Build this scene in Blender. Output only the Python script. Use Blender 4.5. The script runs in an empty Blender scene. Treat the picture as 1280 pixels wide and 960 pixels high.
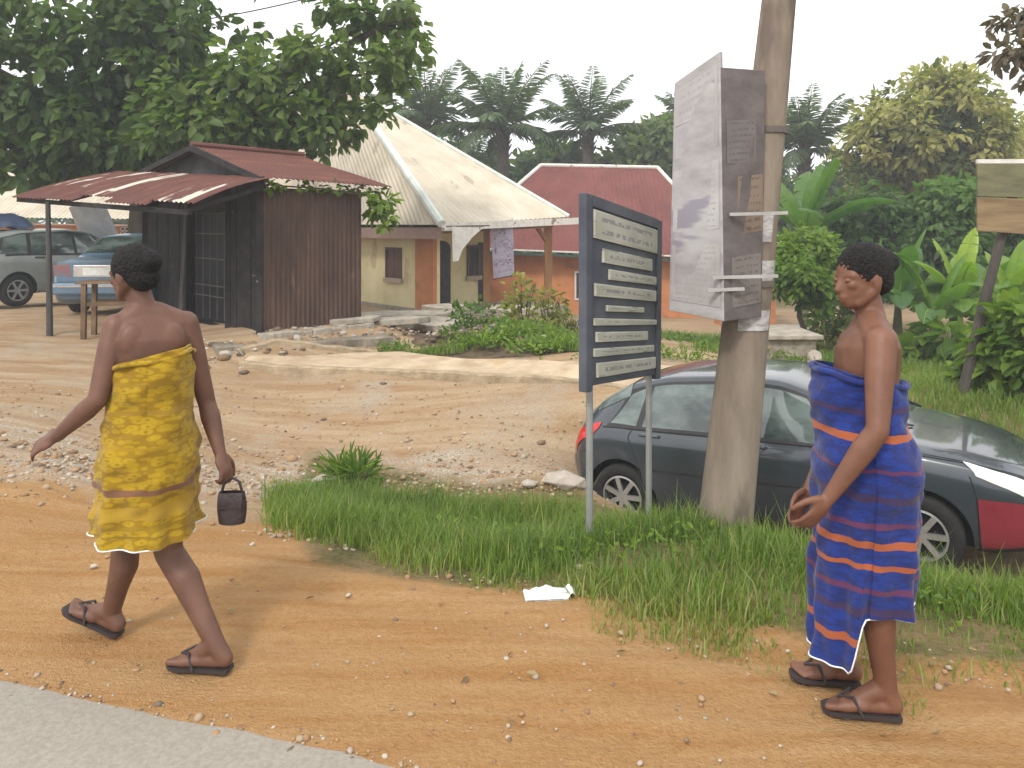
import bpy, bmesh, math, random
import numpy as np
from mathutils import Vector, Matrix
random.seed(7)
RNG = np.random.default_rng(11)
SC = bpy.context.scene
COL = SC.collection
F, HY, CH = 950.0, 285.0, 1.71        # focal length in photo pixels, horizon row, eye height (m)

def W(px, py, Y):
    return Vector(((px - 640) / F * Y, Y, CH - (py - HY) / F * Y))
def R(d): return math.radians(d)

# ------------------------------------------------------------------ camera, world, sun
cam_d = bpy.data.cameras.new("camera"); cam = bpy.data.objects.new("camera", cam_d); COL.objects.link(cam)
cam.location = (0, 0, CH); cam.rotation_euler = (R(90), 0, 0)
cam_d.sensor_width = 36.0; cam_d.lens = 36.0 * F / 1280.0
cam_d.shift_y = -(480 - HY) / 1280.0
cam_d.clip_end = 2000.0; cam_d.clip_start = 0.05
SC.camera = cam

w = bpy.data.worlds.new("World"); SC.world = w; w.use_nodes = True
nt = w.node_tree; bg = nt.nodes["Background"]
sky = nt.nodes.new("ShaderNodeTexSky"); sky.sky_type = 'NISHITA'; sky.sun_disc = False
SUN_EL, SUN_AZ = 46, -155
sky.sun_elevation = R(SUN_EL); sky.sun_rotation = R(SUN_AZ); sky.dust_density = 6.0; sky.air_density = 1.0; sky.ozone_density = 1.0
hs = nt.nodes.new("ShaderNodeHueSaturation"); hs.inputs['Saturation'].default_value = 0.12; hs.inputs['Value'].default_value = 1.0
nt.links.new(sky.outputs[0], hs.inputs['Color'])
# overcast deck: even pale cloud mixed over the clear sky
tcw = nt.nodes.new("ShaderNodeTexCoord"); nzw = nt.nodes.new("ShaderNodeTexNoise"); nzw.inputs['Scale'].default_value = 2.2; nzw.inputs['Detail'].default_value = 5
nt.links.new(tcw.outputs['Generated'], nzw.inputs['Vector'])
rw = nt.nodes.new("ShaderNodeValToRGB"); rw.color_ramp.elements[0].color = (8.5, 8.7, 9.0, 1); rw.color_ramp.elements[1].color = (11.5, 11.5, 11.5, 1)
rw.color_ramp.elements[0].position = .3; rw.color_ramp.elements[1].position = .7
nt.links.new(nzw.outputs['Fac'], rw.inputs['Fac'])
mxw = nt.nodes.new("ShaderNodeMixRGB"); mxw.inputs['Fac'].default_value = 0.8
nt.links.new(hs.outputs['Color'], mxw.inputs['Color1']); nt.links.new(rw.outputs['Color'], mxw.inputs['Color2'])
nt.links.new(mxw.outputs['Color'], bg.inputs['Color']); bg.inputs['Strength'].default_value = 0.12

sd = bpy.data.lights.new("sun", 'SUN'); so = bpy.data.objects.new("sun", sd); COL.objects.link(so)
sd.energy = 1.5; sd.angle = R(10); sd.color = (1.0, 0.96, 0.9)
# direction the light comes from: behind-left of the camera, high
az = R(SUN_AZ)
sdir = Vector((math.sin(az) * math.cos(R(SUN_EL)), math.cos(az) * math.cos(R(SUN_EL)), math.sin(R(SUN_EL))))
so.rotation_euler = sdir.to_track_quat('Z', 'Y').to_euler()
SC.view_settings.view_transform = 'Standard'; SC.view_settings.look = 'None'
SC.view_settings.exposure = 0.58; SC.view_settings.gamma = 1.0
SC.view_settings.use_curve_mapping = False
SC.cycles.max_bounces = 6; SC.cycles.transparent_max_bounces = 12; SC.cycles.volume_bounces = 0
SC.cycles.volume_step_rate = 4.0
SC.cycles.use_denoising = True

# ------------------------------------------------------------------ materials
def new_mat(name):
    m = bpy.data.materials.new(name); m.use_nodes = True
    return m, m.node_tree, m.node_tree.nodes["Principled BSDF"]
def noisy(name, c1, c2, scale=4.0, rough=0.8, bump=0.0, bscale=None, detail=6, stretch=(1, 1, 1), metal=0.0, rot=0.0, lo=.35, hi=.65, spots=None, coat=0.0, spec=0.3, c3=None):
    """two (or three) colours blended by noise in object space, with bump"""
    m, t, b = new_mat(name); L = t.links.new
    tc = t.nodes.new("ShaderNodeTexCoord"); mp = t.nodes.new("ShaderNodeMapping"); L(tc.outputs['Object'], mp.inputs['Vector'])
    mp.inputs['Scale'].default_value = stretch; mp.inputs['Rotation'].default_value = (0, 0, rot)
    n = t.nodes.new("ShaderNodeTexNoise"); n.inputs['Scale'].default_value = scale; n.inputs['Detail'].default_value = detail; n.inputs['Roughness'].default_value = .62
    L(mp.outputs[0], n.inputs['Vector'])
    r = t.nodes.new("ShaderNodeValToRGB"); e = r.color_ramp.elements
    e[0].position = lo; e[0].color = (*c1, 1); e[1].position = hi; e[1].color = (*c2, 1)
    if c3: q = e.new((lo + hi) / 2); q.color = (*c3, 1)
    L(n.outputs['Fac'], r.inputs['Fac']); out = r.outputs['Color']
    if spots:
        sc_, th, colr, st = spots
        mp2 = t.nodes.new("ShaderNodeMapping"); L(tc.outputs['Object'], mp2.inputs['Vector']); mp2.inputs['Scale'].default_value = st; mp2.inputs['Rotation'].default_value = (0, 0, rot)
        n2 = t.nodes.new("ShaderNodeTexNoise"); n2.inputs['Scale'].default_value = sc_; n2.inputs['Detail'].default_value = 4
        L(mp2.outputs[0], n2.inputs['Vector'])
        r2 = t.nodes.new("ShaderNodeValToRGB"); r2.color_ramp.elements[0].position = th; r2.color_ramp.elements[1].position = th + .05
        L(n2.outputs['Fac'], r2.inputs['Fac'])
        mx = t.nodes.new("ShaderNodeMixRGB"); L(r2.outputs['Color'], mx.inputs['Fac']); L(out, mx.inputs['Color1']); mx.inputs['Color2'].default_value = (*colr, 1)
        out = mx.outputs['Color']
    L(out, b.inputs['Base Color'])
    b.inputs['Roughness'].default_value = rough; b.inputs['Metallic'].default_value = metal; b.inputs['Specular IOR Level'].default_value = spec
    b.inputs['Coat Weight'].default_value = coat; b.inputs['Coat Roughness'].default_value = .06
    if bump:
        n3 = t.nodes.new("ShaderNodeTexNoise"); n3.inputs['Scale'].default_value = bscale or scale * 3; n3.inputs['Detail'].default_value = 8
        L(mp.outputs[0], n3.inputs['Vector'])
        bp = t.nodes.new("ShaderNodeBump"); bp.inputs['Strength'].default_value = bump; bp.inputs['Distance'].default_value = .03
        L(n3.outputs['Fac'], bp.inputs['Height']); L(bp.outputs[0], b.inputs['Normal'])
    return m
def leafmat(name, cols, trans=0.35, rough=.5, spec=.35):
    """foliage: colour picked per leaf by the mesh attribute tint; part of the light passes through"""
    m, t, b = new_mat(name); L = t.links.new
    a = t.nodes.new("ShaderNodeAttribute"); a.attribute_name = "tint"
    r = t.nodes.new("ShaderNodeValToRGB"); e = r.color_ramp.elements
    e[0].color = (*cols[0], 1); e[1].color = (*cols[-1], 1)
    for i, c in enumerate(cols[1:-1]): q = e.new((i + 1) / (len(cols) - 1)); q.color = (*c, 1)
    L(a.outputs['Fac'], r.inputs['Fac']); L(r.outputs['Color'], b.inputs['Base Color'])
    b.inputs['Roughness'].default_value = rough; b.inputs['Specular IOR Level'].default_value = spec
    tr = t.nodes.new("ShaderNodeBsdfTranslucent"); mg = t.nodes.new("ShaderNodeMixRGB"); mg.blend_type = 'MULTIPLY'; mg.inputs['Fac'].default_value = 1
    L(r.outputs['Color'], mg.inputs['Color1']); mg.inputs['Color2'].default_value = (1.3, 1.5, .6, 1)
    L(mg.outputs[0], tr.inputs['Color'])
    ms = t.nodes.new("ShaderNodeMixShader"); ms.inputs['Fac'].default_value = trans
    L(b.outputs[0], ms.inputs[1]); L(tr.outputs[0], ms.inputs[2]); L(ms.outputs[0], t.nodes["Material Output"].inputs['Surface'])
    return m
def plain(name, c, rough=.5, metal=0, coat=0, spec=.5, var=.12):
    return noisy(name, tuple(v * (1 - var) for v in c), tuple(min(1, v * (1 + var)) for v in c), 9, rough, 0, metal=metal, coat=coat, spec=spec)

# ------------------------------------------------------------------ mesh building
class MB:
    def __init__(s): s.v = []; s.f = []; s.mi = []; s.cur = 0
    def add(s, vs, fs):
        o = len(s.v); s.v += [tuple(v) for v in vs]
        for f in fs: s.f.append(tuple(i + o for i in f)); s.mi.append(s.cur)
        return s
    def box(s, c, size, rot=None, taper=1.0):
        c = Vector(c); x, y, z = (q / 2 for q in size); M = rot or Matrix.Identity(3)
        P = []
        for sz in (-1, 1):
            k = taper if sz > 0 else 1
            for sx, sy in ((-1, -1), (1, -1), (1, 1), (-1, 1)): P.append(c + M @ Vector((sx * x * k, sy * y * k, sz * z)))
        return s.add(P, [(3, 2, 1, 0), (4, 5, 6, 7), (0, 1, 5, 4), (1, 2, 6, 5), (2, 3, 7, 6), (3, 0, 4, 7)])
    def beam(s, a, b, wd, th, up=(0, 0, 1)):
        a, b = Vector(a), Vector(b); d = (b - a); L = d.length; d.normalize(); u = Vector(up)
        if abs(d.dot(u)) > .97: u = Vector((1, 0, 0))
        y = u.cross(d).normalized(); z = d.cross(y)
        return s.box((a + b) / 2, (L, wd, th), Matrix((d, y, z)).transposed())
    def tube(s, pts, rad, n=10, cap=True):
        pts = [Vector(p) for p in pts]; rs = rad if hasattr(rad, '__len__') else [rad] * len(pts)
        V = []; Fc = []; ref = None
        for i, p in enumerate(pts):
            d = (pts[min(i + 1, len(pts) - 1)] - pts[max(i - 1, 0)]).normalized()
            if ref is None: ref = Vector((1, 0, 0)) if abs(d.x) < .9 else Vector((0, 1, 0))
            x = (ref - d * ref.dot(d)).normalized(); y = d.cross(x); ref = x
            for k in range(n):
                a = 2 * math.pi * k / n; V.append(p + (x * math.cos(a) + y * math.sin(a)) * rs[i])
        for i in range(len(pts) - 1):
            for k in range(n):
                k2 = (k + 1) % n; Fc.append((i * n + k, i * n + k2, (i + 1) * n + k2, (i + 1) * n + k))
        if cap: Fc.append(tuple(range(n - 1, -1, -1))); Fc.append(tuple((len(pts) - 1) * n + k for k in range(n)))
        return s.add(V, Fc)
    def grid(s, fn, nu, nv):
        V = [fn(i / nu, j / nv) for j in range(nv + 1) for i in range(nu + 1)]
        return s.add(V, [(j * (nu + 1) + i, j * (nu + 1) + i + 1, (j + 1) * (nu + 1) + i + 1, (j + 1) * (nu + 1) + i) for j in range(nv) for i in range(nu)])
    def slab(s, pts, t):
        """flat polygon given by its corners, thickened by t against its normal"""
        P = [Vector(p) for p in pts]; n = (P[1] - P[0]).cross(P[2] - P[0]).normalized(); Q = [p - n * t for p in P]; k = len(P)
        return s.add(P + Q, [tuple(range(k)), tuple(range(2 * k - 1, k - 1, -1))] + [(i, i + k, (i + 1) % k + k, (i + 1) % k) for i in range(k)])
    def ball(s, c, r, M=None, nu=14, nv=9):
        c = Vector(c); r = r if hasattr(r, '__len__') else (r, r, r); M = M or Matrix.Identity(3)
        V = [c + M @ Vector((0, 0, -r[2]))]; Fc = []
        for j in range(1, nv):
            t = math.pi * j / nv
            for i in range(nu):
                a = 2 * math.pi * i / nu; V.append(c + M @ Vector((r[0] * math.sin(t) * math.cos(a), r[1] * math.sin(t) * math.sin(a), -r[2] * math.cos(t))))
        V.append(c + M @ Vector((0, 0, r[2]))); top = len(V) - 1
        for i in range(nu): i2 = (i + 1) % nu; Fc.append((0, 1 + i2, 1 + i)); Fc.append((top, top - nu + i, top - nu + i2))
        for j in range(nv - 2):
            for i in range(nu):
                i2 = (i + 1) % nu; a = 1 + j * nu
                Fc.append((a + i, a + i2, a + nu + i2, a + nu + i))
        return s.add(V, Fc)
    def lathe(s, prof, c=(0, 0, 0), M=None, n=32):
        """prof: (radius, height) pairs about the local z axis"""
        c = Vector(c); M = M or Matrix.Identity(3); V = []; Fc = []; m = len(prof)
        for k in range(n):
            a = 2 * math.pi * k / n
            for r, h in prof: V.append(c + M @ Vector((r * math.cos(a), r * math.sin(a), h)))
        for k in range(n):
            k2 = (k + 1) % n
            for i in range(m - 1): Fc.append((k * m + i, k2 * m + i, k2 * m + i + 1, k * m + i + 1))
        return s.add(V, Fc)
    def build(s, name, mats, parent=None, smooth=False, bevel=0, off=None, seg=2):
        me = bpy.data.meshes.new(name)
        V = s.v
        if off is not None: V = [(v[0] - off[0], v[1] - off[1], v[2] - off[2]) for v in V]
        me.from_pydata(V, [], s.f)
        for m in (mats if isinstance(mats, (list, tuple)) else [mats]): me.materials.append(m)
        me.polygons.foreach_set("material_index", s.mi)
        if smooth: me.polygons.foreach_set("use_smooth", [True] * len(me.polygons))
        me.validate(); me.update()
        o = bpy.data.objects.new(name, me); COL.objects.link(o)
        if parent is not None: o.parent = parent
        if bevel:
            bm_ = o.modifiers.new("bevel", 'BEVEL'); bm_.width = bevel; bm_.segments = seg; bm_.limit_method = 'ANGLE'; bm_.angle_limit = R(35)
        return o
def tag(o, label=None, cat=None, group=None, kind=None):
    for k, v in (("label", label), ("category", cat), ("group", group), ("kind", kind)):
        if v: o[k] = v
    return o
def thing(name, loc, label, cat, group=None, rz=0.0):
    o = bpy.data.objects.new(name, None); COL.objects.link(o); o.location = loc; o.rotation_euler = (0, 0, rz); o.empty_display_size = .2
    return tag(o, label, cat, group)
def fast_mesh(name, V, quads, mats, parent=None, tint=None, smooth=False, mi=None):
    """numpy arrays -> one mesh object; quads is (n,4) or (n,3); tint is per-face"""
    me = bpy.data.meshes.new(name); n = len(quads); k = quads.shape[1]
    me.vertices.add(len(V)); me.vertices.foreach_set("co", np.ascontiguousarray(V, dtype=np.float32).ravel())
    me.loops.add(n * k); me.loops.foreach_set("vertex_index", np.ascontiguousarray(quads, dtype=np.int32).ravel())
    me.polygons.add(n); me.polygons.foreach_set("loop_start", np.arange(0, n * k, k, dtype=np.int32))
    try: me.polygons.foreach_set("loop_total", np.full(n, k, dtype=np.int32))
    except Exception: pass
    for m in (mats if isinstance(mats, (list, tuple)) else [mats]): me.materials.append(m)
    if mi is not None: me.polygons.foreach_set("material_index", np.asarray(mi, dtype=np.int32))
    if smooth: me.polygons.foreach_set("use_smooth", np.ones(n, dtype=bool))
    if tint is not None:
        at = me.attributes.new("tint", 'FLOAT', 'FACE'); at.data.foreach_set("value", np.ascontiguousarray(tint, dtype=np.float32))
    me.update(calc_edges=True); me.validate()
    o = bpy.data.objects.new(name, me); COL.objects.link(o)
    if parent is not None: o.parent = parent
    return o
def corr(mb, p00, p10, p11, p01, waves, amp, nv=6, sag=0.0, fn=None, per=6):
    """corrugated sheet: u runs across the ridges p00->p10, v along them p00->p01"""
    p00, p10, p11, p01 = map(Vector, (p00, p10, p11, p01)); n = (p10 - p00).cross(p01 - p00).normalized(); N = max(2, int(waves * per))
    def f(u, v):
        p = (p00 * (1 - u) + p10 * u) * (1 - v) + (p01 * (1 - u) + p11 * u) * v
        p = p + n * (amp * math.sin(2 * math.pi * waves * u)) + Vector((0, 0, -sag * 4 * u * (1 - u)))
        if fn: p = p + fn(u, v)
        return p
    return mb.grid(f, N, nv)

# ------------------------------------------------------------------ terrain heights: thin-plate fit through points read off the photo
EDGE0, EDT = np.array([-1.95, 2.90]), np.array([.958, -.286]); EDN = np.array([.286, .958])
def sdist(x, y): return (x - EDGE0[0]) * EDN[0] + (y - EDGE0[1]) * EDN[1]
CTRL = []
def cz(px, Y, z): CTRL.append(((px - 640) / F * Y, Y, z))
def cp(px, py, Y): CTRL.append(((px - 640) / F * Y, Y, CH - (py - HY) / F * Y))
for p in ((50, 600, 5.25), (50, 520, 7.0), (50, 440, 10.5), (150, 412, 12.2), (-300, 600, 5.2), (-300, 440, 10.5), (327, 416, 11), (447, 402, 12.2), (190, 396, 13.6),
          (270, 418, 11.2), (300, 454, 10.2), (390, 450, 10.55), (470, 444, 11.3), (300, 464, 9.9), (300, 520, 8.3), (300, 585, 7.0), (250, 645, 5.0), (480, 447, 10.3), (600, 470, 9.4), (780, 492, 8.4), (600, 540, 7.9),
          (600, 600, 7.1), (720, 600, 7.0), (450, 600, 7.0), (440, 650, 5.2), (560, 668, 5.2), (760, 668, 5.2), (905, 668, 5.0), (1150, 745, 3.9), (1290, 770, 3.6),
          (650, 440, 12), (560, 420, 13.5), (500, 412, 14.5), (690, 410, 16), (450, 390, 19), (560, 388, 20.5), (690, 398, 21.5), (960, 450, 11), (1100, 468, 11.5),
          (1180, 466, 12.5), (1290, 480, 10), (1290, 530, 8), (1100, 425, 17), (850, 425, 18), (850, 405, 24), (740, 398, 25)): cp(*p)
for p in ((20, 17, .02), (125, 13.2, .18), (-200, 20, -.1), (150, 26, -.2)): cz(*p)
CTRL += [(2.1, 6.4, -.95), (.9, 7.3, -.93), (3.4, 5.4, -.9), (3.9, 6.0, -.92), (2.6, 7.3, -.93), (2.0, 5.4, -.75), (4.6, 5.2, -.85), (5.2, 3.5, -.75), (7, 2, -.8), (8, 6, -.6), (9, 12, -.5), (14, 20, -.9)]
for a in np.linspace(-12, 12, 13):
    for q in (.3, 1.0):
        c = EDGE0 + EDT * a + EDN * q; CTRL.append((c[0], c[1], 0.0))
for a in (-30, -15, 15, 30): CTRL.append((a, 40, -1.5))
CTRL += [(0, 40, -1.55), (-25, 10, .1), (-25, 25, -.3), (25, 12, -.6), (28, 25, -1.1)]
CT = np.array(CTRL)
def _phi(r2): return .5 * r2 * np.log(r2 + 1e-9)
def _fit():
    n = len(CT); d2 = ((CT[:, None, :2] - CT[None, :, :2]) ** 2).sum(-1)
    A = np.zeros((n + 3, n + 3)); A[:n, :n] = _phi(d2) + np.eye(n) * .02; P = np.c_[np.ones(n), CT[:, :2]]
    A[:n, n:] = P; A[n:, :n] = P.T
    return np.linalg.solve(A, np.r_[CT[:, 2], 0, 0, 0])
TPW = _fit()
def gz(x, y):
    x = np.asarray(x, float); y = np.asarray(y, float); sh = x.shape; x = x.ravel(); y = y.ravel(); n = len(CT); z = np.zeros(len(x))
    for i0 in range(0, len(x), 20000):
        xs, ys = x[i0:i0 + 20000], y[i0:i0 + 20000]
        d2 = (xs[:, None] - CT[None, :, 0]) ** 2 + (ys[:, None] - CT[None, :, 1]) ** 2
        z[i0:i0 + 20000] = _phi(d2) @ TPW[:n] + TPW[n] + TPW[n + 1] * xs + TPW[n + 2] * ys
    far = np.clip((np.maximum(np.abs(x) - 14, y - 30)) / 14, 0, 1); far = far * far * (3 - 2 * far)
    zf = np.where(y > 5, -np.clip((y - 8) / 20, 0, 1) * 1.5, 0)
    z = z * (1 - far) + zf * far
    s = sdist(x, y); k = np.clip((s - .75) / .7, 0, 1); k = k * k * (3 - 2 * k)
    z = z * k
    z += k * (.010 * np.sin(1.9 * x + 1.3 * y) * np.sin(1.1 * y - 2.3 * x) + .006 * np.sin(4.7 * x - 3.1 * y) * np.sin(5.3 * y + 1.7 * x))
    return np.clip(z, -1.7, .7).reshape(sh)
def G(x, y): return float(gz(np.array([x]), np.array([y]))[0])
# ------------------------------------------------------------------ ground sheet
def spaced(a0, a1, b0, b1, fine, coarse_n):
    mid = np.arange(a0, a1 + 1e-6, fine)
    lo = a0 - (np.linspace(0, 1, coarse_n + 1)[1:] ** 2.4) * (a0 - b0); hi = a1 + (np.linspace(0, 1, coarse_n + 1)[1:] ** 2.4) * (b1 - a1)
    return np.r_[lo[::-1], mid, hi]
gx = spaced(-9, 7, -400, 400, .06, 60); gy = spaced(1.6, 15, -120, 600, .06, 70)
XX, YY = np.meshgrid(gx, gy)
ZZ = gz(XX, YY)
# small ruts along the road and lumps
ss = sdist(XX, YY); tt = (XX - EDGE0[0]) * EDT[0] + (YY - EDGE0[1]) * EDT[1]
near = np.clip((ss - .1) / .3, 0, 1)
ZZ += near * (.006 * np.sin(ss * 17 + np.sin(tt * .9) * 1.5) + .004 * np.sin(tt * 7 + ss * 3) * np.sin(ss * 9))
for s0, wd_, dp_ in ((.42, .075, .016), (.95, .085, .020), (1.12, .05, .010), (2.6, .09, .02), (4.2, .10, .022), (5.6, .10, .02)):
    sw = ss - s0 - .07 * np.sin(tt * .8 + s0 * 5) - .03 * np.sin(tt * 2.3 + s0)
    ok_ = np.clip((tt * 0 + 1) - np.clip((XX - 1.2) / 1.0, 0, 1) * (s0 > 1.5), 0, 1)
    ZZ += ok_ * dp_ * (-np.exp(-(sw / wd_) ** 2) + .45 * np.exp(-((sw - 1.9 * wd_) / wd_) ** 2)) * (.6 + .4 * np.sin(tt * 1.7 + s0 * 9)) * (1 + .25 * np.sin(tt * 38) * (s0 < 1.5))
ZZ -= np.clip(-ss / .25, 0, 1) * .03
nx, ny = len(gx), len(gy)
idx = np.arange(nx * ny).reshape(ny, nx)
quads = np.stack([idx[:-1, :-1], idx[:-1, 1:], idx[1:, 1:], idx[1:, :-1]], -1).reshape(-1, 4)
def seg_dist(px_, py_, pts):
    d = np.full(px_.shape, 1e9)
    for (ax, ay), (bx, by) in zip(pts[:-1], pts[1:]):
        vx, vy = bx - ax, by - ay; t = np.clip(((px_ - ax) * vx + (py_ - ay) * vy) / (vx * vx + vy * vy), 0, 1)
        d = np.minimum(d, np.hypot(px_ - ax - t * vx, py_ - ay - t * vy))
    return d
def gp(px, Y): return ((px - 640) / F * Y, Y)
def smooth01(a): a = np.clip(a, 0, 1); return a * a * (3 - 2 * a)
PXX = 640 + F * XX / np.maximum(YY, .5)
wob = .18 * np.sin(tt * 1.3) + .15 * np.sin(tt * 3.1 + 1)
orange = 1 - smooth01((ss - 1.6 - wob) / .8)
gravel = np.exp(-(seg_dist(XX, YY, [(-9, 7.2), gp(100, 5.9), gp(330, 6.6), gp(560, 7.0)]) / .75) ** 2)
soil = smooth01((ss - 1.0 - .3 * wob) / .5) * smooth01((PXX - 345) / 70) * (1 - smooth01((ss - 3.9 - .05 * np.abs(PXX - 800) / 100) / .8))
soilr = smooth01((XX - 3.7) / .8) * smooth01((YY - 4.2) / .8) * (1 - smooth01((YY - 11.2) / 1.0))
farg = smooth01((YY - 25) / 8) * .8
soil = np.clip(np.maximum(np.maximum(soil, soilr), farg), 0, 1)
gcol = np.stack([orange, gravel, soil, np.ones_like(soil)], -1).reshape(-1, 4)

m, t, b = new_mat("laterite_ground"); L = t.links.new
at = t.nodes.new("ShaderNodeAttribute"); at.attribute_name = "zone"
sp = t.nodes.new("ShaderNodeSeparateColor"); L(at.outputs['Color'], sp.inputs[0])
tc = t.nodes.new("ShaderNodeTexCoord")
def nz(scale, stretch=(1, 1, 1), rot=0, detail=8):
    mp = t.nodes.new("ShaderNodeMapping"); L(tc.outputs['Object'], mp.inputs['Vector']); mp.inputs['Scale'].default_value = stretch; mp.inputs['Rotation'].default_value = (0, 0, rot)
    q = t.nodes.new("ShaderNodeTexNoise"); q.inputs['Scale'].default_value = scale; q.inputs['Detail'].default_value = detail; q.inputs['Roughness'].default_value = .65; L(mp.outputs[0], q.inputs['Vector']); return q.outputs['Fac']
def ramp(fac, stops):
    r = t.nodes.new("ShaderNodeValToRGB"); e = r.color_ramp.elements
    e[0].position, e[0].color = stops[0][0], (*stops[0][1], 1); e[1].position, e[1].color = stops[-1][0], (*stops[-1][1], 1)
    for p, c in stops[1:-1]: q = e.new(p); q.color = (*c, 1)
    L(fac, r.inputs['Fac']); return r.outputs['Color']
def mixc(f, a, b_):
    x = t.nodes.new("ShaderNodeMixRGB"); L(f, x.inputs['Fac']); L(a, x.inputs['Color1']); L(b_, x.inputs['Color2']); return x.outputs['Color']
RA = R(16.6)
streak = nz(1.0, (.55, 5.0, 1), RA, 9); streak2 = nz(2.2, (.4, 4.0, 1), RA, 9); fine = nz(38); blot = nz(.9)
lot = mixc(ramp(streak, [(.38, (.0, .0, .0)), (.62, (1, 1, 1))]), ramp(fine, [(.25, (.265, .155, .075)), (.7, (.375, .235, .125))]), ramp(fine, [(.25, (.365, .26, .155)), (.75, (.50, .38, .25))]))
lot = mixc(ramp(blot, [(.50, (0, 0, 0)), (.66, (.8, .8, .8))]), lot, ramp(fine, [(.3, (.33, .27, .20)), (.7, (.46, .385, .29))]))
org = mixc(ramp(streak2, [(.36, (0, 0, 0)), (.66, (1, 1, 1))]), ramp(fine, [(.25, (.305, .150, .050)), (.7, (.405, .212, .080))]), ramp(fine, [(.25, (.38, .222, .097)), (.75, (.49, .315, .155))]))
grv = ramp(nz(60, detail=3), [(.32, (.20, .165, .125)), (.5, (.42, .35, .27)), (.66, (.62, .55, .45))])
grv = mixc(ramp(streak2, [(.4, (0, 0, 0)), (.6, (.8, .8, .8))]), grv, lot)
sol = mixc(ramp(nz(3.0), [(.40, (0, 0, 0)), (.62, (1, 1, 1))]), ramp(fine, [(.3, (.09, .085, .03)), (.7, (.17, .15, .06))]), ramp(fine, [(.3, (.19, .13, .065)), (.7, (.32, .22, .11))]))
def edge(ch, nfac, k=.5):
    a = t.nodes.new("ShaderNodeMath"); a.operation = 'ADD'; L(sp.outputs[ch], a.inputs[0])
    s_ = t.nodes.new("ShaderNodeMath"); s_.operation = 'MULTIPLY_ADD'; L(nfac, s_.inputs[0]); s_.inputs[1].default_value = k * 2; s_.inputs[2].default_value = -k; L(s_.outputs[0], a.inputs[1])
    mr = t.nodes.new("ShaderNodeMapRange"); L(a.outputs[0], mr.inputs[0]); mr.inputs[1].default_value = .3; mr.inputs[2].default_value = .7; return mr.outputs[0]
c = mixc(edge(0, streak2), lot, org); c = mixc(edge(1, nz(2.0), .6), c, grv); c = mixc(edge(2, nz(4.0), .5), c, sol)
L(c, b.inputs['Base Color']); b.inputs['Roughness'].default_value = .95; b.inputs['Specular IOR Level'].default_value = .15
bp = t.nodes.new("ShaderNodeBump"); bp.inputs['Strength'].default_value = .8; bp.inputs['Distance'].default_value = .03
ad = t.nodes.new("ShaderNodeMath"); ad.operation = 'ADD'; L(nz(14), ad.inputs[0]); L(nz(75, detail=4), ad.inputs[1]); L(ad.outputs[0], bp.inputs['Height']); L(bp.outputs[0], b.inputs['Normal'])
g = fast_mesh("ground", np.stack([XX, YY, ZZ], -1).reshape(-1, 3), quads, m, smooth=True)
ca = g.data.attributes.new("zone", 'FLOAT_COLOR', 'POINT'); ca.data.foreach_set("color", gcol.astype(np.float32).ravel())
tag(g, kind="structure")

# ------------------------------------------------------------------ road with a ragged, sand-strewn edge
M_ROAD = noisy("worn_asphalt", (.27, .24, .20), (.34, .31, .26), 60, .92, .18, 170, spots=(2.2, .66, (.40, .28, .16), (1, 1, 1)), spec=.2)
rb = MB(); N = 900
def edge_off(a): return .018 * math.sin(a * 1.3) + .008 * math.sin(a * 5.3 + 1) + .006 * math.sin(a * 13.7) + .004 * math.sin(a * 31)
V = []
for i in range(N + 1):
    a = -60 + 120 * i / N if (i < 0) else (-60 + 120 * (i / N))
    o_ = edge_off(a); e = EDGE0 + EDT * a
    for q, z in ((o_, -.012), (o_ - .05, .006), (-.6, .008), (-3.5, .012), (-7.2, .008)):
        p = e + EDN * q; V.append((p[0], p[1], z))
rb.add(V, [(i * 5 + k, i * 5 + k + 1, (i + 1) * 5 + k + 1, (i + 1) * 5 + k)[::-1] for i in range(N) for k in range(4)])
tag(rb.build("road", M_ROAD, smooth=True), kind="structure")

# ------------------------------------------------------------------ concrete drive slab with its raised kerb, in front of the houses
M_CONC = noisy("sandy_concrete", (.36, .265, .165), (.52, .41, .285), 3.0, .9, .35, 30, spots=(1.6, .6, (.42, .30, .175), (1, 1, 1)), spec=.2)
M_KERB = noisy("kerb_concrete", (.26, .20, .125), (.42, .33, .22), 5.0, .92, .5, 30, spec=.2)
M_GREYC = noisy("grey_concrete", (.24, .21, .165), (.42, .37, .30), 6, .93, .5, 30, spec=.2)
kl = [gp(p, y) for p, y in ((302, 10.15), (360, 9.85), (430, 9.75), (520, 9.45), (620, 9.05), (710, 8.75), (800, 8.45), (900, 8.6))]
bl = [gp(p, y) for p, y in ((312, 10.35), (372, 10.45), (440, 10.9), (500, 10.95), (580, 10.1), (660, 9.6), (730, 9.3), (900, 9.2))]
def lerp_path(P, n):
    P = [Vector(p) for p in P]; out = []
    for i in range(n + 1):
        u = i / n * (len(P) - 1); k = min(int(u), len(P) - 2); out.append(P[k].lerp(P[k + 1], u - k))
    return out
NK = 60
A = lerp_path(kl, NK); B = lerp_path(bl, NK)
def even(P):
    z = np.array([G(p.x, p.y) for p in P]); zp = np.r_[[z[0]] * 12, z, [z[-1]] * 12]; return np.convolve(zp, np.ones(25) / 25, 'valid')
AZ, BZ = even(A), even(B)
db = MB(); V = []
for i in range(NK + 1):
    for j in range(7):
        p = A[i].lerp(B[i], j / 6); zz = G(A[i].x, A[i].y) + .10 if j == 0 else G(p.x, p.y) + .055
        if j == 0: p = A[i].lerp(B[i], .001)
        V.append((p.x, p.y, max(AZ[i] + (BZ[i] - AZ[i]) * j / 6 + .055, G(p.x, p.y) + .012)))
    V.append((A[i].x, A[i].y, -1.2)); V.append((B[i].x, B[i].y, -1.2))
Fc = []
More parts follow.
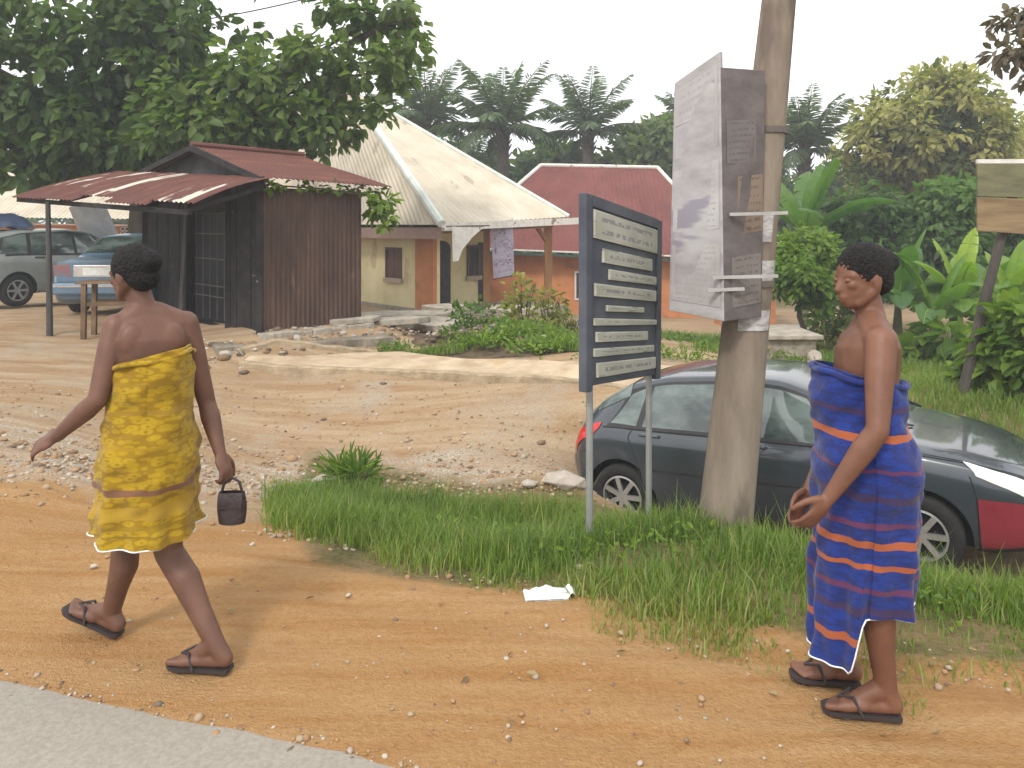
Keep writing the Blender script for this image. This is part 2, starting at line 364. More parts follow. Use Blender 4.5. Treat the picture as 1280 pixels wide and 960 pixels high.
for i in range(NK):
    o_, q = i * 9, (i + 1) * 9
    for j in range(6): Fc.append((o_ + j, q + j, q + j + 1, o_ + j + 1))
    Fc.append((o_ + 7, q + 7, q, o_)); Fc.append((o_ + 6, q + 6, q + 8, o_ + 8))
db.add(V, Fc); tag(db.build("driveway", M_CONC), kind="structure")
kb = MB(); V = []
for i in range(NK + 1):
    d = (A[min(i + 1, NK)] - A[max(i - 1, 0)]).normalized(); n = Vector((d.y, -d.x)); jz = .008 * math.sin(i * 1.7) + .006 * math.sin(i * .7)
    zb = AZ[i]; jz *= .5
    for off, z in ((.06, -.3), (.058 + .005 * math.sin(i * 2.3), .065 + jz), (.045, .08 + jz), (-.05, .08 + jz), (-.065, .07 + jz), (-.067, -.3)):
        V.append((A[i].x + n.x * off, A[i].y + n.y * off, zb + z))
kb.add(V, [(i * 6 + k, (i + 1) * 6 + k, (i + 1) * 6 + k + 1, i * 6 + k + 1) for i in range(NK) for k in range(5)] + [tuple(range(6)), tuple(NK * 6 + k for k in range(5, -1, -1))])
tag(kb.build("kerb", M_KERB), kind="structure")
# second low kerb: lip of the drain in front of the kiosk
for pts, nm in (([gp(300, 10.5), gp(352, 10.85), (gp(420, 11.1)), gp(470, 11.35), gp(486, 11.5)], "drain_kerb"),):
    C = lerp_path(pts, 30); q = MB(); V = []
    for i in range(31):
        d = (C[min(i + 1, 30)] - C[max(i - 1, 0)]).normalized(); n = Vector((d.y, -d.x)); zb = G(C[i].x, C[i].y); jz = .01 * math.sin(i * 1.3)
        for off, z in ((.09, -.3), (.085, .03 + jz), (.05, .05 + jz), (-.08, .045 + jz), (-.1, -.3)): V.append((C[i].x + n.x * off, C[i].y + n.y * off, zb + z))
    q.add(V, [(i * 5 + k, (i + 1) * 5 + k, (i + 1) * 5 + k + 1, i * 5 + k + 1) for i in range(30) for k in range(4)] + [tuple(range(5)), tuple(150 + k for k in range(4, -1, -1))])
    tag(q.build(nm, M_KERB), kind="structure")
# long raised concrete step running from the kiosk towards the house (mottled dark all over)
M_STEP = noisy("mottled_step", (.13, .11, .085), (.34, .29, .22), 3.5, .93, .6, 22, spec=.2, lo=.3, hi=.7)
st = MB(); C = lerp_path([gp(270, 10.35), gp(345, 10.75), gp(420, 11.2), gp(492, 11.75)], 40); V = []
for i in range(41):
    d = (C[min(i + 1, 40)] - C[max(i - 1, 0)]).normalized(); n = Vector((d.y, -d.x)); zt = .015 + .10 * (1 - i / 40) * .2 + .012 * math.sin(i * .9)
    zt = (CH - (434 - 13 * i / 40 - HY) / F * C[i].y)
    for off, z in ((.0, zt - .6), (.0 + .02 * math.sin(i * 1.1), zt - .01), (-.03, zt), (-.42, zt + .01), (-.45, zt - .5)): V.append((C[i].x + n.x * off, C[i].y + n.y * off, z))
st.add(V, [(i * 5 + k, (i + 1) * 5 + k, (i + 1) * 5 + k + 1, i * 5 + k + 1) for i in range(40) for k in range(4)] + [tuple(range(5)), tuple(200 + k for k in range(4, -1, -1))])
tag(st.build("stone_step", M_STEP), kind="structure")

# ------------------------------------------------------------------ pebbles and gravel: nobody could count them
def ico():
    p = (1 + 5 ** .5) / 2; v = np.array([(-1, p, 0), (1, p, 0), (-1, -p, 0), (1, -p, 0), (0, -1, p), (0, 1, p), (0, -1, -p), (0, 1, -p), (p, 0, -1), (p, 0, 1), (-p, 0, -1), (-p, 0, 1)]) / (1 + p * p) ** .5
    f = np.array([(0, 11, 5), (0, 5, 1), (0, 1, 7), (0, 7, 10), (0, 10, 11), (1, 5, 9), (5, 11, 4), (11, 10, 2), (10, 7, 6), (7, 1, 8), (3, 9, 4), (3, 4, 2), (3, 2, 6), (3, 6, 8), (3, 8, 9), (4, 9, 5), (2, 4, 11), (6, 2, 10), (8, 6, 7), (9, 8, 1)]); return v, f
def stones(name, P, size, mat, parent=None, flat=.6):
    v, f = ico(); n = len(P)
    ang = RNG.uniform(0, 6.28, n); sc_ = size[:, None] * RNG.uniform(.7, 1.3, (n, 3)); sc_[:, 2] *= flat
    vv = v[None] * (1 + RNG.uniform(-.22, .22, (n, 12, 1))) * sc_[:, None, :]
    c, s_ = np.cos(ang)[:, None], np.sin(ang)[:, None]
    x = vv[..., 0] * c - vv[..., 1] * s_; y = vv[..., 0] * s_ + vv[..., 1] * c
    Q = np.stack([x, y, vv[..., 2]], -1) + P[:, None, :]
    ff = f[None] + (np.arange(n) * 12)[:, None, None]
    return fast_mesh(name, Q.reshape(-1, 3), ff.reshape(-1, 3), mat, parent, tint=np.repeat(RNG.uniform(0, 1, n), 20))
M_PEB = leafmat("pebble_stone", [(.15, .12, .09), (.36, .21, .10), (.33, .27, .20), (.46, .39, .31)], trans=0.0, rough=.95, spec=.15)
def scatter(n, pts, spread):
    k = RNG.integers(0, len(pts) - 1, n); u = RNG.uniform(0, 1, n)
    A_ = np.array(pts)[k]; B_ = np.array(pts)[k + 1]; p = A_ + (B_ - A_) * u[:, None] + RNG.normal(0, spread, (n, 2)); return p
gutter = [(-9, 7.0), gp(0, 5.7), gp(100, 5.9), gp(250, 6.5), gp(330, 6.7), gp(560, 7.05), gp(700, 7.0)]
p = np.vstack([scatter(3200, gutter, .45), scatter(700, [(-6, 5), gp(120, 8), gp(420, 8.6), gp(700, 8)], .6), scatter(420, [gp(300, 4.7), gp(500, 4.2), gp(650, 3.75), gp(1000, 3.15), gp(1280, 2.85)], .16), scatter(260, [gp(0, 3.3), gp(640, 2.9), gp(1000, 2.7)], .35)])
p = p[sdist(p[:, 0], p[:, 1]) > .15]; p = np.vstack([p, scatter(900, [(-6, 4.11), (4, 1.12)], .035)])
sz = np.abs(RNG.normal(0, .010, len(p))) + .005; sz = np.where(RNG.uniform(0, 1, len(p)) < .04, sz * 2.0, sz); sz = np.where(sdist(p[:, 0], p[:, 1]) < 1.5, sz * .5, sz)
gr = stones("gravel", np.c_[p, gz(p[:, 0], p[:, 1]) + sz * .12], sz, M_PEB)
tag(gr, "loose grey and tan stones strewn along the eroded gutter across the lot", "gravel", kind="stuff")
# rubble around the kiosk base and the heap
p = np.vstack([scatter(130, [gp(330, 10.8), gp(400, 11.4), gp(480, 12), gp(560, 14)], .25), scatter(420, [gp(560, 12.5), gp(640, 12.5), gp(715, 11.5)], .55), scatter(150, [gp(560, 17), gp(620, 19)], .5), scatter(70, [gp(230, 10.6), gp(330, 10.3)], .25)])
sz = np.abs(RNG.normal(0, .03, len(p))) + .015
M_RUB = leafmat("rubble_stone", [(.10, .08, .06), (.22, .15, .09), (.30, .26, .20), (.46, .42, .36)], trans=0.0, rough=.95, spec=.15)
rz_ = gz(p[:, 0], p[:, 1])
def moundz(x, y):
    return .36 * np.exp(-(((x - .05) / 1.0) ** 2 + ((y - 12.2) / 1.3) ** 2)) + .10 * np.exp(-(((x + .8) / .7) ** 2 + ((y - 12.6) / .9) ** 2))
tag(stones("rubble", np.c_[p, rz_ + moundz(p[:, 0], p[:, 1]) + sz * .15], sz, M_RUB), "broken stones and rubble lying around the kiosk foot and the weedy heap", "rubble", kind="stuff")
# earth heap
hb = MB()
def hf(u, v):
    x = -3.2 + 5.2 * u; y = 9.9 + 5.4 * v; k = moundz(x, y)
    return (x, y, G(x, y) - .05 + float(k) + (.03 * math.sin(x * 7 + y * 3) + .03 * math.sin(y * 9 - x * 4)) * min(1, float(k) * 6))
hb.grid(hf, 50, 50)
M_HEAP = noisy("dark_earth", (.06, .045, .03), (.17, .12, .075), 6, .95, .8, 25, spec=.15)
tag(hb.build("earth_mound", M_HEAP, smooth=True), kind="structure")

# flat broken concrete pieces (each can be lifted away)
def slab_piece(cx, cy, z, sx, sy, t, rz, tilt, mat, label, seed):
    rr = random.Random(seed); k = 7; pts = []
    for i in range(k):
        a = 2 * math.pi * i / k + rr.uniform(-.2, .2); q = rr.uniform(.8, 1.1); pts.append(Vector((math.cos(a) * sx * q, math.sin(a) * sy * q, t)))
    o = MB().slab(pts, t).build("concrete_slab", mat, bevel=.012)
    o.location = (cx, cy, z); o.rotation_euler = (tilt, tilt * .5, rz); return tag(o, label, "slab", "broken concrete slabs by the kiosk")
SL = [((500, 394), 15.5, 1.25, .55, .10, .3, 0, "wide pale concrete slab lying flat before the yellow house wall"),
      ((548, 405), 13.6, .95, .50, .12, -.2, .06, "tilted pale slab at the left end of the weedy heap"),
      ((440, 404), 12.2, .50, .28, .08, .6, .03, "small slab wedged against the kiosk's far bottom corner"),
      ((478, 409), 12.8, .85, .40, .10, .2, -.04, "grey slab just right of the kiosk on the dark step"),
      ((560, 385), 17.0, .60, .5, .12, .1, .02, "slab below the dark arched door of the yellow house"),
      ((635, 388), 17.5, .6, .45, .14, -.3, .05, "slab at the foot of the porch's middle post"),
      ((660, 380), 18.5, .7, .5, .12, .4, .0, "slab behind the yellow leaved shrub under the porch")]
for i, (pp, Y, sx, sy, th, rz, tl, lab) in enumerate(SL):
    q = W(pp[0], pp[1], Y); slab_piece(q.x, q.y, max(min(q.z - th * .5, G(q.x, q.y) + .25), G(q.x, q.y) + moundz(q.x, q.y) - .02), sx, sy, th, rz, tl, M_GREYC, lab, i)
# pale stones by the rear of the dark car
M_PALE = noisy("pale_block", (.34, .29, .24), (.48, .42, .36), 6, .9, .4, 30)
for i, (px, py, Y, s_, lab) in enumerate((((706), 594, 6.75, .17, "pale broken block lying behind the dark car's tail"), (660, 601, 6.7, .08, "smaller pale stone left of the block behind the car"), (405, 598, 6.75, .13, "flat pale stone in the gutter left of the grass tuft"))):
    q = W(px, py, Y); v, f = ico(); rr = random.Random(i + 40)
    o = MB().add([(a * s_ * rr.uniform(.9, 1.5), b_ * s_ * rr.uniform(.6, .9), c_ * s_ * .5) for a, b_, c_ in v], [tuple(x) for x in f]).build("stone", M_PALE, bevel=.01)
    o.location = (q.x, q.y, G(q.x, q.y) + s_ * .25); o.rotation_euler = (0, .15, .4 * i); tag(o, lab, "stone")
# crumpled white packet at the grass edge
q = W(682, 747, 3.55); o = thing("litter_packet", (q.x, q.y, G(q.x, q.y)), "crumpled white packet dropped on the bare earth below the grass", "litter", rz=.1)
M_WH = noisy("white_paper", (.62, .64, .66), (.82, .83, .85), 30, .6, .3, 60)
pk = MB(); pk.grid(lambda u, v: ((u - .5) * .20, (v - .5) * .10, .012 + .035 * math.sin(math.pi * u) * math.sin(math.pi * v) + .008 * math.sin(u * 19 + v * 7) * math.sin(v * 13)), 16, 10)
pk.grid(lambda u, v: ((u - .5) * .20, (.5 - v) * .10, .006), 2, 2)
pk.build("wrapper", M_WH, o)
tp = MB(); tp.grid(lambda u, v: (.10 + .035 * u, (v - .5) * .10 * (1 - .3 * u), .012 + .02 * math.sin(u * 3) + .004 * math.sin(v * 20)), 6, 8); tp.build("torn_flap", M_WH, o)
# ------------------------------------------------------------------ kiosk: brown sheet-metal shop with a rusty roof and awning
def rustmat(name, c1, c2, peel, dirv, thr=.60, across=1.7, along=.35):
    """painted zinc sheet: paint mottled by rust; bare pale strips run along the corrugation (dirv: direction in plan)"""
    m, t, b = new_mat(name); L = t.links.new
    tc = t.nodes.new("ShaderNodeTexCoord"); rot = -math.atan2(dirv[1], dirv[0])
    def nz(scale, st, det=6, off=0):
        mp = t.nodes.new("ShaderNodeMapping"); L(tc.outputs['Object'], mp.inputs['Vector']); mp.vector_type = 'POINT'
        mp.inputs['Rotation'].default_value = (0, 0, rot); mp.inputs['Location'].default_value = (off, off, 0)
        m2 = t.nodes.new("ShaderNodeMapping"); L(mp.outputs[0], m2.inputs['Vector']); m2.inputs['Scale'].default_value = st
        n = t.nodes.new("ShaderNodeTexNoise"); n.inputs['Scale'].default_value = scale; n.inputs['Detail'].default_value = det; n.inputs['Roughness'].default_value = .6; L(m2.outputs[0], n.inputs['Vector']); return n.outputs['Fac']
    r = t.nodes.new("ShaderNodeValToRGB"); e = r.color_ramp.elements; e[0].position = .3; e[0].color = (*c1, 1); e[1].position = .7; e[1].color = (*c2, 1)
    L(nz(5, (.4, 2, 1)), r.inputs['Fac'])
    col = r.outputs['Color']
    r3 = t.nodes.new("ShaderNodeValToRGB"); r3.color_ramp.elements[0].position = .56; r3.color_ramp.elements[1].position = .68
    L(nz(2.2, (.5, 2.2, 1), 6, 4.0), r3.inputs['Fac'])
    mx = t.nodes.new("ShaderNodeMixRGB"); L(r3.outputs['Color'], mx.inputs['Fac']); L(col, mx.inputs['Color1']); mx.inputs['Color2'].default_value = (.20, .075, .035, 1); col = mx.outputs['Color']
    if peel:
        r2 = t.nodes.new("ShaderNodeValToRGB"); r2.color_ramp.elements[0].position = thr; r2.color_ramp.elements[1].position = thr + .03
        L(nz(1.0, (along, across, 1), 5, 9.3), r2.inputs['Fac'])
        mx = t.nodes.new("ShaderNodeMixRGB"); L(r2.outputs['Color'], mx.inputs['Fac']); L(col, mx.inputs['Color1']); mx.inputs['Color2'].default_value = (*peel, 1); col = mx.outputs['Color']
    L(col, b.inputs['Base Color']); b.inputs['Roughness'].default_value = .72; b.inputs['Specular IOR Level'].default_value = .3
    return m
K0 = Vector((-3.62, 11.0, 0)); RD = Vector((.675, .738, 0)); FD = Vector((-.738, .675, 0))
KZ0, KZ1 = .16, 2.30
def KP(a, b, z): return Vector((K0.x, K0.y, z)) + FD * a + RD * b            # a: along the front, b: into depth
M_RUSTROOF = rustmat("rust_red_roof_sheet", (.085, .032, .025), (.135, .052, .038), None, RD)
M_AWN = rustmat("peeling_awning_sheet", (.080, .031, .025), (.135, .052, .040), (.52, .47, .40), RD, .56, 2.1, .25)
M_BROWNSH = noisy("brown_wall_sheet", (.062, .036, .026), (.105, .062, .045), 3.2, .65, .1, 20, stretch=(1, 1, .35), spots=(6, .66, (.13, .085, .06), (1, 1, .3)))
M_DARKWOOD = noisy("dark_timber", (.010, .009, .009), (.030, .026, .023), 6, .8, .4, 30, spots=(5.0, .69, (.16, .15, .13), (1, 1, 2.2)))  # near-black timber with pale flecks
M_GAPDARK = noisy("unlit_doorway_black", (.004, .005, .007), (.012, .013, .016), 5, .55, .1)  # near-black colour for the shade inside the kiosk doorway
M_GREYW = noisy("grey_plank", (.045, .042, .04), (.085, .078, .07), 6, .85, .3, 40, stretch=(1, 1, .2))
M_BAR = plain("rusty_bar", (.10, .085, .07), .6)
kio = thing("kiosk", KP(2, .9, KZ0), "brown corrugated metal kiosk with rusty red roof and peeling awning", "kiosk"); ko = kio.location.copy()
# right wall in ribbed brown sheet
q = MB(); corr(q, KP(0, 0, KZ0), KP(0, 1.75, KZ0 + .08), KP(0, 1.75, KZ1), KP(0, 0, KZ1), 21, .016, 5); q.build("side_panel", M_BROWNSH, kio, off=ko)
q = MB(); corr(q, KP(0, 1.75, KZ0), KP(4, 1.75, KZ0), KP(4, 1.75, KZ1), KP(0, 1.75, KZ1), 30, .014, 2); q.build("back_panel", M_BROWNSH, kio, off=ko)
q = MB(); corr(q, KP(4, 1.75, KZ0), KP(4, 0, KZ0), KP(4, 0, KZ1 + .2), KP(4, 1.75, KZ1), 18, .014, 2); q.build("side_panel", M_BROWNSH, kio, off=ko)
q = MB(); q.slab([KP(0, 0, KZ0 + .03), KP(0, 1.75, KZ0 + .03), KP(4, 1.75, KZ0 + .03), KP(4, 0, KZ0 + .03)], .2); q.build("floor", M_DARKWOOD, kio, off=ko)
# front wall: two plank panels with the door gap between
def planks(a0, a1, n):
    q = MB()
    for i in range(n):
        x0, x1 = a0 + (a1 - a0) * i / n, a0 + (a1 - a0) * (i + 1) / n - .012
        q.slab([KP(x0, -.02 - .008 * (i % 2), KZ0), KP(x0, -.02 - .008 * (i % 2), KZ1 + .15), KP(x1, -.02 - .008 * (i % 2), KZ1 + .15), KP(x1, -.02 - .008 * (i % 2), KZ0)], .03)
    return q
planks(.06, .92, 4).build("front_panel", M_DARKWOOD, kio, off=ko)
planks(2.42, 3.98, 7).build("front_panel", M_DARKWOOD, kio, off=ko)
q = MB(); q.slab([KP(.92, -.02, KZ1 - .32), KP(.92, -.02, KZ1 + .2), KP(2.42, -.02, KZ1 + .2), KP(2.42, -.02, KZ1 - .32)], .03); q.build("lintel", M_DARKWOOD, kio, off=ko)
for a in (.0, .93, 4.0):
    q = MB(); q.beam(KP(a, -.03, KZ0 - .1), KP(a, -.03, KZ1 + .15), .09, .09); q.build("post", M_DARKWOOD, kio, off=ko, bevel=.008)
dr = MB(); dr.slab([KP(.95, .10, KZ0 + .05), KP(.95, .10, KZ1 - .3), KP(2.25, .10, KZ1 - .3), KP(2.25, .10, KZ0 + .05)], .03); door = dr.build("door", M_GAPDARK, kio, off=ko)  # dark panel across the gap, painted as the unlit interior behind the bars
gb = MB()
for z in (.45, .62, 1.05, 1.45, 1.78): gb.tube([KP(.97, .055, KZ0 + z), KP(2.25, .055, KZ0 + z + .015)], .011, 6)
for a in np.linspace(1.0, 2.2, 6): gb.tube([KP(a, .06, KZ0 + .1), KP(a, .06, KZ1 - .32)], .008, 6)
gb.build("grille", M_BAR, door, off=ko)
q = MB(); q.beam(KP(2.12, -.25, KZ0 - .02), KP(2.32, -.04, KZ1 - .1), .13, .03, (.7, .7, 0)); q.build("leaning_plank", M_GREYW, kio, off=ko, bevel=.004)
lt = MB(); lt.box(KP(.12, -.06, 1.02), (.05, .03, .03)); lt.build("latch", M_BAR, kio, off=ko)
# roof: two slopes, ridge running into depth over the middle of the front
ZE, ZR, ZL = 2.43, 3.05, 2.74
RF = dict(r0=KP(2.0, -.12, ZR), r1=KP(2.0, 1.95, ZR - .02), e0=KP(-.26, -.15, ZE), e1=KP(-.30, 2.15, ZE - .05), l0=KP(4.05, -.12, ZL), l1=KP(4.05, 2.1, ZL))
q = MB(); corr(q, RF['e0'], RF['e1'], RF['r1'], RF['r0'], 26, .014, 8, fn=lambda u, v: Vector((0, 0, .02 * math.sin(v * 5) - .03 * math.sin(math.pi * v)))); q.build("roof_sheet", M_RUSTROOF, kio, off=ko)
q = MB(); corr(q, RF['r0'], RF['r1'], RF['l1'], RF['l0'], 26, .014, 4); q.build("roof_sheet", M_RUSTROOF, kio, off=ko)
q = MB(); q.tube([RF['r0'] + Vector((0, 0, .01)), RF['r1'] + Vector((0, 0, .01))], .05, 8); q.build("ridge_cap", M_RUSTROOF, kio, off=ko)
M_GABLE = noisy("grey_gable_board", (.030, .030, .032), (.058, .056, .056), 5, .85, .2, 30)
q = MB(); q.slab([KP(.1, .1, KZ1 + .1), KP(0, .1, ZE - .02), KP(2.0, .1, ZR - .05), KP(3.98, .1, ZL - .04), KP(3.98, .1, KZ1 + .1)], .04); q.build("gable_board", M_GABLE, kio, off=ko)
for p0, p1 in (('r0', 'e0'), ('r0', 'l0')):
    q = MB(); q.beam(RF[p0] + Vector((0, 0, -.05)), RF[p1] + Vector((0, 0, -.05)), .05, .09); q.build("barge_board", M_DARKWOOD, kio, off=ko)
# awning: four overlapping sheets that droop forward and outward
IL, OL, OR_, IR = W(150, 214, 13.75), W(14, 244, 12.4), W(236, 259, 9.94), W(336, 226, 10.75)
for i in range(5):
    u0, u1 = i / 5, (i + 1) / 5 + .02
    a0, a1 = IL.lerp(IR, u0), IL.lerp(IR, u1); b0, b1 = OL.lerp(OR_, u0), OL.lerp(OR_, u1)
    dz = Vector((0, 0, .012 * i)); jag = Vector((0, 0, -.03 + .06 * ((i * 37) % 5) / 5)); ext = (b0 - a0) * (.06 * math.sin(i * 2.4))
    q = MB(); corr(q, b0 + dz + jag + ext, b1 + dz + jag + ext, a1 + dz, a0 + dz, 10, .012, 8, fn=lambda u, v: Vector((0, 0, .05 * math.sin(math.pi * v)))); q.build("awning_sheet", M_AWN, kio, off=ko)
q = MB(); q.beam(OL + Vector((.05, .1, -.07)), OR_ + Vector((-.02, .08, -.07)), .05, .07); q.build("awning_beam", M_DARKWOOD, kio, off=ko)
for u in (.3, .75, .98):
    q = MB(); q.beam(OL.lerp(OR_, u) + Vector((0, .08, -.06)), IL.lerp(IR, u) + Vector((0, 0, -.08)), .04, .06); q.build("rafter", M_DARKWOOD, kio, off=ko)
pb = OL.lerp(OR_, .245); gx_, gy_ = pb.x + .12, pb.y - .15
q = MB(); q.tube([(gx_, gy_, G(gx_, gy_) - .1), ((gx_ + pb.x) / 2 + .02, gy_ + .05, 1.2), (pb.x, pb.y, pb.z - .06)], [.05, .042, .036], 8); q.build("prop_pole", M_GREYW, kio, off=ko)
# crumbling concrete footing under the right wall
q = MB()
for i in range(12):
    b0 = -.1 + i * .16; rr = random.Random(i); q.box(KP(-.10 - rr.uniform(0, .05), b0 + .08, KZ0 - .10 + rr.uniform(-.015, .02)), (.22 + rr.uniform(0, .06), .17, .26), Matrix.Rotation(math.atan2(RD.y, RD.x) + rr.uniform(-.1, .1) - R(90), 3, 'Z'))
q.build("footing", M_GREYC, kio, off=ko, bevel=.02)
# creeping leaves over the eave are grown in the plants section

# ------------------------------------------------------------------ wooden table at the kiosk
tb = W(140, 352, 11.6); tg = G(tb.x, tb.y); to_ = thing("table", (tb.x, tb.y, tg), "rough wooden table standing before the blue car under the awning", "table", rz=.15)
M_WOODT = noisy("weathered_wood", (.10, .062, .035), (.20, .13, .075), 5, .85, .3, 40, stretch=(.3, 2, 1))
th = tb.z - tg
q = MB()
for i in range(4): q.box((0, -.2 + i * .135, th), (.86, .125, .035))
q.build("tabletop", M_WOODT, to_, bevel=.004)
for sx in (-.33, .30):
    for sy in (-.2, .2):
        q = MB(); q.beam((sx, sy, -.03), (sx * .97, sy, th - .018), .07, .07); q.build("leg", M_WOODT, to_, bevel=.005)
q = MB(); q.beam((-.33, -.2, th * .62), (.3, -.2, th * .62), .02, .06); q.beam((-.33, .2, th * .62), (.3, .2, th * .62), .02, .06); q.build("rail", M_WOODT, to_)

# ------------------------------------------------------------------ generic hip-roofed house helpers
def roofmat(name, c1, c2, lines=None):
    return noisy(name, c1, c2, 1.6, .6, .05, 30, spots=(2.2, .66, tuple(v * .8 for v in c1), (1, 1, 1)), spec=.3)
M_BEIGE = noisy("cream_roof_sheet", (.46, .395, .30), (.58, .515, .41), 1.2, .6, 0, spots=(2.0, .64, (.36, .30, .225), (1, 1, .4)))
M_CAP = noisy("pale_hip_flashing", (.50, .55, .50), (.66, .69, .64), 3, .5)
M_YELW = noisy("yellow_wash_wall", (.66, .57, .31), (.78, .69, .42), 1.5, .9, .08, 40, spots=(1.3, .63, (.56, .45, .26), (1, 1, .5)))
M_TERR = noisy("orange_wash_wall", (.44, .175, .07), (.56, .24, .10), 2.0, .9, .08, 40, spots=(1.4, .63, (.36, .15, .07), (1, 1, 1)))
M_PILL = noisy("ochre_wood_post", (.30, .15, .06), (.42, .22, .09), 4, .85, .15, 30, stretch=(1, 1, .3))
M_PINK = noisy("dull_pink_fascia", (.26, .17, .135), (.34, .23, .19), 4, .85)
M_SILL = plain("sill_plaster", (.42, .35, .26), .9)
M_DKDOORGAP = noisy("dark_door_and_opening", (.022, .017, .02), (.05, .038, .04), 5, .6)  # dark doors, also the painted shade of the porch's side opening
M_GLASS = noisy("dark_window", (.02, .02, .02), (.05, .045, .04), 4, .15, spec=.5)
M_WFRAME = plain("brown_window_frame", (.10, .055, .04), .7)
M_WHITEF = noisy("flaking_white_board", (.55, .52, .47), (.72, .69, .64), 5, .8, spots=(5, .62, (.28, .22, .17), (1, 1, 1)))

HK = Vector((-1.667, 18.0, 0)); HR = Vector((.73, .685, 0)).normalized(); HL = Vector((-HR.y, HR.x, 0))
def HP(a, b, z): return Vector((HK.x, HK.y, z)) + HR * a + HL * b
hb_z = -.42
hs_ = thing("yellow_house", HP(2, 4, hb_z), "pale yellow house with steep cream hip roof and open corner porch", "house"); ho = hs_.location.copy()
Kc = W(552, 281, 18.0); Mc = W(711, 271, 21.4); Ap = W(436, 110, 23.6); Lc = Kc + HL * 10 + Vector((0, 0, .05)); Nc = Mc + HL * 10; Ap2 = Ap + HL * 4.2
roof = MB()
def tri_sheet(mb, base0, base1, top0, top1, waves, amp=.012, courses=()):
    b0, b1, t0, t1 = map(Vector, (base0, base1, top0, top1)); n = (b1 - b0).cross(t0 - b0).normalized(); N = int(waves * 6); NV = 24; L_ = (b1 - b0).length
    ax = (b1 - b0).normalized()
    def f(u, v):
        p = (b0 * (1 - u) + b1 * u) * (1 - v) + (t0 * (1 - u) + t1 * u) * v
        s = (p - b0).dot(ax)                                    # ridges stay parallel down the slope
        lift = sum(.03 * max(0, 1 - abs(v - c) * 22) if v <= c else 0 for c in courses)
        return p + n * (amp * math.sin(2 * math.pi * s / L_ * waves) + lift - .004 * math.sin(u * 23) * math.sin(v * 17))
    return mb.grid(f, N, NV)
q = MB(); tri_sheet(q, Kc, Mc, Ap + HR * .02, Ap + HR * .10, 26, .014, (.36, .70)); rs1 = q.build("roof", M_BEIGE, hs_, off=ho)
q = MB(); tri_sheet(q, Lc, Kc, Ap2, Ap, 52, .014, (.36, .70)); q.build("roof", M_BEIGE, hs_, off=ho)
q = MB(); tri_sheet(q, Mc, Nc, Ap, Ap2, 40, .014); q.build("roof", M_BEIGE, hs_, off=ho)
q = MB(); tri_sheet(q, Nc, Lc, Ap2 + HR * .1, Ap2, 20, .014); q.build("roof", M_BEIGE, hs_, off=ho)
for a, b_, w_ in ((Kc, Ap, .11), (Mc, Ap, .06), (Ap, Ap2, .09)):
    q = MB(); q.tube([a + Vector((0, 0, .02)), (a + b_) / 2 + Vector((0, 0, .02)), b_ + Vector((0, 0, .02))], w_, 8); q.build("hip_cap", M_CAP, hs_, off=ho)
# ceiling under the eaves, fascia boards
ez = 1.70
q = MB(); q.slab([HP(.08, .08, ez), HP(.08, 9.9, ez), HP(4.85, 9.9, ez + .12), HP(4.85, .08, ez + .12)], .03); q.build("soffit", M_PINK, hs_, off=ho)
q = MB(); q.slab([HP(.10, .10, ez - .26), HP(.10, 9.9, ez - .26), HP(.10, 9.9, ez + .02), HP(.10, .10, ez + .02)], .04); q.build("fascia", M_PINK, hs_, off=ho)
q = MB(); q.slab([HP(.02, .04, ez - .06), HP(.02, .04, ez + .12), HP(4.85, .04, ez + .30), HP(4.85, .04, ez + .12)], .04); q.build("fascia", M_WHITEF, hs_, off=ho)
# walls
q = MB(); q.slab([HP(.55, 1.03, hb_z - .5), HP(.55, 1.03, ez), HP(.55, 9.6, ez), HP(.55, 9.6, hb_z - .5)], .2); wl = q.build("wall", M_YELW, hs_, off=ho)
q = MB(); q.slab([HP(.77, 2.2, hb_z - .5), HP(3.3, 2.2, hb_z - .5), HP(3.3, 2.2, ez + .1), HP(.77, 2.2, ez + .1)][::1], .2); q.build("wall", M_YELW, hs_, off=ho)
q = MB(); q.slab([HP(3.3, 2.42, hb_z - .5), HP(3.3, 9.6, hb_z - .5), HP(3.3, 9.6, ez + .1), HP(3.3, 2.42, ez + .1)], .2); q.build("wall", M_TERR, hs_, off=ho)
q = MB(); q.slab([HP(.77, 9.4, hb_z - .5), HP(3.1, 9.4, hb_z - .5), HP(3.1, 9.4, ez), HP(.77, 9.4, ez)], .2); q.build("wall", M_YELW, hs_, off=ho)
q = MB(); q.slab([HP(.35, .35, hb_z + .02), HP(4.7, .35, hb_z - .05), HP(4.7, 2.25, hb_z - .05), HP(.35, 2.25, hb_z + .02)], .5); q.build("porch_floor", M_GREYC, hs_, off=ho)
q = MB(); q.slab([HP(.40, .9, hb_z - .5), HP(.40, .9, hb_z + .05), HP(.40, 9.6, hb_z + .05), HP(.40, 9.6, hb_z - .5)], .14); q.build("plinth", M_GREYC, hs_, off=ho)
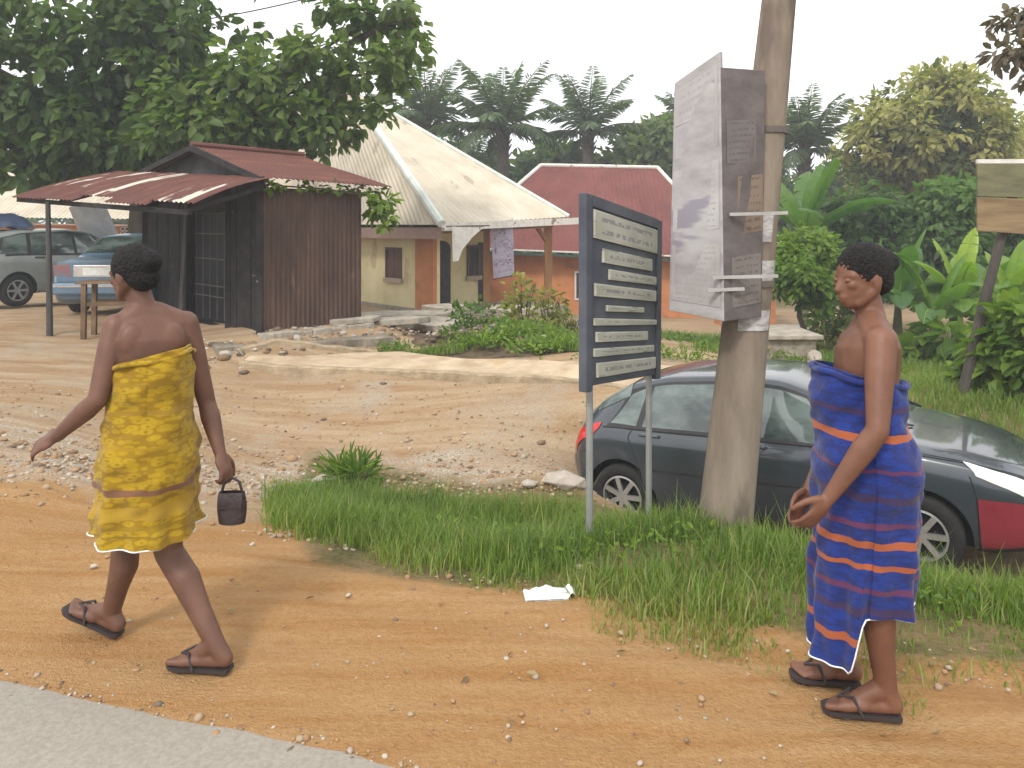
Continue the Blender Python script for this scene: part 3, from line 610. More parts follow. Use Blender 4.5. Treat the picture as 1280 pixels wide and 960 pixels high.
# orange corner pillar, porch posts with bracket
q = MB(); q.slab([HP(.50, 1.02, hb_z), HP(.50, 1.02, ez), HP(.50, 1.75, ez), HP(.50, 1.75, hb_z)], .03); q.slab([HP(.50, .99, hb_z), HP(.62, .99, hb_z), HP(.62, .99, ez), HP(.50, .99, ez)], .028); q.build("corner_pillar", M_TERR, hs_, off=ho)
for a, w_ in ((2.12, .17), (4.45, .22)):
    q = MB(); q.beam(HP(a, .8, hb_z - .1), HP(a, .8, ez + .12), w_, w_); pp = q.build("porch_post", M_PILL, hs_, off=ho, bevel=.01)
    if a > 4: k = MB(); k.beam(HP(a - .1, .8, ez - .35), HP(a - .5, .8, ez + .08), .09, .09); k.build("bracket", M_PILL, pp, off=ho)
q = MB(); q.beam(HP(.6, .8, ez - .06), HP(4.6, .8, ez + .10), .12, .14); q.build("porch_beam", M_PINK, hs_, off=ho)
# window in the long wall
def house_window(pt, ax, nrm, w_, h, bars, frame, glass, nm="window"):
    pt, ax, nrm = Vector(pt), Vector(ax), Vector(nrm); up = Vector((0, 0, 1))
    q = MB(); c = pt + up * h / 2 + nrm * .012
    for s in (-1, 1): q.beam(c + ax * s * (w_ / 2) - up * (h / 2 + .03), c + ax * s * (w_ / 2) + up * (h / 2 + .03), .06, .06, nrm)
    for s in (-1, 1): q.beam(c - ax * (w_ / 2 - .03) + up * s * h / 2, c + ax * (w_ / 2 - .03) + up * s * h / 2, .06, .055, nrm)
    for i in range(1, bars + 1): k = -w_ / 2 + w_ * i / (bars + 1); q.beam(c + ax * k - up * (h / 2 - .03), c + ax * k + up * (h / 2 - .03), .025, .03, nrm)
    wo = q.build(nm, frame, hs_, off=ho)
    g_ = MB(); P = [c + ax * sx * (w_ / 2 - .02) + up * sy * (h / 2 - .02) - nrm * .006 for sx, sy in ((-1, -1), (1, -1), (1, 1), (-1, 1))]; g_.slab(P if (P[1] - P[0]).cross(P[2] - P[0]).dot(nrm) > 0 else P[::-1], .02); g_.build("pane", glass, wo, off=ho)
    s_ = MB(); s_.beam(c - ax * (w_ / 2 + .08) - up * (h / 2 + .055) + nrm * .04, c + ax * (w_ / 2 + .08) - up * (h / 2 + .055) + nrm * .04, .05, .12, up); s_.build("sill", M_SILL, wo, off=ho)
    return wo
M_CURT = noisy("maroon_shutter", (.10, .05, .04), (.16, .085, .065), 8, .8, stretch=(6, 6, .5))
house_window(HP(.55, 2.78, .36), HL, -HR, .68, .80, 1, M_WFRAME, M_CURT)
house_window(HP(2.83, 2.2, .35), HR, -HL, .40, .85, 1, M_WFRAME, M_GLASS)
# arched door in the porch wall
q = MB(); c0, c1 = HP(1.32, 2.19, hb_z + .02), HP(2.02, 2.19, hb_z + .02); pts = [c0, c1, c1 + Vector((0, 0, 1.55))]
for i in range(1, 8): a = math.pi * i / 8; pts.append(c0.lerp(c1, .5 + .5 * math.cos(a)) + Vector((0, 0, 1.55 + .22 * math.sin(a))))
pts.append(c0 + Vector((0, 0, 1.55))); q.slab(pts, .04); dd = q.build("door", M_DKDOORGAP, hs_, off=ho)
k = MB(); k.ball(HP(1.92, 2.15, hb_z + .85), .03); k.build("handle", M_BAR, dd, off=ho)
for z in (.2, .9):
    k = MB(); a0, a1 = HP(1.42, 2.183, hb_z + z), HP(1.90, 2.183, hb_z + z); k.slab([a0, a1, a1 + Vector((0, 0, .5)), a0 + Vector((0, 0, .5))], .012); k.build("door_panel", M_DKDOORGAP, dd, off=ho)
# dark flat panel painted as the shaded opening by the middle post
q = MB(); a0, a1 = HP(3.02, 2.19, hb_z + .02), HP(3.30, 2.19, hb_z + .02); q.slab([a0, a1, a1 + Vector((0, 0, 1.7)), a0 + Vector((0, 0, 1.7))], .03); q.build("shaded_opening_panel", M_DKDOORGAP, hs_, off=ho)

# ------------------------------------------------------------------ printed banner and torn white sheet hanging at the porch
def banner_mat(name, base, ink, sc_, cells):
    m, t, b = new_mat(name); L = t.links.new
    tc = t.nodes.new("ShaderNodeTexCoord"); br = t.nodes.new("ShaderNodeTexBrick")
    mp = t.nodes.new("ShaderNodeMapping"); L(tc.outputs['UV'], mp.inputs['Vector'])
    br.offset = .35; br.inputs['Scale'].default_value = 1; br.inputs['Brick Width'].default_value = 1 / cells[0]; br.inputs['Row Height'].default_value = 1 / cells[1]; br.inputs['Mortar Size'].default_value = .012
    br.inputs['Color1'].default_value = (*base, 1); br.inputs['Color2'].default_value = (*ink, 1); br.inputs['Mortar'].default_value = (*[v * .6 for v in base], 1)
    L(mp.outputs[0], br.inputs['Vector'])
    n = t.nodes.new("ShaderNodeTexNoise"); n.inputs['Scale'].default_value = sc_; n.inputs['Detail'].default_value = 3; m2 = t.nodes.new("ShaderNodeMapping"); m2.inputs['Scale'].default_value = (1, 3.2, 1); L(tc.outputs['UV'], m2.inputs['Vector']); L(m2.outputs[0], n.inputs['Vector'])
    r = t.nodes.new("ShaderNodeValToRGB"); r.color_ramp.elements[0].position = .44; r.color_ramp.elements[1].position = .56; L(n.outputs['Fac'], r.inputs['Fac'])
    mx = t.nodes.new("ShaderNodeMixRGB"); L(r.outputs['Color'], mx.inputs['Fac']); L(br.outputs['Color'], mx.inputs['Color1']); mx.inputs['Color2'].default_value = (*base, 1)
    L(mx.outputs[0], b.inputs['Base Color']); b.inputs['Roughness'].default_value = .6
    return m
def uv_grid(o, nu, nv):
    uv = o.data.uv_layers.new(name="UVMap")
    for p in o.data.polygons:
        for li in p.loop_indices:
            vi = o.data.loops[li].vertex_index
            if vi < (nu + 1) * (nv + 1): uv.data[li].uv = ((vi % (nu + 1)) / nu, (vi // (nu + 1)) / nv)
def sheet(parent, name, p00, p10, p11, p01, mat, t=.004, nu=10, nv=14, wob_=.012, off=(0, 0, 0)):
    p00, p10, p11, p01 = map(Vector, (p00, p10, p11, p01)); n = (p10 - p00).cross(p01 - p00).normalized(); q = MB()
    def f(u, v, k=0): return (p00 * (1 - u) + p10 * u) * (1 - v) + (p01 * (1 - u) + p11 * u) * v + n * (wob_ * math.sin(u * 5 + v * 4) * (1 - v) + k)
    q.grid(lambda u, v: f(u, v), nu, nv); q.grid(lambda u, v: f(1 - u, v, -t), nu, nv)
    o = q.build(name, mat, parent, smooth=True, off=off); uv_grid(o, nu, nv); return o
M_BAN = banner_mat("printed_banner", (.36, .33, .40), (.10, .055, .105), 9, (3, 9))
bn = W(628, 279, 19.6); bo = thing("banner", bn, "purple and grey printed banner hanging from the porch eave beside the middle post", "banner")
sheet(bo, "printed_sheet", W(617, 349, 19.55), W(643, 344, 19.7), W(641, 277, 19.7), W(613, 279, 19.5), M_BAN, off=bn)
q = MB(); q.tube([W(612, 278, 19.5), W(642, 276, 19.72)], .022, 8); q.build("hanging_rod", M_WFRAME, bo, off=bn)
q = MB(); q.tube([W(616, 349, 19.55), W(644, 344, 19.7)], .018, 8); q.build("bottom_rod", M_WFRAME, bo, off=bn)
for px in (614, 640):
    q = MB(); q.tube([W(px, 278, 19.6), W(px, 272, 19.6)], .008, 5); q.build("cord", M_WFRAME, bo, off=bn)
tn = W(575, 284, 18.0); t_o = thing("torn_sheet", tn, "torn white plastic sheet drooping from the porch roof's near corner", "plastic sheet")
q = MB(); q.slab([W(565, 283, 17.9), W(566, 327, 17.95), W(573, 326, 17.97), W(578, 312, 18.0), W(591, 296, 18.15), W(606, 283, 18.35)], .02); q.build("cloth", M_WHITEF, t_o, off=tn)
q = MB(); q.beam(W(558, 283, 17.85), W(612, 282, 18.4), .03, .03); q.build("batten", M_WFRAME, t_o, off=tn)

# ------------------------------------------------------------------ red roofed house behind
M_MAROON = noisy("maroon_roof_sheet", (.125, .034, .028), (.175, .052, .042), 1.2, .65, 0, spots=(1.1, .60, (.165, .042, .036), (1, .6, 1)))
M_GREEN = plain("green_gutter", (.02, .06, .04), .5)
rh = thing("red_roof_house", W(760, 395, 27), "low orange house under a wide maroon sheet roof with white edges", "house"); ro_ = rh.location.copy()
EL_, ER_ = W(560, 308, 26.0), W(925, 322, 26.0); R1, R2 = W(676, 207, 30), W(822, 210, 30); BL_, BR_ = EL_ + Vector((0, 8, 0)), ER_ + Vector((.9, 8, 0))
q = MB(); tri_sheet(q, EL_, ER_, R1, R2, 60, .012, (.45,)); q.build("roof", M_MAROON, rh, off=ro_)
q = MB(); tri_sheet(q, BL_, EL_, R1 + Vector((0, .1, 0)), R1, 30, .012); q.build("roof", M_MAROON, rh, off=ro_)
q = MB(); tri_sheet(q, ER_, BR_, R2, R2 + Vector((0, .1, 0)), 30, .012); q.build("roof", M_MAROON, rh, off=ro_)
q = MB(); tri_sheet(q, BR_, BL_, R2 + Vector((0, .1, 0)), R1 + Vector((0, .1, 0)), 60, .012); q.build("roof", M_MAROON, rh, off=ro_)
for a, b_ in ((EL_, R1), (R1, R2), (R2, ER_)):
    q = MB(); q.tube([a + Vector((0, 0, .02)), b_ + Vector((0, 0, .02))], .075, 8); q.build("ridge_cap", M_WHITEF, rh, off=ro_)
q = MB(); q.beam(EL_ + Vector((0, -.04, -.03)), ER_ + Vector((0, -.04, -.03)), .05, .10, (0, 1, 0)); q.build("eave_board", M_WHITEF, rh, off=ro_)
q = MB(); q.beam(EL_ + Vector((0, .03, -.16)), ER_ + Vector((0, .03, -.16)), .08, .16, (0, 1, 0)); q.build("gutter", M_GREEN, rh, off=ro_)
zb = -2.2; x0, x1 = EL_.x + .6, W(905, 330, 26.6).x
q = MB(); q.slab([(x0, 26.6, zb), (x1, 26.6, zb), (x1, 26.6, .72), (x0, 26.6, .82)], .2); q.build("wall", M_TERR, rh, off=ro_)
q = MB(); q.slab([(x1, 26.82, zb), (x1, 33, zb), (x1, 33, .72), (x1, 26.82, .72)], .2); q.build("wall", M_TERR, rh, off=ro_)
for px, w_ in ((729, .55), (870, .6)):
    c = W(px, 357, 26.6); q = MB(); h = .95
    for s in (-1, 1): q.box((c.x + s * w_ / 2, 26.58, c.z), (.06, .06, h + .06)); q.box((c.x, 26.58, c.z + s * h / 2), (w_ - .06, .055, .06))
    q.box((c.x, 26.585, c.z), (.03, .03, h - .06)); wo = q.build("window", M_WHITEF, rh, off=ro_)
    g_ = MB(); g_.box((c.x, 26.592, c.z), (w_ - .05, .012, h - .05)); g_.build("pane", M_GLASS, wo, off=ro_)
# eroded earth bank below its wall
# small grey-roofed hut behind the pole
hu = thing("hut", W(965, 395, 24), "small hut with grey sheet roof between the pole and the leafy shrub", "hut"); huo = hu.location.copy()
M_GRSH = noisy("grey_zinc_sheet", (.17, .14, .13), (.27, .235, .22), 2, .6)
a, b_, c, d = W(905, 322, 22), W(984, 318, 22), W(968, 282, 24.5), W(915, 284, 24.5)
q = MB(); tri_sheet(q, a, b_, d, c, 16, .012); q.build("roof", M_GRSH, hu, off=huo)
q = MB(); q.beam(a + Vector((0, -.03, -.02)), b_ + Vector((0, -.03, -.02)), .04, .08, (0, 1, 0)); q.build("eave_board", M_WHITEF, hu, off=huo)
q = MB(); q.slab([(a.x + .3, 22.4, -1.6), (b_.x - .2, 22.4, -1.6), (b_.x - .2, 22.4, b_.z), (a.x + .3, 22.4, a.z)], 1.8); q.build("wall", M_TERR, hu, off=huo)
q = MB(); q.slab([(b_.x - .9, 22.38, -1.1), (b_.x - .4, 22.38, -1.1), (b_.x - .4, 22.38, .3), (b_.x - .9, 22.38, .3)], .03); q.build("door", M_DKDOORGAP, hu, off=huo)

# ------------------------------------------------------------------ long cream roofed house at the far left
lh = thing("long_house", W(60, 300, 27), "long cream roofed house with orange wall behind the parked cars", "house"); lo_ = lh.location.copy()
a, b_ = W(-330, 268, 26), W(205, 274, 26); c, d = b_ + Vector((-1.2, 5, 2.6)), a + Vector((1, 5, 2.6))
q = MB(); tri_sheet(q, a, b_, d, c, 90, .02); q.build("roof", M_BEIGE, lh, off=lo_)
q = MB(); tri_sheet(q, b_, b_ + Vector((0, 9, 0)), c, c + Vector((0, .1, 0)), 30, .02); q.build("roof", M_BEIGE, lh, off=lo_)
q = MB(); q.beam(a + Vector((0, 0, -.22)), b_ + Vector((0, 0, -.22)), .05, .34, (0, 1, 0)); q.build("fascia", M_PINK, lh, off=lo_)
q = MB(); q.slab([(a.x, 27, -.6), (b_.x - .5, 27, -.6), (b_.x - .5, 27, b_.z - .2), (a.x, 27, b_.z - .2)], .2); q.build("wall", M_TERR, lh, off=lo_)
vb = W(162, 294, 27); q = MB()
for i in range(4):
    for j in range(4):
        q.lathe([(.055, 0), (.055, -.05), (.085, -.05), (.085, 0), (.055, 0)], (vb.x + (i - 1.5) * .15, 26.94, vb.z + (j - 1.5) * .15), Matrix.Rotation(R(90), 3, 'X'), 10)
q.build("vent_block", M_WHITEF, lh, off=lo_)
q = MB(); q.slab([(vb.x - .32, 26.985, vb.z - .32), (vb.x + .32, 26.985, vb.z - .32), (vb.x + .32, 26.985, vb.z + .32), (vb.x - .32, 26.985, vb.z + .32)], .012); q.build("vent_backing", M_GLASS, lh, off=lo_)

# ------------------------------------------------------------------ concrete bits on the right (steps, well slab, block)
M_STONEW = noisy("rough_stone_side", (.20, .175, .13), (.36, .32, .25), 8, .95, .6, 25)
c = W(985, 437, 12); s_ = thing("stone_platform", (c.x, c.y + .5, G(c.x, c.y)), "low stone platform with pale slab on top beyond the dark car's roof", "platform")
q = MB(); q.box((0, 0, .10), (.95, .9, .5)); q.build("stone_base", M_STONEW, s_, bevel=.03)
q = MB(); q.box((.0, -.02, .385), (1.10, 1.05, .07)); q.build("slab", M_GREYC, s_, bevel=.012)
c = W(945, 424, 12.3); o = MB().box((0, 0, 0), (.42, .4, .26)).build("concrete_block", M_CONC, bevel=.02); o.location = (c.x, 12.5, c.z - .02); tag(o, "square pale concrete block just right of the utility pole's foot, on the slab's left", "block")
c = W(990, 401, 17); o = MB().box((0, 0, 0), (.9, 1.2, .5)).build("concrete_step", M_GREYC, bevel=.02); o.location = (c.x, c.y, G(c.x, c.y) + .12); tag(o, "grey concrete step in front of the small hut", "step")
c = W(907, 420, 15.5); o = MB().box((0, 0, 0), (.16, .16, 1.0)).build("marker_post", M_CONC, bevel=.01); o.location = (c.x, c.y, G(c.x, c.y) + .4); tag(o, "short pale concrete post at the orange house's right corner", "post")
c = W(1018, 446, 12); v, f = ico(); o = MB().add([(a * .14, b_ * .12, c_ * .17) for a, b_, c_ in v], [tuple(x) for x in f]).build("stone", M_PALE, bevel=.02); o.location = (c.x, c.y, G(c.x, c.y) + .12); tag(o, "upright grey stone at the right end of the stone platform", "stone")

# ------------------------------------------------------------------ utility pole with the signboards strapped to it
M_POLE = noisy("weathered_concrete_pole", (.165, .13, .10), (.27, .22, .17), 4, .92, .4, 30, stretch=(1, 1, .25), spots=(2.5, .60, (.135, .105, .085), (1, 1, .3)))
M_SGREYX = plain("dull_pale_strip", (.36, .34, .33), .7)
pz = G((905 - 640) / F * 5.0, 5.0); PB = Vector(((905 - 640) / F * 5.0, 5.0, pz)); PT = Vector(((990 - 640) / F * 5.0, 5.05, 3.9))
up_ = thing("utility_pole", PB, "leaning grey brown concrete utility pole with tall signboards and worn posters", "pole")
def pole_at(z): t_ = (z - PB.z) / (PT.z - PB.z); return PB.lerp(PT, t_)
ptop = pole_at(6.8); q = MB(); zs = np.linspace(pz - .4, 6.8, 14)
q.tube([pole_at(z) for z in zs], [.176 - .019 * (z - pz) for z in zs], 20); q.build("shaft", M_POLE, up_, smooth=True, off=PB)
q = MB(); c = pole_at(6.4); q.beam(c + Vector((-.9, 0, 0)), c + Vector((.9, 0, 0)), .1, .1); q.build("cross_arm", M_GREYW, up_, off=PB)
for z in (2.35, 1.35):
    c = pole_at(z); r = .182 - .019 * (z - pz); q = MB(); q.lathe([(r, -.02), (r + .006, -.02), (r + .006, .02), (r, .02)], c, n=24); q.build("strap", M_BAR, up_, off=PB)
for i, (z0, z1, a0, a1) in enumerate(((1.62, 1.80, 200, 300), (1.36, 1.50, 210, 330), (1.22, 1.31, 190, 270), (1.05, 1.18, 235, 320))):
    q = MB(); q.grid(lambda u, v, z0=z0, z1=z1, a0=a0, a1=a1: pole_at(z0 + (z1 - z0) * v) + Vector((math.cos(R(a0 + (a1 - a0) * u)), math.sin(R(a0 + (a1 - a0) * u)), 0)) * (.181 - .019 * (z0 + (z1 - z0) * v - pz)), 12, 4)
    q.build("poster", noisy("old_poster_%d" % i, (.24, .22, .21), (.50, .48, .47), 14, .8, stretch=(1, 1, 3)), up_, smooth=True, off=PB)
for z0, px0, px1 in ((268, 912, 984), (347, 890, 972), (363, 884, 930)):
    a = W(px0, z0, 4.70); b_ = W(px1, z0 - 2, 4.72); q = MB(); q.beam(a, b_, .02, .026 if z0 < 300 else .020, (0, 1, 0)); q.build("sign_strip", M_SGREYX, up_, off=PB)
# two tall boards in a V: pale printed face on the left, dark one on the right
def print_rows(cols, seed, x0=.06, x1=.94): return cols
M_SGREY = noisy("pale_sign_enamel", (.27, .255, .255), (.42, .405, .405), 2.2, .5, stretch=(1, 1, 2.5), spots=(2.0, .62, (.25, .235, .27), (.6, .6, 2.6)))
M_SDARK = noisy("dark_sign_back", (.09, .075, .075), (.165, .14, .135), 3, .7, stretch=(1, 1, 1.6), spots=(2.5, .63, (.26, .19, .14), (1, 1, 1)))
M_SINK = plain("sign_lettering", (.14, .125, .14), .6)
bs = thing("signboard", W(905, 235, 4.72), "tall pale and dark signboard pair folded round the left side of the pole", "sign"); bso = bs.location.copy()
sy = 4.74
def board(pa, pb, pc, pd, mat, nm, t_=.03): q = MB(); q.slab([pa, pb, pc, pd], t_); return q.build(nm, mat, bs, off=bso, bevel=.004)
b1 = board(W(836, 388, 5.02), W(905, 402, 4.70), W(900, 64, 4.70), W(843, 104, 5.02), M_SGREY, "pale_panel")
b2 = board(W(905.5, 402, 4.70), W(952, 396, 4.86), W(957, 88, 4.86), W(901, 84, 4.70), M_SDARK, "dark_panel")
rr = random.Random(3)
A0, A1, A2, A3 = W(836, 388, 5.02), W(905, 402, 4.70), W(900, 64, 4.70), W(843, 104, 5.02); nrm = (A1 - A0).cross(A3 - A0).normalized()
def on_b(u, v, k=.004): return (A0 * (1 - u) + A1 * u) * (1 - v) + (A3 * (1 - u) + A2 * u) * v + nrm * k
def text_mat(name, base, ink, rows, seed, dens=.5, uscale=26):
    """worn printed lines: rows of broken dark strokes on a pale ground"""
    m, t, b = new_mat(name); L = t.links.new; tc = t.nodes.new("ShaderNodeTexCoord"); sx = t.nodes.new("ShaderNodeSeparateXYZ"); L(tc.outputs['UV'], sx.inputs[0])
    def mth(op, a, v=None, w_=None):
        n = t.nodes.new("ShaderNodeMath"); n.operation = op
        for i, q in enumerate((a, v, w_)):
            if q is None: continue
            if isinstance(q, (int, float)): n.inputs[i].default_value = q
            else: L(q, n.inputs[i])
        return n.outputs[0]
    vr = mth('MULTIPLY', sx.outputs['Y'], rows); fr = mth('FRACT', vr); fl_ = mth('FLOOR', vr)
    inrow = mth('MULTIPLY', mth('GREATER_THAN', fr, .30), mth('LESS_THAN', fr, .68)); mar = mth('MULTIPLY', mth('GREATER_THAN', sx.outputs['X'], .08), mth('LESS_THAN', sx.outputs['X'], .92))
    cx = t.nodes.new("ShaderNodeCombineXYZ"); L(mth('MULTIPLY', sx.outputs['X'], uscale), cx.inputs[0]); L(mth('MULTIPLY_ADD', fl_, 3.7, seed), cx.inputs[1]); L(mth('MULTIPLY', fr, 2.2), cx.inputs[2])
    n = t.nodes.new("ShaderNodeTexNoise"); n.inputs['Scale'].default_value = 1.0; n.inputs['Detail'].default_value = 2; L(cx.outputs[0], n.inputs['Vector']); st_ = mth('GREATER_THAN', n.outputs['Fac'], 1 - dens)
    c2 = t.nodes.new("ShaderNodeTexNoise"); c2.inputs['Scale'].default_value = 5; c2.inputs['Detail'].default_value = 5; L(tc.outputs['Object'], c2.inputs['Vector'])
    r = t.nodes.new("ShaderNodeValToRGB"); r.color_ramp.elements[0].position = .3; r.color_ramp.elements[1].position = .7; r.color_ramp.elements[0].color = (*[v * .72 for v in base], 1); r.color_ramp.elements[1].color = (*base, 1); L(c2.outputs['Fac'], r.inputs['Fac'])
    mx = t.nodes.new("ShaderNodeMixRGB"); L(mth('MULTIPLY', mth('MULTIPLY', mth('MULTIPLY', inrow, mar), st_), .75), mx.inputs['Fac']); L(r.outputs['Color'], mx.inputs['Color1']); mx.inputs['Color2'].default_value = (*ink, 1); L(mx.outputs[0], b.inputs['Base Color']); b.inputs['Roughness'].default_value = .6; return m
for k_, (v0, v1, rows, c_) in enumerate(((.80, .96, 5, (.42, .40, .40)), (.655, .785, 4, (.37, .355, .365)), (.345, .605, 12, (.43, .415, .415)), (.05, .285, 11, (.41, .385, .375)))):
    sheet(bs, "printed_panel", on_b(.05, v0), on_b(.95, v0), on_b(.95, v1), on_b(.05, v1), text_mat("sign_print_%d" % k_, c_, (.29, .27, .275), rows, 11.3 * k_, .5), .003, 2, 2, 0.0, bso)
D0, D1, D2, D3 = W(905.5, 402, 4.70), W(952, 396, 4.86), W(957, 88, 4.86), W(901, 84, 4.70); dnr = (D1 - D0).cross(D3 - D0).normalized()
def on_k(u, v, k=.004): return (D0 * (1 - u) + D1 * u) * (1 - v) + (D3 * (1 - u) + D2 * u) * v + dnr * k
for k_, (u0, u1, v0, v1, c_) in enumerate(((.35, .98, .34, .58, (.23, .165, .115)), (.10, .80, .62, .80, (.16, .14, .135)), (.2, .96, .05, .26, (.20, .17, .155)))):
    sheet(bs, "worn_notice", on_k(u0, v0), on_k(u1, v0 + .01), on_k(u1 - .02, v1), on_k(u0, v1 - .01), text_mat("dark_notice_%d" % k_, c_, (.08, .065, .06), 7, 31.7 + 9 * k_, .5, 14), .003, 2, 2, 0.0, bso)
# ------------------------------------------------------------------ directory sign: navy frame with stacked pale name plates
M_NAVY = noisy("navy_sign_paint", (.052, .058, .078), (.090, .098, .120), 4, .5, spots=(3, .65, (.10, .105, .13), (1, 1, 1)))
M_PLATE = noisy("pale_name_plate", (.34, .34, .28), (.52, .51, .43), 3, .6, stretch=(1, 1, 2), spots=(6, .62, (.24, .25, .23), (.6, .6, 3)))
DY0, DY1 = 4.60, 5.45
ds = thing("directory_sign", W(775, 480, 5.0), "navy framed directory sign with stacked pale name plates on two thin legs", "sign"); dso = ds.location.copy()
TL, TR, BL, BR = W(734, 249, DY0), W(824, 281, DY1), W(734, 483, DY0), W(822, 468, DY1)
q = MB(); q.slab([BL, BR, TR, TL], .03); q.build("back_board", M_NAVY, ds, off=dso)
dn = (BR - BL).cross(TL - BL).normalized()
def on_d(u, v, k=.0): return (BL * (1 - u) + BR * u) * (1 - v) + (TL * (1 - u) + TR * u) * v + dn * k
for (u0, u1) in ((-.03, .045), (.955, 1.03)):
    q = MB(); q.slab([on_d(u0, -.03, .012), on_d(u1, -.03, .012), on_d(u1, 1.03, .012), on_d(u0, 1.03, .012)], .055); q.build("frame_post", M_NAVY, ds, off=dso, bevel=.005)
q = MB(); q.slab([on_d(.046, .97, .012), on_d(.954, .97, .012), on_d(.954, 1.03, .012), on_d(.046, 1.03, .012)], .05); q.build("top_rail", M_NAVY, ds, off=dso)
PL = [(.06, .94, .80, .955), (.17, .86, .675, .755), (.25, .93, .585, .645), (.07, .93, .485, .555), (.22, .74, .405, .44), (.06, .94, .325, .365), (.09, .80, .235, .29), (.06, .90, .155, .20), (.10, .93, .04, .12)]
for i, (u0, u1, v0, v1) in enumerate(PL):
    q = MB(); q.slab([on_d(u0, v0, .018), on_d(u1, v0 + .004 * (i % 3), .018), on_d(u1, v1, .018), on_d(u0, v1, .018)], .016); pl = q.build("name_plate", M_PLATE, ds, off=dso, bevel=.003)
    pl.data.materials[0] = M_PLATE; rows = 2 if v1 - v0 > .1 else 1
    sheet(pl, "lettering", on_d(u0 + .02, v0 + .012, .0195), on_d(u1 - .02, v0 + .012 + .004 * (i % 3), .0195), on_d(u1 - .02, v1 - .008, .0195), on_d(u0 + .02, v1 - .008, .0195), text_mat("name_lettering_%d" % i, (.44, .43, .36), (.16, .165, .17), rows, 5.1 * i, .52, 20), .001, 2, 2, 0.0, dso)
for u in (.08, .92):
    p = on_d(u, 0, -.03); q = MB(); q.tube([(p.x, p.y, G(p.x, p.y) - .2), p, on_d(u, .9, -.045)], .022, 8); q.build("leg", plain("galvanised_leg", (.30, .30, .29), .5, metal=.3), ds, off=dso)

# ------------------------------------------------------------------ leaning post with a board at the right edge
LB = W(1203, 462, 9.0); LB.z = G(LB.x, LB.y); LT = W(1255, 270, 9.0); LTT = W(1276, 205, 9.0)
lp = thing("leaning_signpost", LB, "dark post leaning right that carries a weathered olive and brown board", "signpost")
M_OLIVE = noisy("olive_board_paint", (.10, .10, .055), (.18, .165, .09), 3, .8, stretch=(1, 1, 3))
M_BRB = noisy("brown_board_wood", (.17, .11, .06), (.27, .19, .10), 3, .85, stretch=(.5, 1, 4))
q = MB(); q.tube([LB - (LT - LB) * .1, LB.lerp(LT, .5), LTT], [.065, .058, .05], 10); q.build("post", noisy("dark_post_wood", (.045, .038, .033), (.085, .072, .06), 5, .9, .3, 30, stretch=(1, 1, .3)), lp, off=LB)
dB = Vector((.98, -.2, 0)); a = W(1222, 289, 8.92); wB = dB * 1.5
q = MB(); q.slab([a, a + wB + Vector((0, 0, -.10)), a + wB + Vector((0, 0, .33)), a + Vector((0, 0, .40))], .04); q.build("lower_board", M_BRB, lp, off=LB, bevel=.006)
a2 = a + Vector((0, 0, .41)); q = MB(); q.slab([a2, a2 + wB + Vector((0, 0, -.06)), a2 + wB + Vector((0, 0, .36)), a2 + Vector((0, 0, .38))], .04); q.build("upper_board", M_OLIVE, lp, off=LB, bevel=.006)
a3 = a2 + Vector((0, 0, .385)); q = MB(); q.slab([a3, a3 + wB + Vector((0, 0, -.02)), a3 + wB + Vector((0, 0, .03)), a3 + Vector((0, 0, .05))], .06); q.build("top_edge", M_WHITEF, lp, off=LB)
# overhead cable
cb = MB(); P0, P1 = Vector((-9, 21, 7.4)), Vector((2, 19, 10.2)); cb.tube([P0.lerp(P1, i / 20) - Vector((0, 0, .5 * (1 - (i / 10 - 1) ** 2))) for i in range(21)], .018, 6)
tag(cb.build("overhead_cable", plain("cable_black", (.03, .03, .03), .6)), "thin dark overhead cable crossing the pale sky above the big tree", "cable")
# ------------------------------------------------------------------ leaves
def unit(a): return a / (np.linalg.norm(a, axis=-1, keepdims=True) + 1e-9)
def leaf_geo(P, D, N, Ln, Wd, droop=.15, fold=.18):
    """six-point leaves folded along the midrib: base, two right, tip, two left"""
    D = unit(D); S = unit(np.cross(D, N)); N = np.cross(S, D); Ln = Ln[:, None]; Wd = Wd[:, None]
    t1, t2 = P + D * Ln * .35, P + D * Ln * .72 - N * Ln * droop * .5
    tip = P + D * Ln - N * Ln * droop * 1.3
    V = np.stack([P, t1 + S * Wd * .5 + N * Wd * fold, t2 + S * Wd * .38 + N * Wd * fold * .7, tip, t2 - S * Wd * .38 + N * Wd * fold * .7, t1 - S * Wd * .5 + N * Wd * fold], 1)
    b = (np.arange(len(P)) * 6)[:, None]
    Q = np.stack([b + np.array([0, 1, 2, 3]), b + np.array([0, 3, 4, 5])], 1).reshape(-1, 4)
    return V.reshape(-1, 3), Q
class Leaves:
    def __init__(s): s.V = []; s.Q = []; s.T = []; s.n = 0
    def add(s, V, Q, T): s.V.append(V); s.Q.append(Q + s.n); s.T.append(T); s.n += len(V)
    def build(s, name, mat, parent=None, off=None):
        V = np.vstack(s.V)
        if off is not None: V = V - np.array(off)[None]
        return fast_mesh(name, V, np.vstack(s.Q), mat, parent, tint=np.concatenate(s.T))
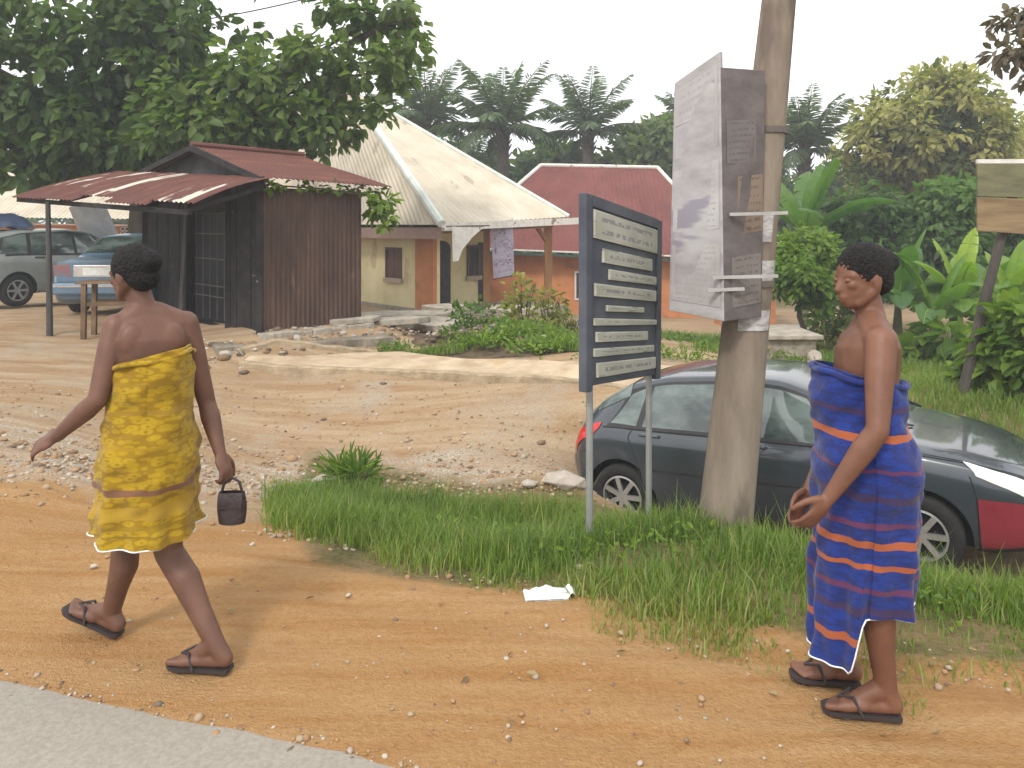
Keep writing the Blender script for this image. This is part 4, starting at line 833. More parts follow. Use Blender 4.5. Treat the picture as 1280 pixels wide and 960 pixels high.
def lobe_leaves(LV, c, r, n, ln, wd, clump=24, crad=.35, shell=.5, up=.7, tint=(0, 1), rng=RNG, centers=None, droop=.35, flat=.75):
    """leaves gathered in clumps spread through an ellipsoid, thicker towards its outside"""
    nc = max(3, n // clump); d = unit(rng.normal(size=(nc, 3))); rad = (shell ** 3 + (1 - shell ** 3) * rng.uniform(0, 1, nc)) ** (1 / 3)
    cc = np.array(c) + d * rad[:, None] * np.array(r)
    if centers is not None: centers.extend([tuple(x) for x in cc])
    k = rng.integers(0, nc, n); ct = rng.uniform(0, 1, nc); o = rng.normal(size=(n, 3)); o[:, 2] *= flat
    P = cc[k] + unit(o) * (rng.uniform(0, 1, n)[:, None] ** .5) * crad
    out = unit(P - np.array(c)); lo = unit(P - cc[k])
    D = unit(out * .5 + lo * .9 + rng.normal(size=(n, 3)) * .45 - np.array([0, 0, droop]))
    N = unit(np.array([0, 0, 1.0]) * up + out * .45 + rng.normal(size=(n, 3)) * .4)
    s = rng.uniform(.65, 1.25, n); V, Q = leaf_geo(P, D, N, ln * s, wd * s)
    T = np.clip(tint[0] + (tint[1] - tint[0]) * (.55 * ct[k] + .45 * rng.uniform(0, 1, n)), 0, 1)
    LV.add(V, Q, np.repeat(T, 2))
M_BARK = noisy("grey_bark", (.07, .055, .042), (.15, .12, .095), 6, .95, .6, 25, stretch=(1, 1, .25))
def limbs(root, base, top, r0, lobes, off, twigs=(), fork=.62):
    base, top = Vector(base), Vector(top); q = MB(); rr = random.Random(int(abs(base.x) * 100))
    mid = base.lerp(top, .5) + Vector((rr.uniform(-.15, .15), rr.uniform(-.1, .1), 0)); q.tube([base - Vector((0, 0, .2)), base + Vector((0, 0, .25)), mid, top], [r0 * 1.35, r0, r0 * .85, r0 * .68], 10)
    for c, r in lobes:
        c = Vector(c); s_ = base.lerp(top, rr.uniform(fork, 1.0)); m_ = s_.lerp(c, .5) + Vector((rr.uniform(-.2, .2), rr.uniform(-.2, .2), rr.uniform(.0, .35)))
        q.tube([s_, m_, c], [r0 * .5, r0 * .3, r0 * .12], 7)
        for _ in range(4):
            e = c + Vector((rr.uniform(-1, 1) * r[0] * .85, rr.uniform(-1, 1) * r[1] * .85, rr.uniform(-.6, .9) * r[2] * .9)); s2 = m_.lerp(c, rr.uniform(.2, 1)); q.tube([s2, s2.lerp(e, .5) + Vector((0, 0, .1)), e], [r0 * .2, r0 * .12, r0 * .04], 5)
    return q.build("trunk", M_BARK, root, smooth=True, off=off)
M_LEAF_BIG = leafmat("broad_leaf", [(.038, .066, .020), (.070, .118, .030), (.115, .175, .042), (.20, .25, .065)], .5)
M_LEAF_MANGO = leafmat("mango_leaf", [(.030, .052, .016), (.080, .105, .026), (.29, .28, .085), (.44, .40, .16)], .45)
M_LEAF_DK = leafmat("dense_green_leaf", [(.032, .062, .018), (.062, .120, .030), (.10, .18, .038), (.155, .25, .05)], .45)
M_LEAF_YG = leafmat("yellow_green_leaf", [(.05, .075, .018), (.10, .14, .025), (.19, .21, .035), (.32, .29, .06)], .35)
M_LEAF_BR = leafmat("fresh_green_leaf", [(.040, .085, .016), (.085, .155, .022), (.14, .225, .028), (.22, .30, .04)], .45)
M_LEAF_FAR = leafmat("distant_leaf", [(.040, .070, .026), (.085, .135, .042), (.15, .20, .060), (.24, .26, .085)], .5)
M_PALM = leafmat("palm_frond", [(.045, .078, .032), (.085, .135, .052), (.13, .19, .075), (.18, .24, .11)], .25, rough=.4, spec=.5)
M_BANANA = leafmat("banana_leaf", [(.045, .105, .030), (.080, .170, .038), (.15, .26, .036), (.30, .40, .045)], .45, rough=.4, spec=.45)

# ------------------------------------------------------------------ the big broad-leaved tree over the kiosk
tx, ty = W(168, 300, 17).x, 17.0; tb_ = Vector((tx, ty, G(tx, ty)))
bt = thing("broadleaf_tree", tb_, "big dark broad leaved tree spreading over the kiosk roof", "tree")
def lob(px, py, Y, rpx, rpy=None, ry=None):
    c = W(px, py, Y); k = Y / F; rpy = rpy or rpx; return tuple(c), (rpx * k, ry or (rpx * k), rpy * k)
LB_ = [(lob(60, 90, 16.5, 150, 100, 1.9), 2500, (0, .75)), (lob(-90, 40, 16.5, 150, 130, 2), 1200, (0, .7)), (lob(190, 50, 17, 130, 90, 2.0), 2600, (0, .7)), (lob(40, -60, 17, 190, 110, 2.2), 2200, (0, .8)), (lob(230, -70, 17.5, 130, 80, 2), 800, (0, .8)),
       (lob(120, 165, 16.6, 120, 62, 1.5), 2600, (0, .75)), (lob(285, 140, 16, 95, 50, 1.4), 1700, (.15, 1)), (lob(20, 190, 16.3, 90, 40, 1.2), 1100, (.0, .8)), (lob(335, 95, 15.8, 60, 44, 1.1), 560, (.2, 1)), (lob(250, 165, 15.4, 80, 30, 1.0), 1100, (.25, 1)), (lob(150, 120, 18.4, 140, 85, 1.2), 1500, (0, .4))]
LV = Leaves(); cen = []
for (c, r), n, tn in LB_: lobe_leaves(LV, c, r, int(n * .74), .29, .18, 24, .36, .35, tint=tn, centers=cen, droop=.5)
# loose sprays reaching right, sky showing between
for px, py, rp, n in ((400, 60, 42, 300), (440, 30, 34, 230), (470, 75, 42, 300), (505, 40, 30, 190), (430, 110, 40, 330), (375, 150, 44, 420), (410, 170, 30, 220), (490, 12, 26, 130), (465, 140, 24, 140), (500, 100, 26, 130), (300, 172, 40, 300), (340, 178, 34, 220), (455, -25, 40, 220), (395, 0, 30, 130), (520, 55, 18, 70), (440, 165, 18, 90)):
    c, r = lob(px, py, 15.6 + .5 * math.sin(px), rp, rp * .62, .55); lobe_leaves(LV, c, r, int(n * .7), .26, .16, 14, .22, .2, tint=(.25, 1), centers=cen, droop=.5)
LV.build("crown", M_LEAF_BIG, bt, off=tb_)
limbs(bt, tb_, W(175, 150, 17), .26, [x[0] for x in LB_] + [lob(400, 60, 15.6, 40), lob(470, 75, 15.6, 50, 30), lob(420, 110, 15.8, 50, 30), lob(490, 30, 15.6, 40, 20), lob(375, 150, 15.6, 40, 30)], tb_)
# creeper leaves along the kiosk's eave
cr = MB; ce = thing("creeper_vine", KP(-.2, 1.2, 2.3), "green creeper leaves hanging along the kiosk's right eave and back corner", "vine")
LV = Leaves()
for b_ in np.linspace(.1, 2.0, 9): lobe_leaves(LV, tuple(KP(-.12, b_, 2.33)), (.08, .08, .05), 16, .10, .07, 8, .07, .2, tint=(.4, 1))
for z in (2.15, 2.0, 1.85): lobe_leaves(LV, tuple(KP(-.22, 1.95, z)), (.16, .14, .12), 46, .15, .10, 10, .12, .2, tint=(.5, 1))
LV.build("leaves", M_LEAF_BR, ce, off=ce.location)
q = MB(); q.tube([KP(-.1, 0, 2.33), KP(-.12, 1.0, 2.31), KP(-.18, 2.0, 2.2), KP(-.2, 2.0, 1.8)], .012, 5); q.build("stem", M_BARK, ce, off=ce.location)

# ------------------------------------------------------------------ broadleaf trees behind and to the right
def tree(name, px, Yb, label, lobes, ln, wd, mat, r0=.2, top=None, clump=26, crad=.5, shell=.45, group=None, droop=.35, seed=1, cat="tree"):
    rng = np.random.default_rng(seed); x = (px - 640) / F * Yb; b_ = Vector((x, Yb, G(x, Yb))); o = thing(name, b_, label, cat, group); LV = Leaves(); L0 = []
    for (px_, py_, rx_, ry_, n, tn) in lobes:
        c, r = lob(px_, py_, Yb + rng.uniform(-.6, .6), rx_, ry_); lobe_leaves(LV, c, r, n, ln, wd, clump, crad, shell, tint=tn, rng=rng, droop=droop); L0.append((c, r))
    LV.build("crown", mat, o, off=b_)
    tp = W(top[0], top[1], Yb) if top else W(lobes[0][0], lobes[0][1] + lobes[0][3] * .3, Yb); limbs(o, b_, tp, r0, L0, b_); return o
tree("mango_tree", 1165, 27, "big round mango tree flushed with pale yellow new leaves", [(1165, 165, 92, 70, 3200, (.25, 1)), (1105, 185, 50, 50, 1300, (.3, 1)), (1215, 175, 48, 60, 1400, (.25, .95)), (1180, 120, 55, 36, 1300, (.4, 1)), (1150, 225, 95, 40, 1800, (0, .55)), (1160, 180, 70, 45, 1500, (0, .25)), (1105, 245, 40, 26, 450, (.3, 1)), (1190, 225, 34, 16, 300, (.5, 1))], .30, .15, M_LEAF_MANGO, .35, (1160, 230), 34, .42, .62, seed=3)
tree("mango_tree", 1300, 30, "smaller mango tree beyond the leaning signpost at the right edge", [(1300, 190, 55, 46, 1200, (.2, .95)), (1275, 230, 50, 36, 900, (.1, .8)), (1340, 210, 60, 60, 900, (.2, .9))], .42, .14, M_LEAF_MANGO, .25, (1300, 240), 26, .45, .5, seed=4)
tree("leafy_tree", 1195, 19, "dense bright green leafy tree under the mango tree and behind the bananas", [(1195, 275, 75, 42, 2600, (.2, 1)), (1130, 290, 50, 34, 1500, (.15, .9)), (1255, 270, 50, 45, 1500, (.2, 1)), (1300, 300, 60, 60, 1500, (.1, .9)), (1190, 330, 110, 40, 2200, (0, .6)), (1080, 265, 40, 30, 700, (0, .7)), (1200, 250, 50, 22, 800, (.4, 1)), (1090, 320, 50, 40, 900, (0, .6))], .26, .13, M_LEAF_DK, .16, (1195, 330), 22, .30, .55, seed=5, droop=.55)
tree("shrub_tree", 1012, 14.5, "slim leafy shrub tree with yellow green top beside the hut", [(1010, 315, 36, 28, 1100, (.35, 1)), (1000, 350, 34, 26, 900, (.1, .8)), (1030, 345, 26, 26, 600, (.1, .8)), (985, 330, 16, 20, 240, (.3, .9)), (1020, 375, 26, 16, 300, (0, .7))], .16, .085, M_LEAF_BR, .06, (1000, 345), 18, .17, .4, seed=6)
tree("yellow_bush", 1050, 15.2, "loose olive bush with reddish twigs low behind the blue wrapped woman", [(1050, 400, 34, 26, 700, (0, .6)), (1070, 370, 26, 24, 500, (0, .6)), (1035, 425, 40, 12, 380, (.3, .9))], .15, .07, M_LEAF_YG, .04, (1050, 400), 18, .16, .4, seed=7, cat="bush")
FT = [("forest_tree", 455, 40, "dark distant tree left of the tall palm, behind the cream roof", [(455, 150, 70, 55, 900, (0, .6)), (420, 185, 70, 55, 800, (0, .5)), (500, 170, 50, 50, 700, (0, .6))]),
      ("forest_tree", 575, 42, "low dark tree at the tall palm's foot", [(575, 195, 60, 42, 1000, (0, .5)), (620, 215, 50, 40, 800, (0, .5))]),
      ("forest_tree", 700, 40, "dense round dark tree between the two palms above the maroon roof", [(700, 190, 42, 34, 1100, (0, .7)), (665, 205, 44, 30, 800, (0, .5)), (745, 205, 42, 36, 900, (0, .6))]),
      ("forest_tree", 805, 36, "yellowish leafy tree rising over the maroon roof's right end", [(810, 175, 36, 34, 900, (.4, 1)), (780, 195, 34, 28, 800, (.3, 1)), (842, 165, 40, 40, 900, (.2, .9)), (820, 215, 60, 34, 900, (0, .7))]),
      ("forest_tree", 890, 44, "tall hazy tree hidden mostly by the pole's signboards", [(890, 165, 44, 50, 900, (.2, .9)), (930, 200, 50, 50, 900, (0, .7)), (880, 225, 60, 40, 800, (0, .6))]),
      ("forest_tree", 985, 42, "dark tree mass under the right hand palm", [(985, 240, 55, 45, 1100, (0, .5)), (1040, 235, 45, 50, 1000, (0, .45)), (1060, 205, 36, 30, 600, (0, .5))]),
      ("forest_tree", 1245, 46, "dark distant tree filling behind both mango trees", [(1240, 230, 90, 50, 1100, (0, .4)), (1150, 260, 90, 50, 1100, (0, .35)), (1330, 250, 80, 60, 900, (0, .4))]),
      ("forest_tree", 345, 34, "dark tree behind the big tree's thin right branches", [(360, 200, 50, 50, 800, (0, .5)), (300, 190, 60, 50, 700, (0, .5))])]
for i, (nm, px, Y, lb, lo) in enumerate(FT):
    tree(nm, px, Y, lb, [(a, b_ + 24, c * 1.05, d * .85, int(n * 1.5), tn) for a, b_, c, d, n, tn in lo], .50, .28, M_LEAF_FAR, .25, None, 22, .75, .35, "forest trees behind the houses", seed=20 + i)
tree("roadside_tree", 1420, 8.6, "tree at the right edge whose brownish drooping branch enters the sky", [(1350, 45, 90, 66, 700, (.2, .8)), (1420, 20, 110, 100, 900, (.1, .8)), (1268, 66, 26, 14, 110, (.3, .9)), (1275, 28, 26, 16, 90, (.3, .9))], .15, .07, leafmat("brownish_leaf", [(.07, .06, .04), (.13, .105, .07), (.19, .15, .10)], .25), .14, (1430, 60), 14, .14, .3, seed=31)
# fill: a band of wood farther off so that no bare horizon shows
LV = Leaves(); rng = np.random.default_rng(55)
for i in range(46):
    x = -75 + 150 * i / 45 + rng.uniform(-2, 2); Y = 58 + rng.uniform(-3, 5); h = rng.uniform(4.5, 6.6)
    lobe_leaves(LV, (x, Y, -1.4 + h * .52), (3.4, 2.2, h * .56), 420, 1.0, .6, 20, 1.1, .4, tint=(0, .8), rng=rng)
tag(LV.build("distant_wood", M_LEAF_FAR), "far hazy band of wood closing the view behind all houses", "wood", kind="stuff")

# ------------------------------------------------------------------ palms
def palm_mesh(seed, nf=26, fl=3.6, upright=.2):
    rng = np.random.default_rng(seed); LV = Leaves(); rb = MB()
    for i in range(nf):
        az_ = i * 2.399 + rng.uniform(-.2, .2); k = (i + .5) / nf; el = R(84 - 88 * k ** 1.35 + rng.uniform(-8, 8)) ; L_ = fl * rng.uniform(.85, 1.1) * (.8 + .2 * math.sin(math.pi * k)); bend = R(rng.uniform(48, 75)) * (.30 + .85 * k)
        pts = [np.zeros(3)]; e = el; ns = 16
        for j in range(ns):
            e -= bend / ns * (j / ns * 1.7 + .15); d = np.array([math.cos(az_) * math.cos(e), math.sin(az_) * math.cos(e), math.sin(e)]); pts.append(pts[-1] + d * L_ / ns)
        pts = np.array(pts); rb.tube([tuple(p) for p in pts], [.045 * (1 - j / ns) + .008 for j in range(ns + 1)], 5)
        m_ = 34; u = np.repeat(np.linspace(.16, .995, m_), 2); side = np.tile([1, -1], m_); f = u * ns; i0 = np.minimum(f.astype(int), ns - 1); fr = (f - i0)[:, None]
        P = pts[i0] * (1 - fr) + pts[i0 + 1] * fr; T = unit(pts[i0 + 1] - pts[i0]); Sd = unit(np.cross(T, np.array([0, 0, 1.0]))) * side[:, None]
        Nn = unit(np.cross(Sd, T) * side[:, None]); Nn = np.where(Nn[:, 2:3] < 0, -Nn, Nn)
        D = unit(T * .62 + Sd * .85 + Nn * rng.uniform(-.15, .35, (len(u), 1)) - np.array([0, 0, .38]) + rng.normal(size=(len(u), 3)) * .07)
        ln = .66 * np.sin(np.pi * np.clip(u * .86 + .12, 0, 1)) ** .7 * fl / 3.6 + .1; V, Q = leaf_geo(P, D, Nn, ln, np.full(len(u), .055 * fl / 3.6 + .01), .22, .1)
        LV.add(V, Q, np.repeat(np.clip(.75 - .6 * k + rng.uniform(-.15, .2, len(u)), 0, 1), 2))
    return LV, rb
M_PTRUNK = noisy("palm_trunk", (.06, .05, .04), (.13, .11, .085), 10, .95, .8, 14)
def palm(px, py, Y, label, seed, fl, nf=26):
    c = W(px, py, Y); gz_ = G(c.x, c.y); o = thing("oil_palm", (c.x, c.y, gz_), label, "palm tree", "oil palms behind the houses"); LV, rb = palm_mesh(seed, nf, fl); top = c.z - gz_
    LV.build("crown", M_PALM, o).location = (0, 0, top); rr_ = rb.build("frond_stalks", M_PTRUNK, o, smooth=True); rr_.location = (0, 0, top)
    q = MB(); rr = random.Random(seed); q.tube([(0, 0, -.2), (.05, 0, top * .5), (0, 0, top)], [.26, .23, .28], 10)
    for i in range(26): a = i * 2.4; z = top - 1.1 + 1.1 * i / 26; q.tube([(.22 * math.cos(a), .22 * math.sin(a), z), (.42 * math.cos(a), .42 * math.sin(a), z + .28)], [.05, .03], 5)
    q.build("trunk", M_PTRUNK, o); return o
palm(628, 166, 33, "tall oil palm with spreading fronds above the cream and maroon roofs", 2, 3.7, 22)
palm(735, 168, 36, "oil palm with upright fronds above the middle of the maroon roof", 5, 3.4, 20)
palm(535, 160, 35, "hazy oil palm half hidden by the big tree's branches", 8, 3.5, 20)
palm(862, 160, 41, "oil palm whose top peeks out left of the pole's pale board", 9, 2.9, 24)
palm(1005, 188, 33, "oil palm standing just right of the utility pole", 12, 3.2, 22)
palm(575, 232, 38, "low oil palm with drooping fronds left of the tall palm's trunk", 15, 3.0, 22)

# ------------------------------------------------------------------ bananas
def banana(px, py, Y, label, seed, n=8, L0=1.5, h=1.2, tint=(.2, .8), spread=1.0):
    x = (px - 640) / F * Y; g_ = G(x, Y); o = thing("banana_plant", (x, Y, g_), label, "banana plant", "banana plants on the right"); rng = np.random.default_rng(seed)
    q = MB(); q.tube([(0, 0, -.1), (.03, 0, h * .5), (.05, .02, h)], [.11, .09, .055], 10); q.build("stem", noisy("banana_stem_%d" % seed, (.09, .10, .04), (.17, .15, .07), 4, .7, stretch=(1, 1, .3)), o)
    LV = Leaves()
    for i in range(n):
        az_ = i * 2.399 + rng.uniform(-.3, .3); k = i / n; el = R(82 - 62 * k * spread + rng.uniform(-8, 8)); Ln = L0 * rng.uniform(.8, 1.15); bend = R(rng.uniform(50, 95)) * (.35 + .9 * k); ns = 18; e = el; p = np.array([.05, .02, h - .1]); pts = [p]
        for j in range(ns):
            e -= bend / ns * (.3 + 1.4 * j / ns); p = p + np.array([math.cos(az_) * math.cos(e), math.sin(az_) * math.cos(e), math.sin(e)]) * Ln / ns; pts.append(p)
        pts = np.array(pts); tn = tint[0] + (tint[1] - tint[0]) * (1 - k) * rng.uniform(.6, 1); V = []; Q = []; T = []; twist = rng.uniform(-.5, .5)
        for sd in (1, -1):
            lift = rng.uniform(-.1, .3); j = 3
            while j < ns:
                w0, w1 = j, min(ns, j + rng.integers(1, 4)); torn = rng.uniform(-.12, .02) if rng.uniform() < .5 else 0
                for jj in range(w0, w1):
                    row = []
                    for q_, a in ((jj, 0), (jj + 1, 0)):
                        t_ = (q_ - 3) / (ns - 3); wd = .23 * L0 / 1.5 * (max(0, math.sin(math.pi * min(1, t_ * .93 + .07))) ** .55); Td = unit(pts[min(q_ + 1, ns)] - pts[max(q_ - 1, 0)]); S_ = unit(np.cross(Td, np.array([0, 0, 1.0]))); S_ = unit(S_ + twist * np.cross(S_, Td)); Nn = np.cross(S_, Td)
                        row.append((pts[q_], pts[q_] + S_ * sd * wd * .55 + Nn * wd * (lift + .08), pts[q_] + S_ * sd * wd + Nn * wd * (lift * .6 - .12 + torn * 2)))
                    b_ = len(V); V += [row[0][0], row[0][1], row[0][2], row[1][0], row[1][1], row[1][2]]
                    if torn and jj == w1 - 1: V[-1] = V[-1] * .75 + V[-4] * .25; V[-2] = V[-2] * .9 + V[-5] * .1
                    Q += [(b_, b_ + 1, b_ + 4, b_ + 3), (b_ + 1, b_ + 2, b_ + 5, b_ + 4)]; T += [tn + rng.uniform(-.05, .05)] * 2
                j = w1
        for j in range(ns):                                   # stalk and midrib
            d_ = unit(pts[min(j + 1, ns)] - pts[j] + 1e-6); S_ = unit(np.cross(d_, np.array([0, 0, 1.0]))) * (.022 * (1 - j / ns) + .005); b_ = len(V)
            V += [pts[j] - S_, pts[j] + S_, pts[j + 1] + S_, pts[j + 1] - S_]; Q += [(b_, b_ + 1, b_ + 2, b_ + 3)]; T += [.95]
        LV.add(np.array(V), np.array(Q), np.clip(np.array(T), 0, 1))
    LV.build("leaves", M_BANANA, o); return o
banana(1005, 400, 19, "tall banana plant with torn upright leaves beside the small hut", 1, 9, 2.3, 2.6, (.1, .6))
banana(1120, 420, 15, "dark leaved banana plant just right of the blue wrapped woman's head", 2, 9, 1.55, 1.0, (.1, .55))
banana(1165, 425, 14.2, "banana plant with broad mid green leaves in the middle of the clump", 3, 9, 1.35, .75, (.25, .75))
banana(1195, 425, 14.6, "bright yellow green banana plant with one upright new leaf", 4, 9, 1.4, 1.0, (.55, 1))
banana(1262, 420, 14.2, "banana plant to the right of the leaning signpost", 5, 9, 1.4, .9, (.35, .95))
banana(1225, 430, 15.2, "banana plant hidden in part by the leaning signpost", 6, 8, 1.3, .9, (.2, .7))
banana(1085, 430, 16.2, "banana plant directly behind the blue wrapped woman's head", 7, 8, 1.4, .9, (.1, .5))
# low broad-leaved plants under the bananas
def low_plant(px, Y, label, seed, mat=None, n=40, ln=.3, wd=.14, r=(.35, .3, .25), zc=.28, group=None, cat="plant", tint=(.3, 1), name="broadleaf_plant", droop=.25):
    x = (px - 640) / F * Y; g_ = G(x, Y) + (moundz(x, Y) if Y < 15 and abs(x) < 3 else 0); o = thing(name, (x, Y, g_), label, cat, group); rng = np.random.default_rng(seed); LV = Leaves()
    lobe_leaves(LV, (0, 0, zc), r, n, ln, wd, 8, .14, .3, tint=tint, rng=rng, droop=droop); LV.build("leaves", mat or M_LEAF_BR, o)
    q = MB()
    for i in range(6): a = i * 1.05; q.tube([(.02 * math.cos(a), .02 * math.sin(a), -.05), (r[0] * .4 * math.cos(a), r[1] * .4 * math.sin(a), zc), (r[0] * .75 * math.cos(a + .3), r[1] * .75 * math.sin(a + .3), zc + r[2] * .7)], [.014, .010, .005], 5)
    q.build("stem", M_BARK, o); return o
low_plant(1155, 13.4, "low plant with heart shaped bright leaves at the foot of the banana clump", 1, n=70, ln=.34, wd=.22)
low_plant(1185, 13.2, "taller bright leafy plant touching the leaning post's left side", 2, n=80, ln=.36, wd=.2, r=(.32, .3, .35), zc=.36)
low_plant(655, 13.6, "tall yellow leaved shrub just left of the porch's right post", 3, M_LEAF_YG, 200, .13, .07, (.30, .28, .48), .62, "garden shrubs by the porch", "shrub", (.35, 1), "croton_shrub")
low_plant(688, 13.2, "yellow green shrub in front of the porch's right post", 4, M_LEAF_YG, 180, .12, .065, (.26, .25, .36), .46, "garden shrubs by the porch", "shrub", (.25, .9), "croton_shrub")
low_plant(716, 13.9, "sparse olive shrub between the porch and the directory sign", 5, M_LEAF_YG, 90, .12, .06, (.26, .25, .22), .30, "garden shrubs by the porch", "shrub", (.0, .8), "croton_shrub")
low_plant(596, 12.6, "dull green weed bush on the left shoulder of the earth heap", 6, M_LEAF_DK, 150, .12, .06, (.5, .4, .22), .16, "garden shrubs by the porch", "shrub", (.2, .9), "weed_bush")
low_plant(447, 6.85, "small round tuft of bright grass standing apart in the gutter", 7, M_LEAF_BR, 320, .16, .022, (.20, .15, .10), .10, None, "grass tuft", (.3, .9), "grass_tuft", -.6)
# near bush at the right edge
tree("roadside_bush", 1285, 9.2, "bright green roadside bush at the right edge under the leaning signpost", [(1270, 445, 48, 42, 1500, (.2, 1)), (1300, 420, 55, 50, 1300, (.2, 1)), (1245, 475, 40, 24, 800, (.2, .9)), (1310, 490, 70, 40, 1200, (.1, .8)), (1265, 395, 22, 16, 240, (.4, 1))], .17, .10, M_LEAF_BR, .05, (1285, 440), 16, .16, .45, seed=61, cat="bush")

# ------------------------------------------------------------------ grass and weeds: uncountable
M_GRASS = leafmat("grass_blade", [(.075, .130, .022), (.125, .200, .032), (.180, .255, .042), (.30, .29, .10)], .40, rough=.55)
def blades(P, h, wd, rng, tint, lean=.35):
    n = len(P); az_ = rng.uniform(0, 6.28, n); d = np.stack([np.cos(az_), np.sin(az_), np.zeros(n)], 1); s = np.stack([-np.sin(az_), np.cos(az_), np.zeros(n)], 1); l = (rng.uniform(.05, 1, n) * lean)[:, None] * h[:, None]; w_ = wd[:, None] / 2; up = np.array([0, 0, 1.0]); hh = h[:, None]
    m_ = P + up * hh * .55 + d * l * .35; t_ = P + up * hh * .97 + d * l * 1.15
    V = np.stack([P - s * w_, P + s * w_, m_ + s * w_ * .8, t_ + s * w_ * .1, t_ - s * w_ * .1, m_ - s * w_ * .8], 1); b_ = (np.arange(n) * 6)[:, None]
    Q = np.stack([b_ + np.array([0, 1, 2, 5]), b_ + np.array([5, 2, 3, 4])], 1).reshape(-1, 4); return V.reshape(-1, 3), Q, np.repeat(np.clip(tint, 0, 1), 2)
def vnoise(x, y, f, seed):
    r_ = np.random.default_rng(seed).uniform(0, 6.28, 6); return (np.sin(x * f + r_[0]) * np.sin(y * f * 1.3 + r_[1]) + np.sin((x + y) * f * .7 + r_[2]) * .6 + np.sin((x - y * 1.4) * f * 1.9 + r_[3]) * .4) / 2
rng = np.random.default_rng(5); LV = Leaves()
N0 = 330000; x = rng.uniform(-2.4, 6.0, N0); y = rng.uniform(1.2, 7.4, N0); s = sdist(x, y); pxx = 640 + F * x / y
tl = (x - EDGE0[0]) * EDT[0] + (y - EDGE0[1]) * EDT[1]
inner = 1.10 + .14 * np.sin(tl * 1.7) + .09 * np.sin(tl * 4.3) + .06 * np.sin(tl * 11.0) + np.clip((560 - pxx) / 230, 0, 1) * .42 - np.clip((pxx - 1000) / 150, 0, 1) * .22
den_boost = 1 + .8 * np.clip((pxx - 1050) / 120, 0, 1)
outer = np.where(pxx < 735, 3.95 - .12 * np.sin(tl * 2) - np.clip((420 - pxx) / 100, 0, 1) * 1.0, 3.55)
den = np.clip((s - inner + .35 * np.clip(vnoise(x, y, 5.5, 21), -.3, .7)) / .42, 0, 1) * np.clip((outer - s) / .25, 0, 1) * np.clip((pxx - 325) / 45, 0, 1) * np.clip(.62 + .75 * vnoise(x, y, 2.7, 1), .05, 1)
# leave the car's own standing place free
cdx, cdy = x - 2.1, y - 6.35; ca = math.atan2(-.54, .84); lx = cdx * math.cos(ca) + cdy * math.sin(ca); ly = -cdx * math.sin(ca) + cdy * math.cos(ca)
den = np.where((np.abs(lx) < 2.1) & (np.abs(ly) < 1.0), 0, den)
den = den * den_boost
keep = rng.uniform(0, 1, N0) < den; x, y, s, tl = x[keep], y[keep], s[keep], tl[keep]
hg = np.clip(.045 + .085 * np.clip((s - 1.1) / .9, 0, 1) + .06 * vnoise(x, y, 3.4, 2), .025, .3) * rng.uniform(.35, 1.35, len(x)) * np.where(rng.uniform(0, 1, len(x)) < .03, 1.7, 1)
V, Q, T = blades(np.c_[x, y, gz(x, y) - .01], hg, rng.uniform(.0045, .0085, len(x)), rng, .40 + .30 * vnoise(x, y, 1.7, 3) + rng.uniform(-.3, .3, len(x)) + np.clip(.35 - (s - 1.1) * .5, 0, .4) + np.where(rng.uniform(0, 1, len(x)) < .10, .65, 0), .8); LV.add(V, Q, T)
gs = LV.build("grass", M_GRASS); tag(gs, "bright green verge grass between the bare shoulder and the dark car", "grass", kind="stuff")
rng = np.random.default_rng(6); LV = Leaves(); N0 = 90000; x = rng.uniform(3.4, 11.5, N0); y = rng.uniform(4.3, 12, N0); pxx = 640 + F * x / y
den = np.clip((pxx - 1105) / 60, 0, 1) * np.clip((x - 3.9 + (y - 5) * .0) / .5, 0, 1) * np.clip((11.0 - y + .5 * np.sin(x * 2)) / .6, 0, 1); keep = rng.uniform(0, 1, N0) < den * np.clip(.75 + .4 * vnoise(x, y, 1.5, 7), .2, 1); x, y = x[keep], y[keep]
V, Q, T = blades(np.c_[x, y, gz(x, y) - .01], np.clip(.12 + .06 * vnoise(x, y, 1.9, 8), .04, .3) * rng.uniform(.5, 1.3, len(x)), rng.uniform(.008, .016, len(x)), rng, .55 + .3 * vnoise(x, y, 1.1, 9) + rng.uniform(-.25, .3, len(x)), .7); LV.add(V, Q, T)
tag(LV.build("meadow_grass", M_GRASS), "light green grass slope beyond the dark car's bonnet at the right", "grass", kind="stuff")
rng = np.random.default_rng(8); LV = Leaves()
def weeds(n, cx, cy, rx, ry, ln, mat_t, z0=0.0):
    a = rng.uniform(0, 6.28, n); r_ = rng.uniform(0, 1, n) ** .6; x = cx + np.cos(a) * r_ * rx; y = cy + np.sin(a) * r_ * ry; k = vnoise(x, y, 3.1, 4) > -.25; x, y = x[k], y[k]; n = len(x)
    P = np.c_[x, y, gz(x, y) + np.array([moundz(p, q_) for p, q_ in zip(x, y)]) + rng.uniform(0, .12, n) + z0]; D = unit(rng.normal(size=(n, 3)) + np.array([0, 0, .5])); V, Q = leaf_geo(P, D, unit(rng.normal(size=(n, 3)) * .5 + np.array([0, 0, 1])), ln * rng.uniform(.6, 1.3, n), ln * .5 * rng.uniform(.6, 1.2, n)); LV.add(V, Q, np.repeat(np.clip(rng.uniform(*mat_t, n), 0, 1), 2))
weeds(1500, .1, 12.0, 1.2, 1.3, .09, (.2, .9)); weeds(900, .35, 11.0, .9, .7, .10, (.45, 1)); weeds(160, -.7, 12.2, .6, .5, .08, (.1, .6)); weeds(500, -.6, 11.2, 1.0, .35, .07, (.4, .9)); weeds(260, -1.75, 11.4, .3, .2, .07, (.3, .8))
